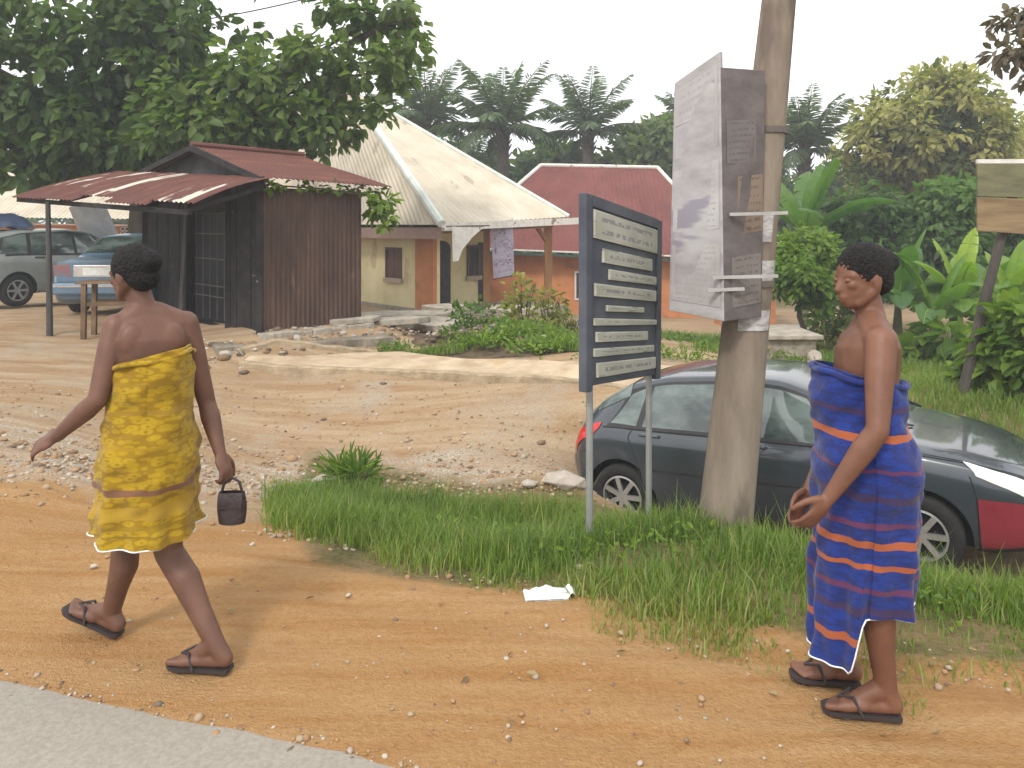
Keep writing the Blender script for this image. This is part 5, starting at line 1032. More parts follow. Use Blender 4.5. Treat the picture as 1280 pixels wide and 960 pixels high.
weeds(500, .9, 4.3, 1.0, .5, .045, (.2, .9)); weeds(300, 2.3, 3.6, .6, .4, .045, (.2, .9)); weeds(350, -.5, 5.0, .6, .5, .05, (.2, .9)); weeds(900, 4.5, 17, 1.8, 1.2, .12, (.1, .7)); weeds(1400, 6.5, 13.4, 2.6, .8, .13, (.2, .9)); weeds(900, 5.0, 14.2, 1.6, .9, .11, (.2, .9)); weeds(900, 9.6, 12.2, 2.5, 1.2, .14, (.3, 1)); weeds(600, 7.0, 10.6, 2.6, .5, .1, (.4, 1)); weeds(400, 4.2, 12.0, 1.0, .7, .08, (.2, .8)); weeds(700, 1.6, 9.8, 1.3, .4, .07, (.3, .9))
tag(LV.build("weeds", M_LEAF_BR), "low leafy weeds on the earth heap and under the banana clump", "weeds", kind="stuff")
rng = np.random.default_rng(12); LV = Leaves()
def tufts(n, cx, cy, rx, ry, h):
    a = rng.uniform(0, 6.28, n); r_ = rng.uniform(0, 1, n) ** .5; x = cx + np.cos(a) * r_ * rx; y = cy + np.sin(a) * r_ * ry; k = vnoise(x, y, 2.6, 14) > -.3; x, y = x[k], y[k]
    V, Q, T = blades(np.c_[x, y, gz(x, y) + moundz(x, y) - .01], h * rng.uniform(.5, 1.3, len(x)), rng.uniform(.01, .018, len(x)), rng, rng.uniform(.1, .8, len(x)), .7); LV.add(V, Q, T)
tufts(2500, .7, 11.2, .8, .8, .16); tufts(2500, 4.6, 13.6, 1.6, 1.2, .16); tufts(5000, 7.6, 12.6, 2.6, 1.1, .2); tufts(1800, 4.2, 18, 1.6, 1.2, .2); tufts(900, -.8, 11.1, .8, .3, .10); tufts(1200, 10, 15, 3, 2, .3)
tag(LV.build("wild_grass", M_GRASS), "scattered wild grass round the heap, stone platform and banana clump", "grass", kind="stuff")

# dry leaves and twigs blown over the dirt
rng = np.random.default_rng(77); LV = Leaves(); n = 900
x = rng.uniform(-6, 3, n); y = rng.uniform(2.4, 10, n); s = sdist(x, y); k = (s > .1) & (rng.uniform(0, 1, n) < .35 + .5 * (vnoise(x, y, 1.9, 31) > .2)); x, y = x[k], y[k]; n = len(x)
D = unit(np.c_[rng.normal(size=(n, 2)), rng.normal(size=n) * .12]); N = unit(np.c_[rng.normal(size=(n, 2)) * .35, np.ones(n)]); V, Q = leaf_geo(np.c_[x, y, gz(x, y) + .012], D, N, rng.uniform(.015, .05, n), rng.uniform(.006, .022, n), .1, .25)
LV.add(V, Q, np.repeat(rng.uniform(0, 1, n), 2))
tag(LV.build("leaf_litter", leafmat("dry_leaf", [(.10, .06, .03), (.20, .12, .05), (.30, .21, .10), (.16, .15, .05)], .1)), "small dry leaves scattered over the bare orange earth", "leaf litter", kind="stuff")
# ------------------------------------------------------------------ cars
def crom(P, u):
    n = len(P) - 1; f = min(max(u, 0), 1) * n; i = min(int(f), n - 1); t_ = f - i; p0, p1, p2, p3 = P[max(i - 1, 0)], P[i], P[i + 1], P[min(i + 2, n)]
    return tuple(.5 * ((2 * b) + (-a + c) * t_ + (2 * a - 5 * b + 4 * c - d) * t_ ** 2 + (-a + 3 * b - 3 * c + d) * t_ ** 3) for a, b, c, d in zip(p0, p1, p2, p3))
def interp(tab, x):
    xs = [a for a, _ in tab]; ys = [b for _, b in tab]; return float(np.interp(x, xs, ys))
def sm(tab, x, k=.07): return (interp(tab, x - k) + 2 * interp(tab, x) + interp(tab, x + k)) / 4
M_TYRE = noisy("tyre_rubber", (.012, .012, .012), (.024, .022, .02), 12, .85)
M_RIM = plain("alloy_rim", (.50, .51, .52), .32, metal=.75)
M_BLACKP = plain("black_plastic", (.015, .015, .016), .55)
M_WELL = plain("wheel_well_black", (.006, .006, .006), .95)
M_CARGLASS = noisy("car_glass_reflections", (.030, .042, .040), (.13, .165, .15), 1.3, .03, spec=.9, stretch=(1, 1, 2.2), lo=.42, hi=.6)  # opaque panes; pale green mottling paints reflections into the base colour
M_HEAD = noisy("headlamp_glass", (.60, .60, .55), (.78, .77, .70), 20, .12, spec=.8)
M_TAILRED = noisy("red_tail_lens", (.42, .012, .012), (.60, .03, .025), 14, .15, spec=.7)
M_CHROME = plain("chrome_trim", (.62, .63, .64), .18, metal=.9)
M_LPLATE = noisy("worn_number_plate", (.60, .60, .56), (.74, .74, .70), 18, .6)
class Car:
    def __init__(s, top, belt, width, roofw, zb, name, loc, rz, label, paint, wb, wr, pitch=0.0):
        s.top, s.belt, s.width, s.roofw, s.zb = top, belt, width, roofw, zb; s.x0, s.x1 = top[0][0], top[-1][0]; s.wb, s.wr = wb, wr
        s.o = thing(name, loc, label, "car", None, rz); s.o.rotation_euler = (0, pitch, rz); s.paint = paint
    def sec(s, x):
        zt = sm(s.top, x); bl = min(sm(s.belt, x), zt - .03); w = sm(s.width, x); wr = min(sm(s.roofw, x), w); zb = sm(s.zb, x); mid = (zb + bl) / 2 + .06; wm = (.955 * w + wr) / 2 + .012
        cab = min(1.0, max(0.0, (zt - bl - .05) / .25)); e = .02 + .045 * cab
        return [(0, zb), (.78 * w, zb), (.93 * w, zb + .03), (.985 * w, zb + .14), (1.0 * w, mid), (.992 * w, bl - .11), (.965 * w, bl - .025), (.945 * w, bl + .012 * cab), (wm, (bl + zt - e) / 2), (wr, zt - e), (.88 * wr, zt - e * .30), (.5 * wr, zt), (0, zt + .004)]
    def S(s, x, v, side=1, off=0.0):
        P = s.sec(x); y, z = crom(P, v); p = Vector((x, side * y, z))
        if off:
            h = .004; a = crom(P, min(1, v + h)); b = crom(P, max(0, v - h)); tv = Vector((0, side * (a[0] - b[0]), a[1] - b[1])); xa, xb = min(s.x1, x + .02), max(s.x0, x - .02); a = crom(s.sec(xa), v); b = crom(s.sec(xb), v); tx_ = Vector((xa - xb, side * (a[0] - b[0]), a[1] - b[1])); n = tx_.cross(tv) * side; p -= n.normalized() * off
        return p
    def body(s, nx_=110, nv=40):
        xs = np.linspace(s.x0, s.x1, nx_); q = MB(); ring = 2 * nv; V = []
        for x in xs:
            V += [s.S(x, j / nv, -1) for j in range(nv + 1)] + [s.S(x, j / nv, 1) for j in range(nv - 1, 0, -1)]
        Fc = [(i * ring + k, i * ring + (k + 1) % ring, (i + 1) * ring + (k + 1) % ring, (i + 1) * ring + k) for i in range(nx_ - 1) for k in range(ring)]
        Fc += [tuple(range(ring - 1, -1, -1)), tuple((nx_ - 1) * ring + k for k in range(ring))]; q.add(V, Fc); me = q.build("tmp_body", s.paint)
        cut = MB(); wmax = max(b for _, b in s.width)
        for wx in s.wb:
            for sd in (-1, 1): cut.lathe([(0, -.17), (s.wr * 1.17, -.17), (s.wr * 1.17, .17), (0, .17)], (wx, sd * (wmax - .06), s.wr * 1.02), Matrix.Rotation(R(90), 3, 'X'), 36)
        co = cut.build("tmp_cut", M_WELL)
        bmx = bmesh.new(); bmx.from_mesh(co.data); bmesh.ops.remove_doubles(bmx, verts=bmx.verts, dist=1e-5); bmesh.ops.recalc_face_normals(bmx, faces=bmx.faces); bmx.to_mesh(co.data); bmx.free()
        bmx = bmesh.new(); bmx.from_mesh(me.data); bmesh.ops.remove_doubles(bmx, verts=bmx.verts, dist=1e-5); bmesh.ops.recalc_face_normals(bmx, faces=bmx.faces); bmx.to_mesh(me.data); bmx.free()
        md = me.modifiers.new("b", 'BOOLEAN'); md.object = co; md.operation = 'DIFFERENCE'; md.solver = 'EXACT'; md.material_mode = 'TRANSFER'
        dg = bpy.context.evaluated_depsgraph_get(); nm = bpy.data.meshes.new_from_object(me.evaluated_get(dg)); bpy.data.objects.remove(me); bpy.data.objects.remove(co)
        o = bpy.data.objects.new("body", nm); COL.objects.link(o); o.parent = s.o; nm.polygons.foreach_set("use_smooth", [True] * len(nm.polygons)); nm.set_sharp_from_angle(angle=R(42)); s.b = o
    def patch(s, name, poly, mat, off=.006, side=1, parent=None, n=14, thick=.0):
        """four corners (x, v) on the skin -> conformal panel"""
        (xa, va), (xb, vb), (xc, vc), (xd, vd) = poly; q = MB()
        def f(u, w_, k=off): return s.S((xa * (1 - u) + xb * u) * (1 - w_) + (xd * (1 - u) + xc * u) * w_, (va * (1 - u) + vb * u) * (1 - w_) + (vd * (1 - u) + vc * u) * w_, side, k)
        q.grid(f if side < 0 else (lambda u, w_: f(1 - u, w_)), n, n)
        return q.build(name, mat, parent or s.o, smooth=True)
    def across(s, name, xa, xb, va, mat, off=.006, parent=None, n=14, va2=None):
        """panel over the middle (windscreen, bonnet strip): from one side's v to the other's"""
        va2 = va if va2 is None else va2; q = MB()
        def f(u, w_):
            x = xa * (1 - w_) + xb * w_; v0_ = va * (1 - w_) + va2 * w_; k = (u - .5) * 2; return s.S(x, 1 - (1 - v0_) * abs(k), 1 if k >= 0 else -1, off)
        q.grid(f, 2 * n, n); return q.build(name, mat, parent or s.o, smooth=True)
    def seam(s, pts, side, parent=None, wd=.005, name="door_seam"):
        q = MB(); P = []
        for (a, b), (c, d) in zip(pts[:-1], pts[1:]):
            for i in range(8): P.append(s.S(a + (c - a) * i / 8, b + (d - b) * i / 8, side, .001))
        P.append(s.S(*pts[-1], side, .001)); q.tube(P, wd, 5); return q.build(name, M_BLACKP, parent or s.o)
    def wheels(s, spokes=7, wd=.19, rim=M_RIM, rimr=.66):
        wmax = max(b for _, b in s.width)
        for wx in s.wb:
            for sd in (-1, 1):
                M = Matrix.Rotation(R(90) * -sd, 3, 'X'); r = s.wr; q = MB(); q.lathe([(r * rimr, -wd * .45), (r * .93, -wd * .5), (r * .985, -wd * .36), (r, -wd * .15), (r, wd * .15), (r * .985, wd * .36), (r * .93, wd * .5), (r * .74, wd * .5), (r * rimr, wd * .42), (r * rimr, -wd * .45)], n=40)
                w_ = q.build("wheel", M_TYRE, s.o, smooth=True); w_.location = (wx, sd * (wmax - wd * .5 - .012), r); w_.rotation_euler = M.to_euler()
                k = MB(); k.lathe([(r * rimr, -wd * .40), (r * rimr * .98, wd * .40), (r * rimr * .9, wd * .42), (r * rimr * .88, wd * .30), (r * rimr * .88, -wd * .3)], n=40); k.lathe([(0, wd * .36), (r * .15, wd * .36), (r * .18, wd * .28), (r * .18, 0)], n=16)
                for i in range(spokes):
                    a = 2 * math.pi * i / spokes; ca_, sa_ = math.cos(a), math.sin(a); k.beam((ca_ * r * .1, sa_ * r * .1, wd * .30), (ca_ * r * rimr * .92, sa_ * r * rimr * .92, wd * .34), r * .14, .025, (0, 0, 1))
                k.build("rim", rim, w_, smooth=False); d = MB(); d.lathe([(0, wd * .05), (r * rimr * .86, wd * .05), (r * rimr * .86, wd * .0)], n=24); d.build("brake_disc", M_WELL, w_)
    def mirror(s, x, v, side, mat):
        p = s.S(x, v, side, 0); q = MB(); q.ball(p + Vector((0, side * .13, .03)), (.055, .105, .075)); q.beam(p, p + Vector((0, side * .1, .01)), .04, .03); q.build("mirror", mat, s.o, smooth=True)
    def handle(s, x, v, side, parent, mat):
        q = MB(); a, b = s.S(x - .09, v, side, .022), s.S(x + .09, v, side, .022); q.tube([s.S(x - .1, v, side, 0), a, b, s.S(x + .1, v, side, 0)], [.011, .013, .013, .011], 7); q.build("handle", mat, parent)

# --- dark hatchback right of centre: nose to the right and towards the camera
M_SLATE = noisy("slate_grey_paint", (.026, .032, .041), (.034, .041, .051), 3, .25, coat=.9, spec=.5)
M_REDB = noisy("dark_red_bumper_paint", (.17, .018, .030), (.24, .030, .042), 3, .35, coat=.5)
top = [(-1.80, .68), (-1.77, .88), (-1.66, 1.00), (-1.45, 1.17), (-1.15, 1.33), (-.80, 1.40), (-.2, 1.425), (.2, 1.40), (.45, 1.32), (1.10, .98), (1.22, .95), (1.55, .90), (1.85, .81), (2.02, .70), (2.10, .55)]
belt = [(-1.80, .66), (-1.7, .84), (-1.4, .92), (-.8, .90), (.6, .87), (1.1, .90), (1.22, .89), (1.55, .83), (1.85, .74), (2.02, .64), (2.1, .51)]
width = [(-1.80, .62), (-1.74, .75), (-1.58, .82), (-1.2, .855), (1.2, .85), (1.7, .79), (1.95, .66), (2.10, .46)]
roofw = [(-1.80, .57), (-1.6, .64), (-1.25, .60), (-.4, .585), (.4, .59), (1.1, .72), (1.3, .72), (1.75, .62), (2.1, .36)]
zb = [(-1.80, .40), (-1.65, .26), (-1.4, .20), (1.5, .20), (1.9, .22), (2.1, .30)]
Fr, Rr = Vector((3.09, 5.70)), Vector((1.07, 7.02)); hd = (Fr - Rr).normalized(); rzc = math.atan2(hd.y, hd.x); rightn = Vector((hd.y, -hd.x)); cc = (Fr + Rr) / 2 - rightn * .80; CARZ = -.985
dc = Car(top, belt, width, roofw, zb, "parked_car", (cc.x, cc.y, CARZ), rzc, "dark slate grey hatchback with dark red front bumper parked behind the verge grass", M_SLATE, (-1.235, 1.205), .30, R(-4.3)); dc.body(); dc.wheels(7)
vb_, vt_ = 7.25 / 12, 8.85 / 12
def glasshouse(c, x0, x1, x2, x3, sd): c.patch("window_surround", [(x0, vb_ - .018), (x1, vb_ - .018), (x2, vt_ + .018), (x3, vt_ + .012)], M_BLACKP, .0025, sd)
for sd in (-1, 1):
    d1 = dc.patch("door", [(-.12, 2.6 / 12), (.92, 2.6 / 12), (.92, 6.55 / 12), (-.12, 6.55 / 12)], M_SLATE, .004, sd); d2 = dc.patch("door", [(-1.0, 3.4 / 12), (-.15, 2.6 / 12), (-.15, 6.55 / 12), (-1.12, 6.55 / 12)], M_SLATE, .004, sd)
    dc.patch("window", [(-.10, vb_), (.98, vb_), (.42, vt_), (-.10, vt_)], M_CARGLASS, .005, sd, d1); dc.patch("window", [(-1.00, vb_), (-.18, vb_), (-.18, vt_), (-.92, vt_)], M_CARGLASS, .005, sd, d2)
    glasshouse(dc, -1.38, 1.06, .45, -1.16, sd)
    dc.patch("quarter_window", [(-1.33, vb_ + .01), (-1.06, vb_), (-.98, vt_), (-1.14, vt_ - .015)], M_CARGLASS, .005, sd)
    dc.handle(.02, 6.1 / 12, sd, d1, M_SLATE); dc.handle(-.92, 6.1 / 12, sd, d2, M_SLATE)
    dc.seam([(.93, 2.6 / 12), (.95, 6.5 / 12), (.98, 7.1 / 12)], sd, d1); dc.seam([(-.135, 2.6 / 12), (-.135, 7.1 / 12)], sd, d1); dc.seam([(-1.02, 3.6 / 12), (-1.13, 5.5 / 12), (-1.1, 7.0 / 12)], sd, d2); dc.seam([(-1.0, 2.65 / 12), (.92, 2.65 / 12)], sd, d1)
    dc.seam([(-.95, 3.9 / 12), (.92, 3.9 / 12)], sd, d1, .010, "side_moulding"); dc.seam([(-1.4, 7.05 / 12), (1.0, 7.1 / 12)], sd, d1, .008, "belt_strip")
    dc.mirror(.84, 7.4 / 12, sd, M_SLATE)
    dc.patch("tail_light", [(-1.775, 5.1 / 12), (-1.50, 5.75 / 12), (-1.42, 7.5 / 12), (-1.71, 7.6 / 12)], M_TAILRED, .008, sd); dc.patch("headlight", [(1.60, 5.7 / 12), (2.03, 4.9 / 12), (2.04, 7.2 / 12), (1.52, 7.9 / 12)], M_HEAD, .008, sd)
    dc.patch("bumper_lip", [(1.57, 1.5 / 12), (2.098, 1.5 / 12), (2.098, 2.75 / 12), (1.60, 2.6 / 12)], M_BLACKP, .0075, sd); dc.patch("fog_lamp", [(1.90, 2.9 / 12), (2.03, 2.9 / 12), (2.03, 3.5 / 12), (1.90, 3.5 / 12)], M_BLACKP, .012, sd); dc.seam([(1.585, 2.2 / 12), (1.595, 4.3 / 12), (1.56, 5.5 / 12)], sd); dc.seam([(1.19, 7.2 / 12), (1.55, 7.75 / 12), (2.0, 7.9 / 12)], sd)
    dc.patch("front_bumper", [(1.60, 2.2 / 12), (2.098, 2.2 / 12), (2.098, 4.6 / 12), (1.60, 4.25 / 12)], M_REDB, .009, sd); dc.patch("rear_bumper", [(-1.797, 1.9 / 12), (-1.58, 1.9 / 12), (-1.56, 4.4 / 12), (-1.797, 4.6 / 12)], M_SLATE, .008, sd)
dc.across("windscreen", .47, 1.10, 8.95 / 12, M_CARGLASS, .004, va2=8.2 / 12); dc.across("rear_window", -1.50, -1.16, 8.6 / 12, M_CARGLASS, .005)
dc.across("bonnet", 1.20, 1.98, 7.9 / 12, M_SLATE, .005, va2=8.2 / 12)
q = MB(); q.slab([(2.108, -.44, .32), (2.108, .44, .32), (2.108, .38, .55), (2.108, -.38, .55)], .02); q.build("front_bumper", M_REDB, dc.o); q = MB(); q.box((2.115, 0, .40), (.012, .6, .1)); q.build("grille", M_BLACKP, dc.o)
q = MB(); q.tube([dc.S(1.13, .74, 1, .012), dc.S(1.02, .84, 1, .018), dc.S(.92, .97, 1, .02)], .009, 6); q.tube([dc.S(1.15, .95, -1, .012), dc.S(1.04, .92, -1, .018), dc.S(.86, .80, -1, .02)], .009, 6); q.build("wiper", M_BLACKP, dc.o)

# --- blue saloon seen from behind, left
M_BLUEP = noisy("faded_blue_paint", (.085, .150, .215), (.125, .195, .265), 3, .35, coat=.6)
top = [(-2.05, .66), (-2.03, .90), (-1.95, 1.0), (-1.45, 1.03), (-1.30, 1.06), (-.75, 1.40), (-.2, 1.44), (.3, 1.40), (1.05, .98), (1.7, .88), (2.05, .70), (2.1, .55)]
belt = [(-2.05, .62), (-2.0, .86), (-1.4, .95), (.6, .90), (1.05, .90), (1.7, .80), (2.1, .5)]
width = [(-2.05, .70), (-2.0, .80), (-1.7, .84), (1.2, .84), (1.8, .76), (2.1, .5)]; roofw = [(-2.05, .62), (-1.3, .70), (-.75, .58), (.3, .58), (1.05, .72), (1.8, .62), (2.1, .4)]; zb = [(-2.05, .34), (-1.9, .22), (1.8, .2), (2.1, .3)]
b0 = W(124, 380, 13.05); bz = .17; fh = Vector((-.06, 1, 0)).normalized(); rzb = math.atan2(fh.y, fh.x)
bc = Car(top, belt, width, roofw, zb, "parked_car", (b0.x + fh.x * 2.05, b0.y + fh.y * 2.05, bz), rzb, "faded blue saloon car seen from behind under the kiosk awning", M_BLUEP, (-1.2, 1.25), .30); bc.body(); bc.wheels(6, rim=M_BLACKP)
bc.across("rear_window", -1.26, -.78, 9.0 / 12, M_CARGLASS, .005); bc.across("windscreen", .34, 1.0, 9 / 12, M_CARGLASS, .005)
for sd in (-1, 1):
    d1 = bc.patch("door", [(-.1, .22), (.9, .22), (.9, 6.55 / 12), (-.1, 6.55 / 12)], M_BLUEP, .004, sd); d2 = bc.patch("door", [(-.9, .28), (-.13, .22), (-.13, 6.55 / 12), (-1.0, 6.55 / 12)], M_BLUEP, .004, sd)
    bc.patch("window", [(-.08, vb_), (.92, vb_), (.32, vt_), (-.08, vt_)], M_CARGLASS, .005, sd, d1); bc.patch("window", [(-1.0, vb_), (-.14, vb_), (-.14, vt_), (-.72, vt_)], M_CARGLASS, .005, sd, d2); glasshouse(bc, -1.06, 1.0, .36, -.76, sd); bc.handle(.05, .5, sd, d1, M_BLUEP); bc.handle(-.8, .5, sd, d2, M_BLUEP); bc.mirror(.8, 7.4 / 12, sd, M_BLUEP)
def facing(car, name, x, pts, mat, t_=.02, parent=None):
    q = MB(); q.slab([(x, y, z) for y, z in pts], t_); return q.build(name, mat, parent or car.o, bevel=.005)
xr = -2.068
for sd in (-1, 1):
    P = [(sd * .46, .70), (sd * .74, .72), (sd * .76, .90), (sd * .48, .92)]; facing(bc, "tail_light", xr, P if sd < 0 else P[::-1], noisy("smoky_tail_lens", (.12, .16, .20), (.30, .10, .09), 9, .2) if sd < 0 else bpy.data.materials["smoky_tail_lens"], .03)
pn = facing(bc, "number_plate_recess", xr - .004, [(-.42, .70), (-.42, .90), (.42, .90), (.42, .70)], M_CHROME); facing(bc, "number_plate", xr - .014, [(-.26, .725), (-.26, .855), (.26, .855), (.26, .725)], M_LPLATE, .01, pn)
q = MB(); q.box((xr - .03, 0, .50), (.10, 1.58, .20)); q.build("rear_bumper", M_BLUEP, bc.o, bevel=.035); q = MB(); q.box((xr - .085, 0, .545), (.012, 1.5, .03)); q.build("bumper_trim", M_CHROME, bc.o)
facing(bc, "boot_lid", xr + .002, [(-.70, .62), (-.70, .96), (.70, .96), (.70, .62)], M_BLUEP, .02)

# --- grey estate car further left, bonnet propped open
M_GREYP = noisy("grey_green_paint", (.20, .22, .21), (.26, .28, .265), 3, .4, coat=.5)
top = [(-2.0, .75), (-1.97, 1.05), (-1.85, 1.25), (-1.6, 1.42), (-1.1, 1.53), (-.1, 1.56), (.35, 1.50), (1.15, 1.02), (1.3, .98), (1.75, .90), (2.05, .75), (2.12, .6)]
belt = [(-2.0, .72), (-1.9, .98), (-1.2, 1.0), (.7, .95), (1.15, .93), (1.75, .82), (2.12, .55)]; width = [(-2.0, .68), (-1.93, .78), (-1.6, .86), (1.3, .86), (1.8, .78), (2.12, .5)]; roofw = [(-2.0, .6), (-1.5, .62), (-.3, .62), (.4, .61), (1.15, .74), (1.8, .64), (2.12, .4)]; zb = [(-2.0, .38), (-1.85, .24), (1.8, .22), (2.12, .32)]
gw = Vector((W(20, 363, 15.2).x, 15.2)); gh = Vector((.46, .89)).normalized(); gn = Vector((gh.y, -gh.x)); gc = gw + gh * 1.28 - gn * .76; gzc = CH - (363 - HY) / F * 15.2 - .32
gcar = Car(top, belt, width, roofw, zb, "parked_car", (gc.x, gc.y, gzc), math.atan2(gh.y, gh.x), "grey green estate car with its bonnet propped open at the far left", M_GREYP, (-1.28, 1.30), .32); gcar.body(); gcar.wheels(6)
for sd in (-1, 1):
    d1 = gcar.patch("door", [(-.05, .22), (.98, .22), (.98, 6.55 / 12), (-.05, 6.55 / 12)], M_GREYP, .004, sd); d2 = gcar.patch("door", [(-.95, .28), (-.08, .22), (-.08, 6.55 / 12), (-1.05, 6.55 / 12)], M_GREYP, .004, sd)
    gcar.patch("window", [(-.03, vb_), (1.02, vb_), (.35, vt_), (-.03, vt_)], M_CARGLASS, .005, sd, d1); gcar.patch("window", [(-1.0, vb_), (-.10, vb_), (-.10, vt_), (-.95, vt_)], M_CARGLASS, .005, sd, d2); gcar.patch("quarter_window", [(-1.6, vb_ + .01), (-1.08, vb_), (-1.03, vt_), (-1.45, vt_)], M_CARGLASS, .005, sd)
    glasshouse(gcar, -1.68, 1.1, .40, -1.5, sd)
    gcar.handle(.06, .5, sd, d1, M_BLACKP); gcar.handle(-.85, .5, sd, d2, M_BLACKP); gcar.seam([(-.065, .22), (-.065, .58)], sd, d1); gcar.seam([(1.0, .22), (1.02, .58)], sd, d1); gcar.mirror(.86, 7.4 / 12, sd, M_GREYP)
    gcar.patch("tail_light", [(-1.965, 5.0 / 12), (-1.72, 5.6 / 12), (-1.70, 7.4 / 12), (-1.9, 7.4 / 12)], M_TAILRED, .008, sd)
gcar.across("windscreen", .40, 1.12, 8.95 / 12, M_CARGLASS, .004)
M_HOODW = noisy("pale_bonnet_underside", (.44, .46, .48), (.58, .60, .62), 3, .6)
q = MB(); hp = [(1.2, -.72, 1.02), (1.2, .72, 1.02), (.72, .66, 2.05), (.74, .40, 2.14), (.74, -.40, 2.14), (.72, -.66, 2.05)]; q.slab([Vector(p) for p in hp], .03); q.build("raised_bonnet", M_HOODW, gcar.o, bevel=.012)
q = MB(); q.tube([(1.7, .6, .92), (1.0, .55, 1.7)], .008, 6); q.build("prop_rod", M_BLACKP, gcar.o)
# dark blue bundle lying on its roof
bu = MB(); c = gcar.o.location; 
u_ = gcar.o.matrix_basis @ Vector((-1.0, .1, 1.57)); rr = random.Random(4)
bu.grid(lambda u, v: ((u - .5) * 1.0, (v - .5) * .9, .30 * (math.sin(math.pi * u) * math.sin(math.pi * v)) ** .5 + .03 * math.sin(u * 13) * math.sin(v * 9 + 2)), 22, 20); bu.grid(lambda u, v: ((u - .5) * 1.0, (.5 - v) * .9, -.0), 2, 2)
o = bu.build("roof_bundle", noisy("navy_tarpaulin", (.020, .034, .075), (.045, .065, .12), 4, .6), smooth=True); o.location = u_; o.rotation_euler = (0, 0, .5); tag(o, "dark blue cloth bundle tied on the grey estate car's roof", "bundle")
# ------------------------------------------------------------------ people: one continuous body each, clothes and hair as children
M_SKIN1 = noisy("deep_brown_skin", (.105, .048, .030), (.150, .070, .044), 7, .52, .07, 160, spec=.4)
M_SKIN2 = noisy("warm_brown_skin", (.130, .056, .033), (.185, .082, .048), 7, .52, .07, 160, spec=.4)
M_HAIR = noisy("black_hair", (.006, .005, .005), (.018, .015, .014), 40, .75, .9, 90)
M_EYE = plain("eye_white", (.55, .52, .48), .25); M_IRIS = plain("dark_iris", (.01, .006, .005), .15)
def rc(q, p0, r0, p1, r1, n=14):
    p0, p1 = Vector(p0), Vector(p1); q.tube([p0.lerp(p1, i / 4) for i in range(5)], [r0 + (r1 - r0) * i / 4 for i in range(5)], n); q.ball(p0, r0, None, n, 9); q.ball(p1, r1, None, n, 9)
def limb(q, pts, rs):
    for a, b, r0, r1 in zip(pts[:-1], pts[1:], rs[:-1], rs[1:]): rc(q, a, r0, b, r1)
def muscle(pts, rs, bulges):
    """insert a thicker point along a segment: (segment, t, radius, offset)"""
    P, Rr_ = list(pts), list(rs)
    for sgm, t_, r, off in sorted(bulges, key=lambda b: (-b[0], -b[1])): P.insert(sgm + 1, pts[sgm].lerp(pts[sgm + 1], t_) + Vector(off)); Rr_.insert(sgm + 1, r)
    return P, Rr_
def frame(d, n):
    d = Vector(d).normalized(); n = Vector(n); n = (n - d * n.dot(d)).normalized(); return d, n, d.cross(n)
def hand(q, wrist, d, n, side, curl=.35, k=1.0, rad=.0082):
    """d: along the hand, n: out of the back of the hand; side +1/-1 places the thumb"""
    d, n, s = frame(d, n); s = s * side; w_ = Vector(wrist)
    M = Matrix((d, s, n)).transposed(); q.ball(w_ + d * .045 * k, (.052 * k, .040 * k, .016 * k), M, 16, 10); rc(q, w_ - d * .02, .024 * k, w_ + d * .03 * k, .021 * k)
    for i, (off, L_, sp_) in enumerate(((.029, .072, .10), (.010, .080, .03), (-.009, .075, -.04), (-.027, .060, -.12))):
        p = w_ + d * .082 * k + s * off * k; a = .12; dv = (d + s * sp_).normalized(); prev = p - dv * .03 * k
        pts = [prev, p]; ang = curl * .5
        for f_ in (.45, .32, .23):
            dd_ = dv * math.cos(ang) - n * math.sin(ang); p = p + dd_ * L_ * f_ * k; pts.append(p); ang += curl * (.9 + .12 * i)
        limb(q, pts, [rad * k, rad * 1.05 * k, rad * .98 * k, rad * .9 * k, rad * .75 * k])
    tb0 = w_ + d * .022 * k + s * .030 * k - n * .004; t1 = tb0 + (d * .75 + s * .75 - n * .25).normalized() * .040 * k; t2 = t1 + (d * .95 + s * .28 - n * .35).normalized() * .032 * k; t3 = t2 + (d * .98 - n * .4).normalized() * .024 * k
    limb(q, [tb0, t1, t2, t3], [.014 * k, .0115 * k, .0100 * k, .0085 * k])
def foot(q, ankle, heel, toe, up, side):
    ankle, heel, toe = map(Vector, (ankle, heel, toe)); d = (toe - heel).normalized(); up = (Vector(up) - d * Vector(up).dot(d)).normalized(); s = up.cross(d) * side; L_ = (toe - heel).length
    rc(q, ankle, .036, heel + up * .034 + d * .01, .032); rc(q, ankle + d * .02, .036, heel + d * L_ * .55 + up * .034, .029); rc(q, heel + d * L_ * .15 + up * .03, .030, heel + d * L_ * .70 + up * .022 + s * .008, .026); rc(q, heel + d * L_ * .45 - s * .012 + up * .026, .026, heel + d * L_ * .72 - s * .026 + up * .018, .018); rc(q, heel + d * L_ * .45 + s * .014 + up * .028, .024, heel + d * L_ * .74 + s * .024 + up * .020, .020)
    for i, (o_, l_, r) in enumerate(((.030, 1.0, .0135), (.012, .99, .0105), (-.004, .955, .0098), (-.019, .915, .0092), (-.032, .87, .0088))):
        b = heel + d * L_ * .72 + s * o_ * .9 + up * .018; rc(q, b, r * 1.05, heel + d * (L_ * l_ - .008) + s * o_ + up * (r + .003), r)
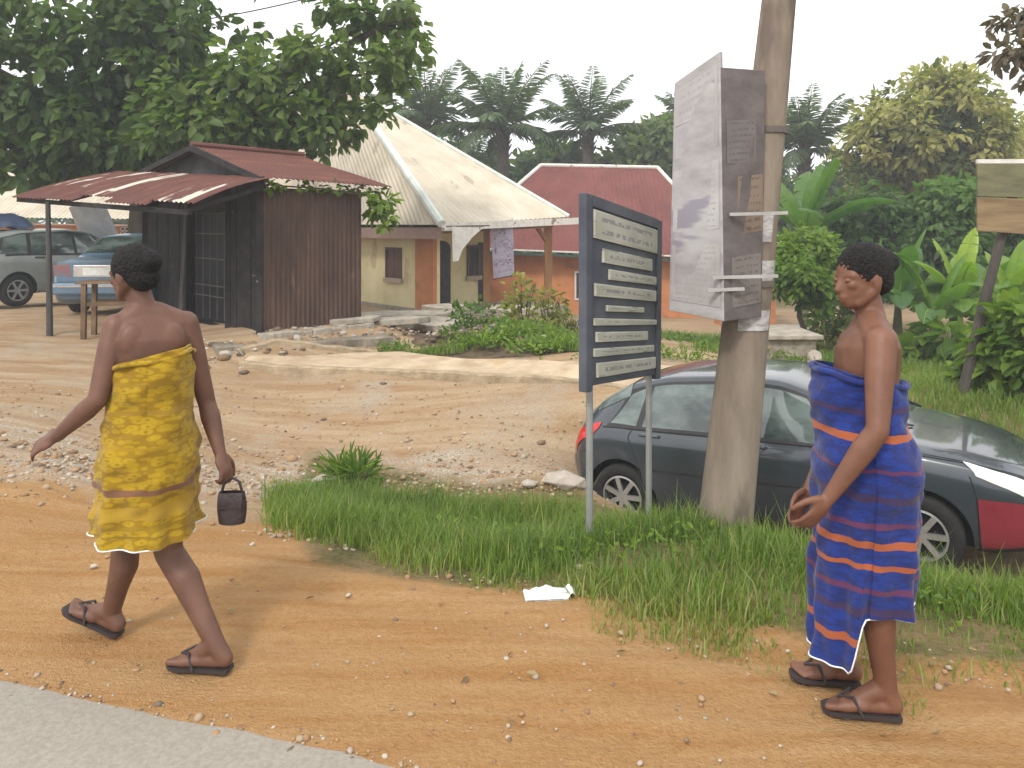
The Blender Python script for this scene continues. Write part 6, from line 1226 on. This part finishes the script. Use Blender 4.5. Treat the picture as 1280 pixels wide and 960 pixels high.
def head(q, c, f, up, chin=.0):
    """c: centre of the skull; f: where the face looks"""
    up = Vector(up).normalized(); f = Vector(f); f = (f - up * f.dot(up)).normalized(); s = up.cross(f); M = Matrix((f, s, up)).transposed(); c = Vector(c); P = lambda x, y, z: c + f * x + s * y + up * z
    q.ball(P(-.010, 0, .022), (.094, .074, .088), M, 24, 16); q.ball(P(.022, 0, -.030), (.066, .060, .080), M, 20, 12); q.ball(P(.048, 0, -.078), (.034, .036, .030), M, 16, 10)
    for sd in (-1, 1):
        rc(q, P(-.012, sd * .056, -.040), .020, P(.040, sd * .030, -.082), .021); q.ball(P(.062, sd * .036, -.018), (.020, .022, .018), M, 12, 8)
        q.ball(P(-.012, sd * .074, -.012), (.020, .009, .032), Matrix.Rotation(.15 * sd, 3, up) @ M, 12, 10); rc(q, P(.072, sd * .012, .012), .012, P(.062, sd * .046, .014), .012)
        rc(q, P(.078, sd * .010, -.046), .0085, P(.078, sd * .013, -.046), .0085)
    rc(q, P(.078, 0, .004), .0105, P(.096, 0, -.034), .013); q.ball(P(.095, 0, -.036), (.015, .013, .012), M, 12, 8)
    rc(q, P(.078, -.018, -.061), .0085, P(.078, .018, -.061), .0085); rc(q, P(.086, -.008, -.060), .0085, P(.086, .008, -.060), .0085); rc(q, P(.074, -.015, -.071), .0095, P(.074, .015, -.071), .0095); rc(q, P(.083, -.006, -.072), .0085, P(.083, .006, -.072), .0085)
    return P, M
def loft(q, rings, n=24):
    V = []
    for c, ax, a, bx, b in rings:
        c, ax, bx = Vector(c), Vector(ax).normalized(), Vector(bx).normalized()
        for k in range(n): t_ = 2 * math.pi * k / n; e = .85; ct, st_ = math.cos(t_), math.sin(t_); V.append(c + ax * a * math.copysign(abs(ct) ** e, ct) + bx * b * math.copysign(abs(st_) ** e, st_))
    m_ = len(rings); q.add(V, [(i * n + k, i * n + (k + 1) % n, (i + 1) * n + (k + 1) % n, (i + 1) * n + k) for i in range(m_ - 1) for k in range(n)] + [tuple(range(n - 1, -1, -1)), tuple((m_ - 1) * n + k for k in range(n))])
def fuse(q, name, mat, parent, off, vox=.006, it=5, extra=None):
    o = q.build("tmp_parts", mat, None); bmx = bmesh.new(); bmx.from_mesh(o.data); bmesh.ops.recalc_face_normals(bmx, faces=bmx.faces); bmx.to_mesh(o.data); bmx.free()
    md = o.modifiers.new("r", 'REMESH'); md.mode = 'VOXEL'; md.voxel_size = vox; md.adaptivity = 0; sm_ = o.modifiers.new("s", 'SMOOTH'); sm_.factor = .5; sm_.iterations = it
    dg = bpy.context.evaluated_depsgraph_get(); me = bpy.data.meshes.new_from_object(o.evaluated_get(dg)); bpy.data.objects.remove(o)
    if extra:
        bmx = bmesh.new(); bmx.from_mesh(me); me2 = bpy.data.meshes.new("x"); me2.from_pydata([tuple(v) for v in extra.v], [], extra.f); me2.polygons.foreach_set("material_index", extra.mi); bmx.from_mesh(me2); bmx.to_mesh(me); bmx.free(); bpy.data.meshes.remove(me2)
    me.transform(Matrix.Translation(-Vector(off))); me.materials.clear()
    for m_ in ([mat, M_EYE, M_IRIS]): me.materials.append(m_)
    me.polygons.foreach_set("use_smooth", [True] * len(me.polygons)); me.update(); r = bpy.data.objects.new(name, me); COL.objects.link(r); r.parent = parent; return r
def wrap_dress(rings, nth, nv, hem, wr, parent, off, mat, name="wrap_dress", seed=1):
    """rings: (px_left, px_right, py, Y, depth) down the body; hem(theta) -> extra drop (m); cloth with thickness and folds"""
    def ring_at(u):
        f_ = u * (len(rings) - 1); i = min(int(f_), len(rings) - 2); t_ = f_ - i
        p = crom(rings, u); l, r_, py, Y, dp = p; a = W(l, py, Y); b = W(r_, py, Y); return (a + b) / 2, (b.x - a.x) / 2, dp
    q = MB(); rr = random.Random(seed); ph = [rr.uniform(0, 6.28) for _ in range(8)]
    def f(ut, v, k=0.0):
        th = 2 * math.pi * ut; c, a, dp = ring_at(v); low = max(0, (v - .35) / .65)
        fold = wr * (.014 * low * math.sin(7 * th + ph[0] + v * 1.5) + .008 * low * math.sin(13 * th + ph[1] - v * 3) + .006 * math.sin(3 * th + v * 22 + ph[2]) * (1 - low * .4) + .0045 * math.sin(5 * th - v * 37 + ph[3]) + .003 * math.sin(9 * th + v * 61 + ph[4]))
        e = .9; ct, st_ = math.cos(th), math.sin(th); x = math.copysign(abs(ct) ** e, ct) * (a + fold + k); y = math.copysign(abs(st_) ** e, st_) * (dp + fold + k)
        zo = hem(th) * max(0, (v - .45) / .55) ** 1.3 + topslant(th) * max(0, 1 - v / .25); return Vector((c.x + x, c.y + y, c.z - zo))
    topslant = hem.top
    q.grid(lambda u, v: f(u, v), nth, nv); q.grid(lambda u, v: f(1 - u, v, -.006), nth, nv)
    q.grid(lambda u, v: f(u, 0, -.006 + .006 * v), nth, 1); q.grid(lambda u, v: f(u, 1, -.006 * v), nth, 1)
    o = q.build(name, mat, parent, smooth=True, off=off)
    hm = MB(); P = [f(i / nth, 1, .0015) for i in range(nth + 1)]; hm.tube(P, .0028, 6, cap=False); return o, hm, f
def cloth_mat(name, base, dark, alt, bands, zfreq):
    """printed wrapper: bands by height, motifs between"""
    m, t, b = new_mat(name); L = t.links.new; tc = t.nodes.new("ShaderNodeTexCoord"); sx = t.nodes.new("ShaderNodeSeparateXYZ"); L(tc.outputs['Object'], sx.inputs[0])
    mp = t.nodes.new("ShaderNodeMapping"); mp.inputs['Scale'].default_value = zfreq; L(tc.outputs['Object'], mp.inputs['Vector'])
    n = t.nodes.new("ShaderNodeTexNoise"); n.inputs['Scale'].default_value = 12; n.inputs['Detail'].default_value = 3; L(mp.outputs[0], n.inputs['Vector'])
    vo = t.nodes.new("ShaderNodeTexVoronoi"); vo.inputs['Scale'].default_value = 26; vo.inputs['Randomness'].default_value = .75; L(mp.outputs[0], vo.inputs['Vector'])
    ad = t.nodes.new("ShaderNodeMath"); ad.operation = 'MULTIPLY_ADD'; L(n.outputs['Fac'], ad.inputs[0]); ad.inputs[1].default_value = .5; L(vo.outputs['Distance'], ad.inputs[2])
    r = t.nodes.new("ShaderNodeValToRGB"); e = r.color_ramp.elements; r.color_ramp.interpolation = 'LINEAR'; e[0].position = .36; e[0].color = (*dark, 1); e[1].position = .40; e[1].color = (*base, 1)
    for p_, c_ in ((.50, base), (.53, alt), (.58, alt), (.61, base), (.78, base), (.82, dark)): q = e.new(p_); q.color = (*c_, 1)
    L(ad.outputs[0], r.inputs['Fac'])
    zz = t.nodes.new("ShaderNodeMath"); zz.operation = 'MULTIPLY_ADD'; n2 = t.nodes.new("ShaderNodeTexNoise"); n2.inputs['Scale'].default_value = 9; L(tc.outputs['Object'], n2.inputs['Vector']); L(n2.outputs['Fac'], zz.inputs[0]); zz.inputs[1].default_value = .035; L(sx.outputs['Z'], zz.inputs[2])
    mr = t.nodes.new("ShaderNodeMapRange"); L(zz.outputs[0], mr.inputs[0]); mr.inputs[1].default_value = 0; mr.inputs[2].default_value = 1.6
    rb_ = t.nodes.new("ShaderNodeValToRGB"); rb_.color_ramp.interpolation = 'CONSTANT'; es = rb_.color_ramp.elements; es[0].color = (0, 0, 0, 1); es[1].position = .999; es[1].color = (0, 0, 0, 1)
    cols = t.nodes.new("ShaderNodeValToRGB"); cols.color_ramp.interpolation = 'CONSTANT'; ec = cols.color_ramp.elements; ec[0].color = (*alt, 1); ec[1].position = .999; ec[1].color = (*alt, 1)
    for z, h, c in bands:
        q = es.new((z + .017) / 1.6); q.color = (1, 1, 1, 1); q = es.new((z + .017 + h) / 1.6); q.color = (0, 0, 0, 1); q = ec.new(max(.001, (z + .01) / 1.6)); q.color = (*c, 1)
    L(mr.outputs[0], rb_.inputs['Fac']); L(mr.outputs[0], cols.inputs['Fac']); mx = t.nodes.new("ShaderNodeMixRGB"); L(rb_.outputs['Color'], mx.inputs['Fac']); L(r.outputs['Color'], mx.inputs['Color1']); L(cols.outputs['Color'], mx.inputs['Color2'])
    L(mx.outputs[0], b.inputs['Base Color']); b.inputs['Roughness'].default_value = .85; b.inputs['Specular IOR Level'].default_value = .2
    b.inputs['Sheen Weight'].default_value = .15
    w_ = t.nodes.new("ShaderNodeTexNoise"); w_.inputs['Scale'].default_value = 55; L(tc.outputs['Object'], w_.inputs['Vector']); bp = t.nodes.new("ShaderNodeBump"); bp.inputs['Strength'].default_value = .25; bp.inputs['Distance'].default_value = .01; L(w_.outputs['Fac'], bp.inputs['Height']); L(bp.outputs[0], b.inputs['Normal']); return m
def hair_cap(P, M, parent, off, bun=False, seed=1):
    q = MB(); q.ball(P(-.020, 0, .034), (.100, .083, .092), M, 28, 18); q.ball(P(-.060, 0, -.012), (.056, .068, .060), M, 20, 14)
    if bun: q.ball(P(-.098, 0, .045), (.052, .050, .046), M, 18, 12)
    o = fuse(q, "hair", M_HAIR, parent, off, .006, 3); V = o.data.vertices; rr = random.Random(seed); co = np.empty(len(V) * 3); V.foreach_get("co", co); co = co.reshape(-1, 3); nr = np.empty(len(V) * 3); V.foreach_get("normal", nr); nr = nr.reshape(-1, 3); b = np.random.default_rng(seed); k = np.sin(co[:, :1] * 260) * np.sin(co[:, 1:2] * 240) * np.sin(co[:, 2:] * 270) * .0028 + b.normal(0, .0007, (len(co), 1)); co = co + nr * k; V.foreach_set("co", co.ravel()); o.data.update(); return o
def eyes(P, M, f_):
    e = MB()
    for sd in (-1, 1):
        e.cur = 1; e.ball(P(.072, sd * .031, -.002), (.0125, .0125, .0105), M, 12, 8); e.cur = 2; e.ball(P(.0805, sd * .031, -.002), .0056, M, 10, 6)
    return e
def slipper(parent, heel, toe, up, off, side, mat):
    heel, toe = Vector(heel), Vector(toe); d = (toe - heel).normalized(); up = (Vector(up) - d * Vector(up).dot(d)).normalized(); s = up.cross(d); L_ = (toe - heel).length; q = MB(); k = 22; prof = [(0, .028), (.05, .034), (.3, .034), (.55, .040), (.75, .047), (.9, .042), (1.0, .022)]
    rim = []
    for i in range(k + 1): u = i / k; w_ = np.interp(u, [a for a, _ in prof], [b for _, b in prof]); rim.append((heel - d * .012 + d * (L_ + .02) * u + s * w_))
    for i in range(k, -1, -1): u = i / k; w_ = np.interp(u, [a for a, _ in prof], [b for _, b in prof]); rim.append((heel - d * .012 + d * (L_ + .02) * u - s * w_))
    q.slab([p + up * .004 for p in rim], .014) if (rim[1] - rim[0]).cross(rim[-1] - rim[0]).dot(up) > 0 else q.slab([p + up * .004 for p in rim[::-1]], .014)
    o = q.build("slipper", mat, parent, off=off); st_ = MB(); st_.tube([heel + d * L_ * .5 + s * .044, heel + d * L_ * .62 + s * .028 + up * .058, heel + d * L_ * .80 + up * .040, heel + d * L_ * .62 - s * .028 + up * .058, heel + d * L_ * .5 - s * .044], .006, 6); st_.build("strap", mat, o, off=off); return o
M_SLIP = plain("dark_rubber", (.03, .022, .022), .7)
def arm(q, sh, el, wr_, k=1.0):
    P, r_ = muscle([Vector(sh), Vector(el), Vector(wr_)], [.052 * k, .036 * k, .024 * k], [(0, .35, .049 * k, (0, 0, 0)), (1, .28, .040 * k, (0, 0, 0))]); limb(q, P, r_)
def leg(q, hip, kn, an, back, k=1.0):
    b = Vector(back); P, r_ = muscle([Vector(hip), Vector(kn), Vector(an)], [.088 * k, .054 * k, .036 * k], [(0, .4, .080 * k, (0, 0, 0)), (1, .30, .056 * k, b * .016), (1, .62, .044 * k, b * .006)]); limb(q, P, r_)

# ---- woman in the yellow wrap, walking left with her back half turned
Y0 = 3.08
def J(px, py, dy=0.0): return W(px, py, Y0 + dy)
go_ = J(190, 800); base = Vector((go_.x, go_.y, 0.0))
p1 = thing("person", base, "woman in a mustard yellow printed wrap striding left with a dark pouch in hand", "person")
q = MB(); lsh, rsh = J(146, 408, -.07), J(232, 404, .08); sax = (rsh - lsh).normalized(); fx = Vector((-.955, .296, 0)); lat = Vector((.296, .955, 0))
fwd = sax.cross(Vector((0, 0, 1))); fwd = fwd if fwd.y > 0 else -fwd
def mixv(a, b, t_): return (a * (1 - t_) + b * t_).normalized()
rg = [(J(188, 590), lat, .10, fx, .085), (J(189, 560), lat, .165, fx, .125), (J(189, 528), mixv(lat, sax, .3), .160, mixv(fx, fwd, .3), .115), (J(190, 490), mixv(lat, sax, .6), .125, mixv(fx, fwd, .6), .095), (J(189, 452), mixv(lat, sax, .9), .140, fwd, .100), (J(188, 422), sax, .155, fwd, .098), (J(186, 404), sax, .140, fwd, .078), (J(183, 393), sax, .085, fwd, .058), (J(180, 384), sax, .052, fwd, .050)]
loft(q, rg)
rc(q, lsh + sax * .02, .052, J(172, 392, -.02), .050); rc(q, rsh - sax * .02, .052, J(196, 392, .03), .050)
for sd in (-1, 1): q.ball(J(205, 560) + lat * sd * .075, (.085, .085, .10))
for sd in (-1, 1): q.ball(J(188, 425) + sax * sd * .072 - fwd * .062, (.055, .03, .075), Matrix((sax, -fwd, Vector((0, 0, 1)))).transposed())
hf1 = Vector((-.90, .40, -.12)).normalized(); hc = J(166, 343); rc(q, J(181, 392), .052, J(171, 360), .047); PH, MH = head(q, hc, hf1, Vector((-.10, 0, 1)))
lel, lwr = J(122, 500, -.16), J(70, 546, -.12); rel, rwr = J(259, 505, .12), J(275, 566, .05)
arm(q, lsh, lel, lwr); arm(q, rsh, rel, rwr)
hand(q, lwr, J(40, 562, -.10) - lwr, Vector((.35, -.55, .75)), 1, .30); hand(q, rwr, J(288, 606, .02) - rwr, Vector((.85, -.35, .25)), -1, .85)
lkn, lan = J(211, 690, -.045), J(270, 806, -.15); rkn, ran = J(157, 680, .08), J(139, 766, .10)
leg(q, J(193, 560, -.075), lkn, lan, Vector((.8, -.2, .2))); leg(q, J(184, 560, .085), rkn, ran, Vector((.9, -.2, 0)))
YL = Y0 - .15; lheel = W(284, 838, YL - .01); lheel.z = .020; ltoe = W(214, 838, YL + .03); ltoe.z = .020
YR = Y0 + .11; rheel = W(147, 0, YR - .02); rheel.z = .022; rtoe = W(84, 0, YR + .03); rtoe.z = .105
foot(q, lan, lheel, ltoe, (0, 0, 1), 1); foot(q, ran, rheel, rtoe, (0, 0, 1), -1)
fuse(q, "body", M_SKIN1, p1, base, .0058, 5, eyes(PH, MH, hf1)); hair_cap(PH, MH, p1, base, True, 2)
slipper(p1, lheel, ltoe, (0, 0, 1), base, 1, M_SLIP); slipper(p1, rheel, rtoe, (0, 0, 1), base, -1, M_SLIP)
M_YCLOTH = cloth_mat("yellow_wrap_print", (.325, .205, .007), (.24, .140, .007), (.35, .235, .012), [(.535, .010, (.20, .12, .01)), (.56, .012, (.24, .15, .01)), (.60, .05, (.34, .21, .02)), (.69, .03, (.17, .08, .045)), (.86, .012, (.30, .18, .01)), (.985, .02, (.26, .155, .015)), (1.10, .014, (.25, .15, .012))], (.8, .8, 2.0))
class HemY:
    @staticmethod
    def top(th): return .035 * math.cos(th) * -1
    def __call__(s, th): return .012 * math.cos(th + .3)
RY = [(147, 236, 442, Y0, .156), (142, 238, 470, Y0 - .01, .160), (141, 235, 500, Y0 - .01, .160), (138, 238, 530, Y0 - .01, .178), (132, 243, 560, Y0 - .01, .200), (131, 243, 585, Y0 - .01, .205), (131, 240, 610, Y0 - .01, .200), (129, 239, 636, Y0 - .015, .205), (128, 242, 660, Y0 - .025, .215)]
o, hm, fY = wrap_dress(RY, 96, 60, HemY(), 1.0, p1, base, M_YCLOTH, seed=3); hm.build("hem_trim", M_WH, o, smooth=True, off=base)
tk = MB(); tk.tube([fY(i / 60, .035 + .008 * math.sin(i * .4), .007) for i in range(61)], .010, 8, cap=False); tk.build("rolled_edge", M_YCLOTH, o, smooth=True, off=base)
fl = MB(); fl.grid(lambda u, v: fY(.80 + .16 * u + .03 * v, .02 + .975 * v, .006 + .010 * math.sin(math.pi * u)), 8, 40); fl.build("overlap_fold", M_YCLOTH, o, smooth=True, off=base)
# pouch in her trailing hand
pc = J(290, 610, .0); hbg = thing("pouch", pc + Vector((0, 0, -.075)), "small dark brown pouch hanging from the yellow wrapped woman's trailing hand", "bag"); bo_ = hbg.location
M_BAGM = noisy("dark_brown_leather", (.020, .013, .014), (.042, .028, .028), 9, .5, .2, 60)
q = MB(); q.grid(lambda u, v: Vector(bo_) + Vector(((.052 + .008 * math.sin(math.pi * v)) * math.cos(2 * math.pi * u), .026 * (1.25 - .55 * v) * math.sin(2 * math.pi * u), -.065 + .125 * v)), 28, 14); q.add([Vector(bo_) + Vector((.052 * math.cos(2 * math.pi * i / 28), .0325 * math.sin(2 * math.pi * i / 28), -.065)) for i in range(28)], [tuple(range(27, -1, -1))]); q.build("bag_body", M_BAGM, hbg, smooth=True, off=bo_)
q = MB(); q.grid(lambda u, v: Vector(bo_) + Vector(((u - .5) * .098, -.030 - .004 * math.sin(math.pi * v) + .012 * v, .060 - .06 * (1 - v) )), 8, 6); q.build("flap", M_BAGM, hbg, off=bo_)
q = MB(); q.tube([Vector(bo_) + Vector(p) for p in ((-.042, 0, .055), (-.03, 0, .10), (0, 0, .118), (.03, 0, .10), (.042, 0, .055))], .006, 7); q.build("carry_loop", M_BAGM, hbg, off=bo_)

# ---- woman in the blue and orange wrap on the right, walking left
Y0 = 2.72
go_ = J(1085, 800); base2 = Vector((go_.x, go_.y, 0.0))
p2 = thing("person", base2, "woman in a royal blue wrap with orange stripes walking left before the dark car", "person")
q = MB(); lsh, rsh = J(1101, 426, -.145), J(1066, 428, .14); sax = (rsh - lsh).normalized(); fwd = Vector((sax.y * -1, sax.x, 0)).normalized(); fwd = fwd if fwd.x < 0 else -fwd
rg = [(J(1085, 612), lat, .10, fx, .085), (J(1088, 580), lat, .165, fx, .125), (J(1087, 545), lat, .158, fx, .115), (J(1083, 500), sax, .125, fwd, .095), (J(1082, 462), sax, .140, fwd, .102), (J(1084, 435), sax, .155, fwd, .098), (J(1086, 418), sax, .140, fwd, .076), (J(1088, 407), sax, .085, fwd, .058), (J(1088, 398), sax, .052, fwd, .050)]
loft(q, rg); rc(q, lsh + sax * .02, .052, J(1090, 404, -.04), .050); rc(q, rsh - sax * .02, .052, J(1084, 404, .05), .050)
for sd in (-1, 1): q.ball(J(1108, 582) + lat * sd * .075, (.085, .085, .10)); q.ball(J(1062, 490) + sax * sd * .062, (.052, .052, .062))
hf2 = Vector((-.94, -.20, -.10)).normalized(); hc = J(1076, 347); rc(q, J(1090, 405), .052, J(1082, 366), .047); PH, MH = head(q, hc, hf2, Vector((-.08, 0, 1)))
lel, lwr = J(1097, 538, -.235), J(1036, 622, -.19); rel, rwr = J(1048, 538, .17), J(1012, 612, .12); arm(q, lsh, lel, lwr); arm(q, rsh, rel, rwr)
hand(q, lwr, J(1004, 664, -.18) - lwr, Vector((.6, -.75, .25)), 1, .40); hand(q, rwr, J(985, 655, .10) - rwr, Vector((-.3, .9, .2)), -1, .40)
lkn, lan = J(1086, 735, -.08), J(1108, 862, -.07); rkn, ran = J(1052, 728, .08), J(1056, 826, .12); leg(q, J(1090, 580, -.085), lkn, lan, Vector((.9, -.1, 0))); leg(q, J(1080, 580, .085), rkn, ran, Vector((.9, -.1, 0)))
YL = Y0 - .07; lheel = W(1121, 0, YL - .01); lheel.z = .020; ltoe = W(1030, 0, YL + .04); ltoe.z = .020; YR = Y0 + .12; rheel = W(1070, 0, YR - .01); rheel.z = .022; rtoe = W(990, 0, YR + .03); rtoe.z = .030
foot(q, lan, lheel, ltoe, (0, 0, 1), 1); foot(q, ran, rheel, rtoe, (0, 0, 1), -1)
fuse(q, "body", M_SKIN2, p2, base2, .0058, 5, eyes(PH, MH, hf2)); hair_cap(PH, MH, p2, base2, True, 5)
slipper(p2, lheel, ltoe, (0, 0, 1), base2, 1, M_SLIP); slipper(p2, rheel, rtoe, (0, 0, 1), base2, -1, M_SLIP)
ORG = (.30, .080, .030); DKB = (.040, .024, .075); RED = (.10, .028, .075)
M_BCLOTH = cloth_mat("blue_wrap_print", (.012, .028, .165), (.014, .022, .115), (.013, .035, .195), [(.30, .022, ORG), (.40, .025, DKB), (.475, .02, RED), (.555, .020, ORG), (.63, .022, ORG), (.70, .018, RED), (.79, .03, DKB), (.89, .018, RED), (.985, .025, ORG), (1.075, .02, DKB)], (.6, .6, 2.2))
class HemB:
    @staticmethod
    def top(th): return .03 * math.cos(th) - .0
    def __call__(s, th):
        a = min(1, max(0, (th - 1.8) / .5)); c_ = min(1, max(0, (4.45 - th) / .32)); k = a * a * (3 - 2 * a) * c_ * c_ * (3 - 2 * c_); return .19 * k
RB = [(1022, 1122, 464, Y0 + .02, .150), (1016, 1126, 494, Y0 + .02, .152), (1022, 1128, 525, Y0 + .01, .160), (1024, 1136, 558, Y0 - .02, .192), (1022, 1143, 590, Y0 - .01, .192), (1022, 1141, 628, Y0, .178), (1020, 1138, 668, Y0, .172), (1017, 1135, 708, Y0, .168), (1015, 1132, 746, Y0, .166)]
o, hm, fB = wrap_dress(RB, 96, 60, HemB(), 1.0, p2, base2, M_BCLOTH, seed=8); hm.build("hem_trim", M_WH, o, smooth=True, off=base2)
tk = MB(); tk.tube([fB(i / 60, .03 + .006 * math.sin(i * .5), .007) for i in range(61)], .010, 8, cap=False); tk.build("rolled_edge", M_BCLOTH, o, smooth=True, off=base2)
fl = MB(); fl.grid(lambda u, v: fB(.70 + .14 * u + .02 * v, .02 + .975 * v, .006 + .010 * math.sin(math.pi * u)), 8, 40); fl.build("overlap_fold", M_BCLOTH, o, smooth=True, off=base2)
# ------------------------------------------------------------------ humid air
hz = MB(); hz.box((0, 20, 6.5), (190, 110, 20)); ho_ = hz.build("haze", None)
ho_.data.materials.clear(); hm_ = bpy.data.materials.new("humid_air"); hm_.use_nodes = True; t = hm_.node_tree; t.nodes.remove(t.nodes["Principled BSDF"])
pv = t.nodes.new("ShaderNodeVolumePrincipled"); pv.inputs['Density'].default_value = .003; pv.inputs['Color'].default_value = (.93, .96, 1, 1); t.links.new(pv.outputs[0], t.nodes["Material Output"].inputs['Volume']); ho_.data.materials.append(hm_)
tag(ho_, "pale humid air softening the palms and far trees", "haze", kind="stuff")
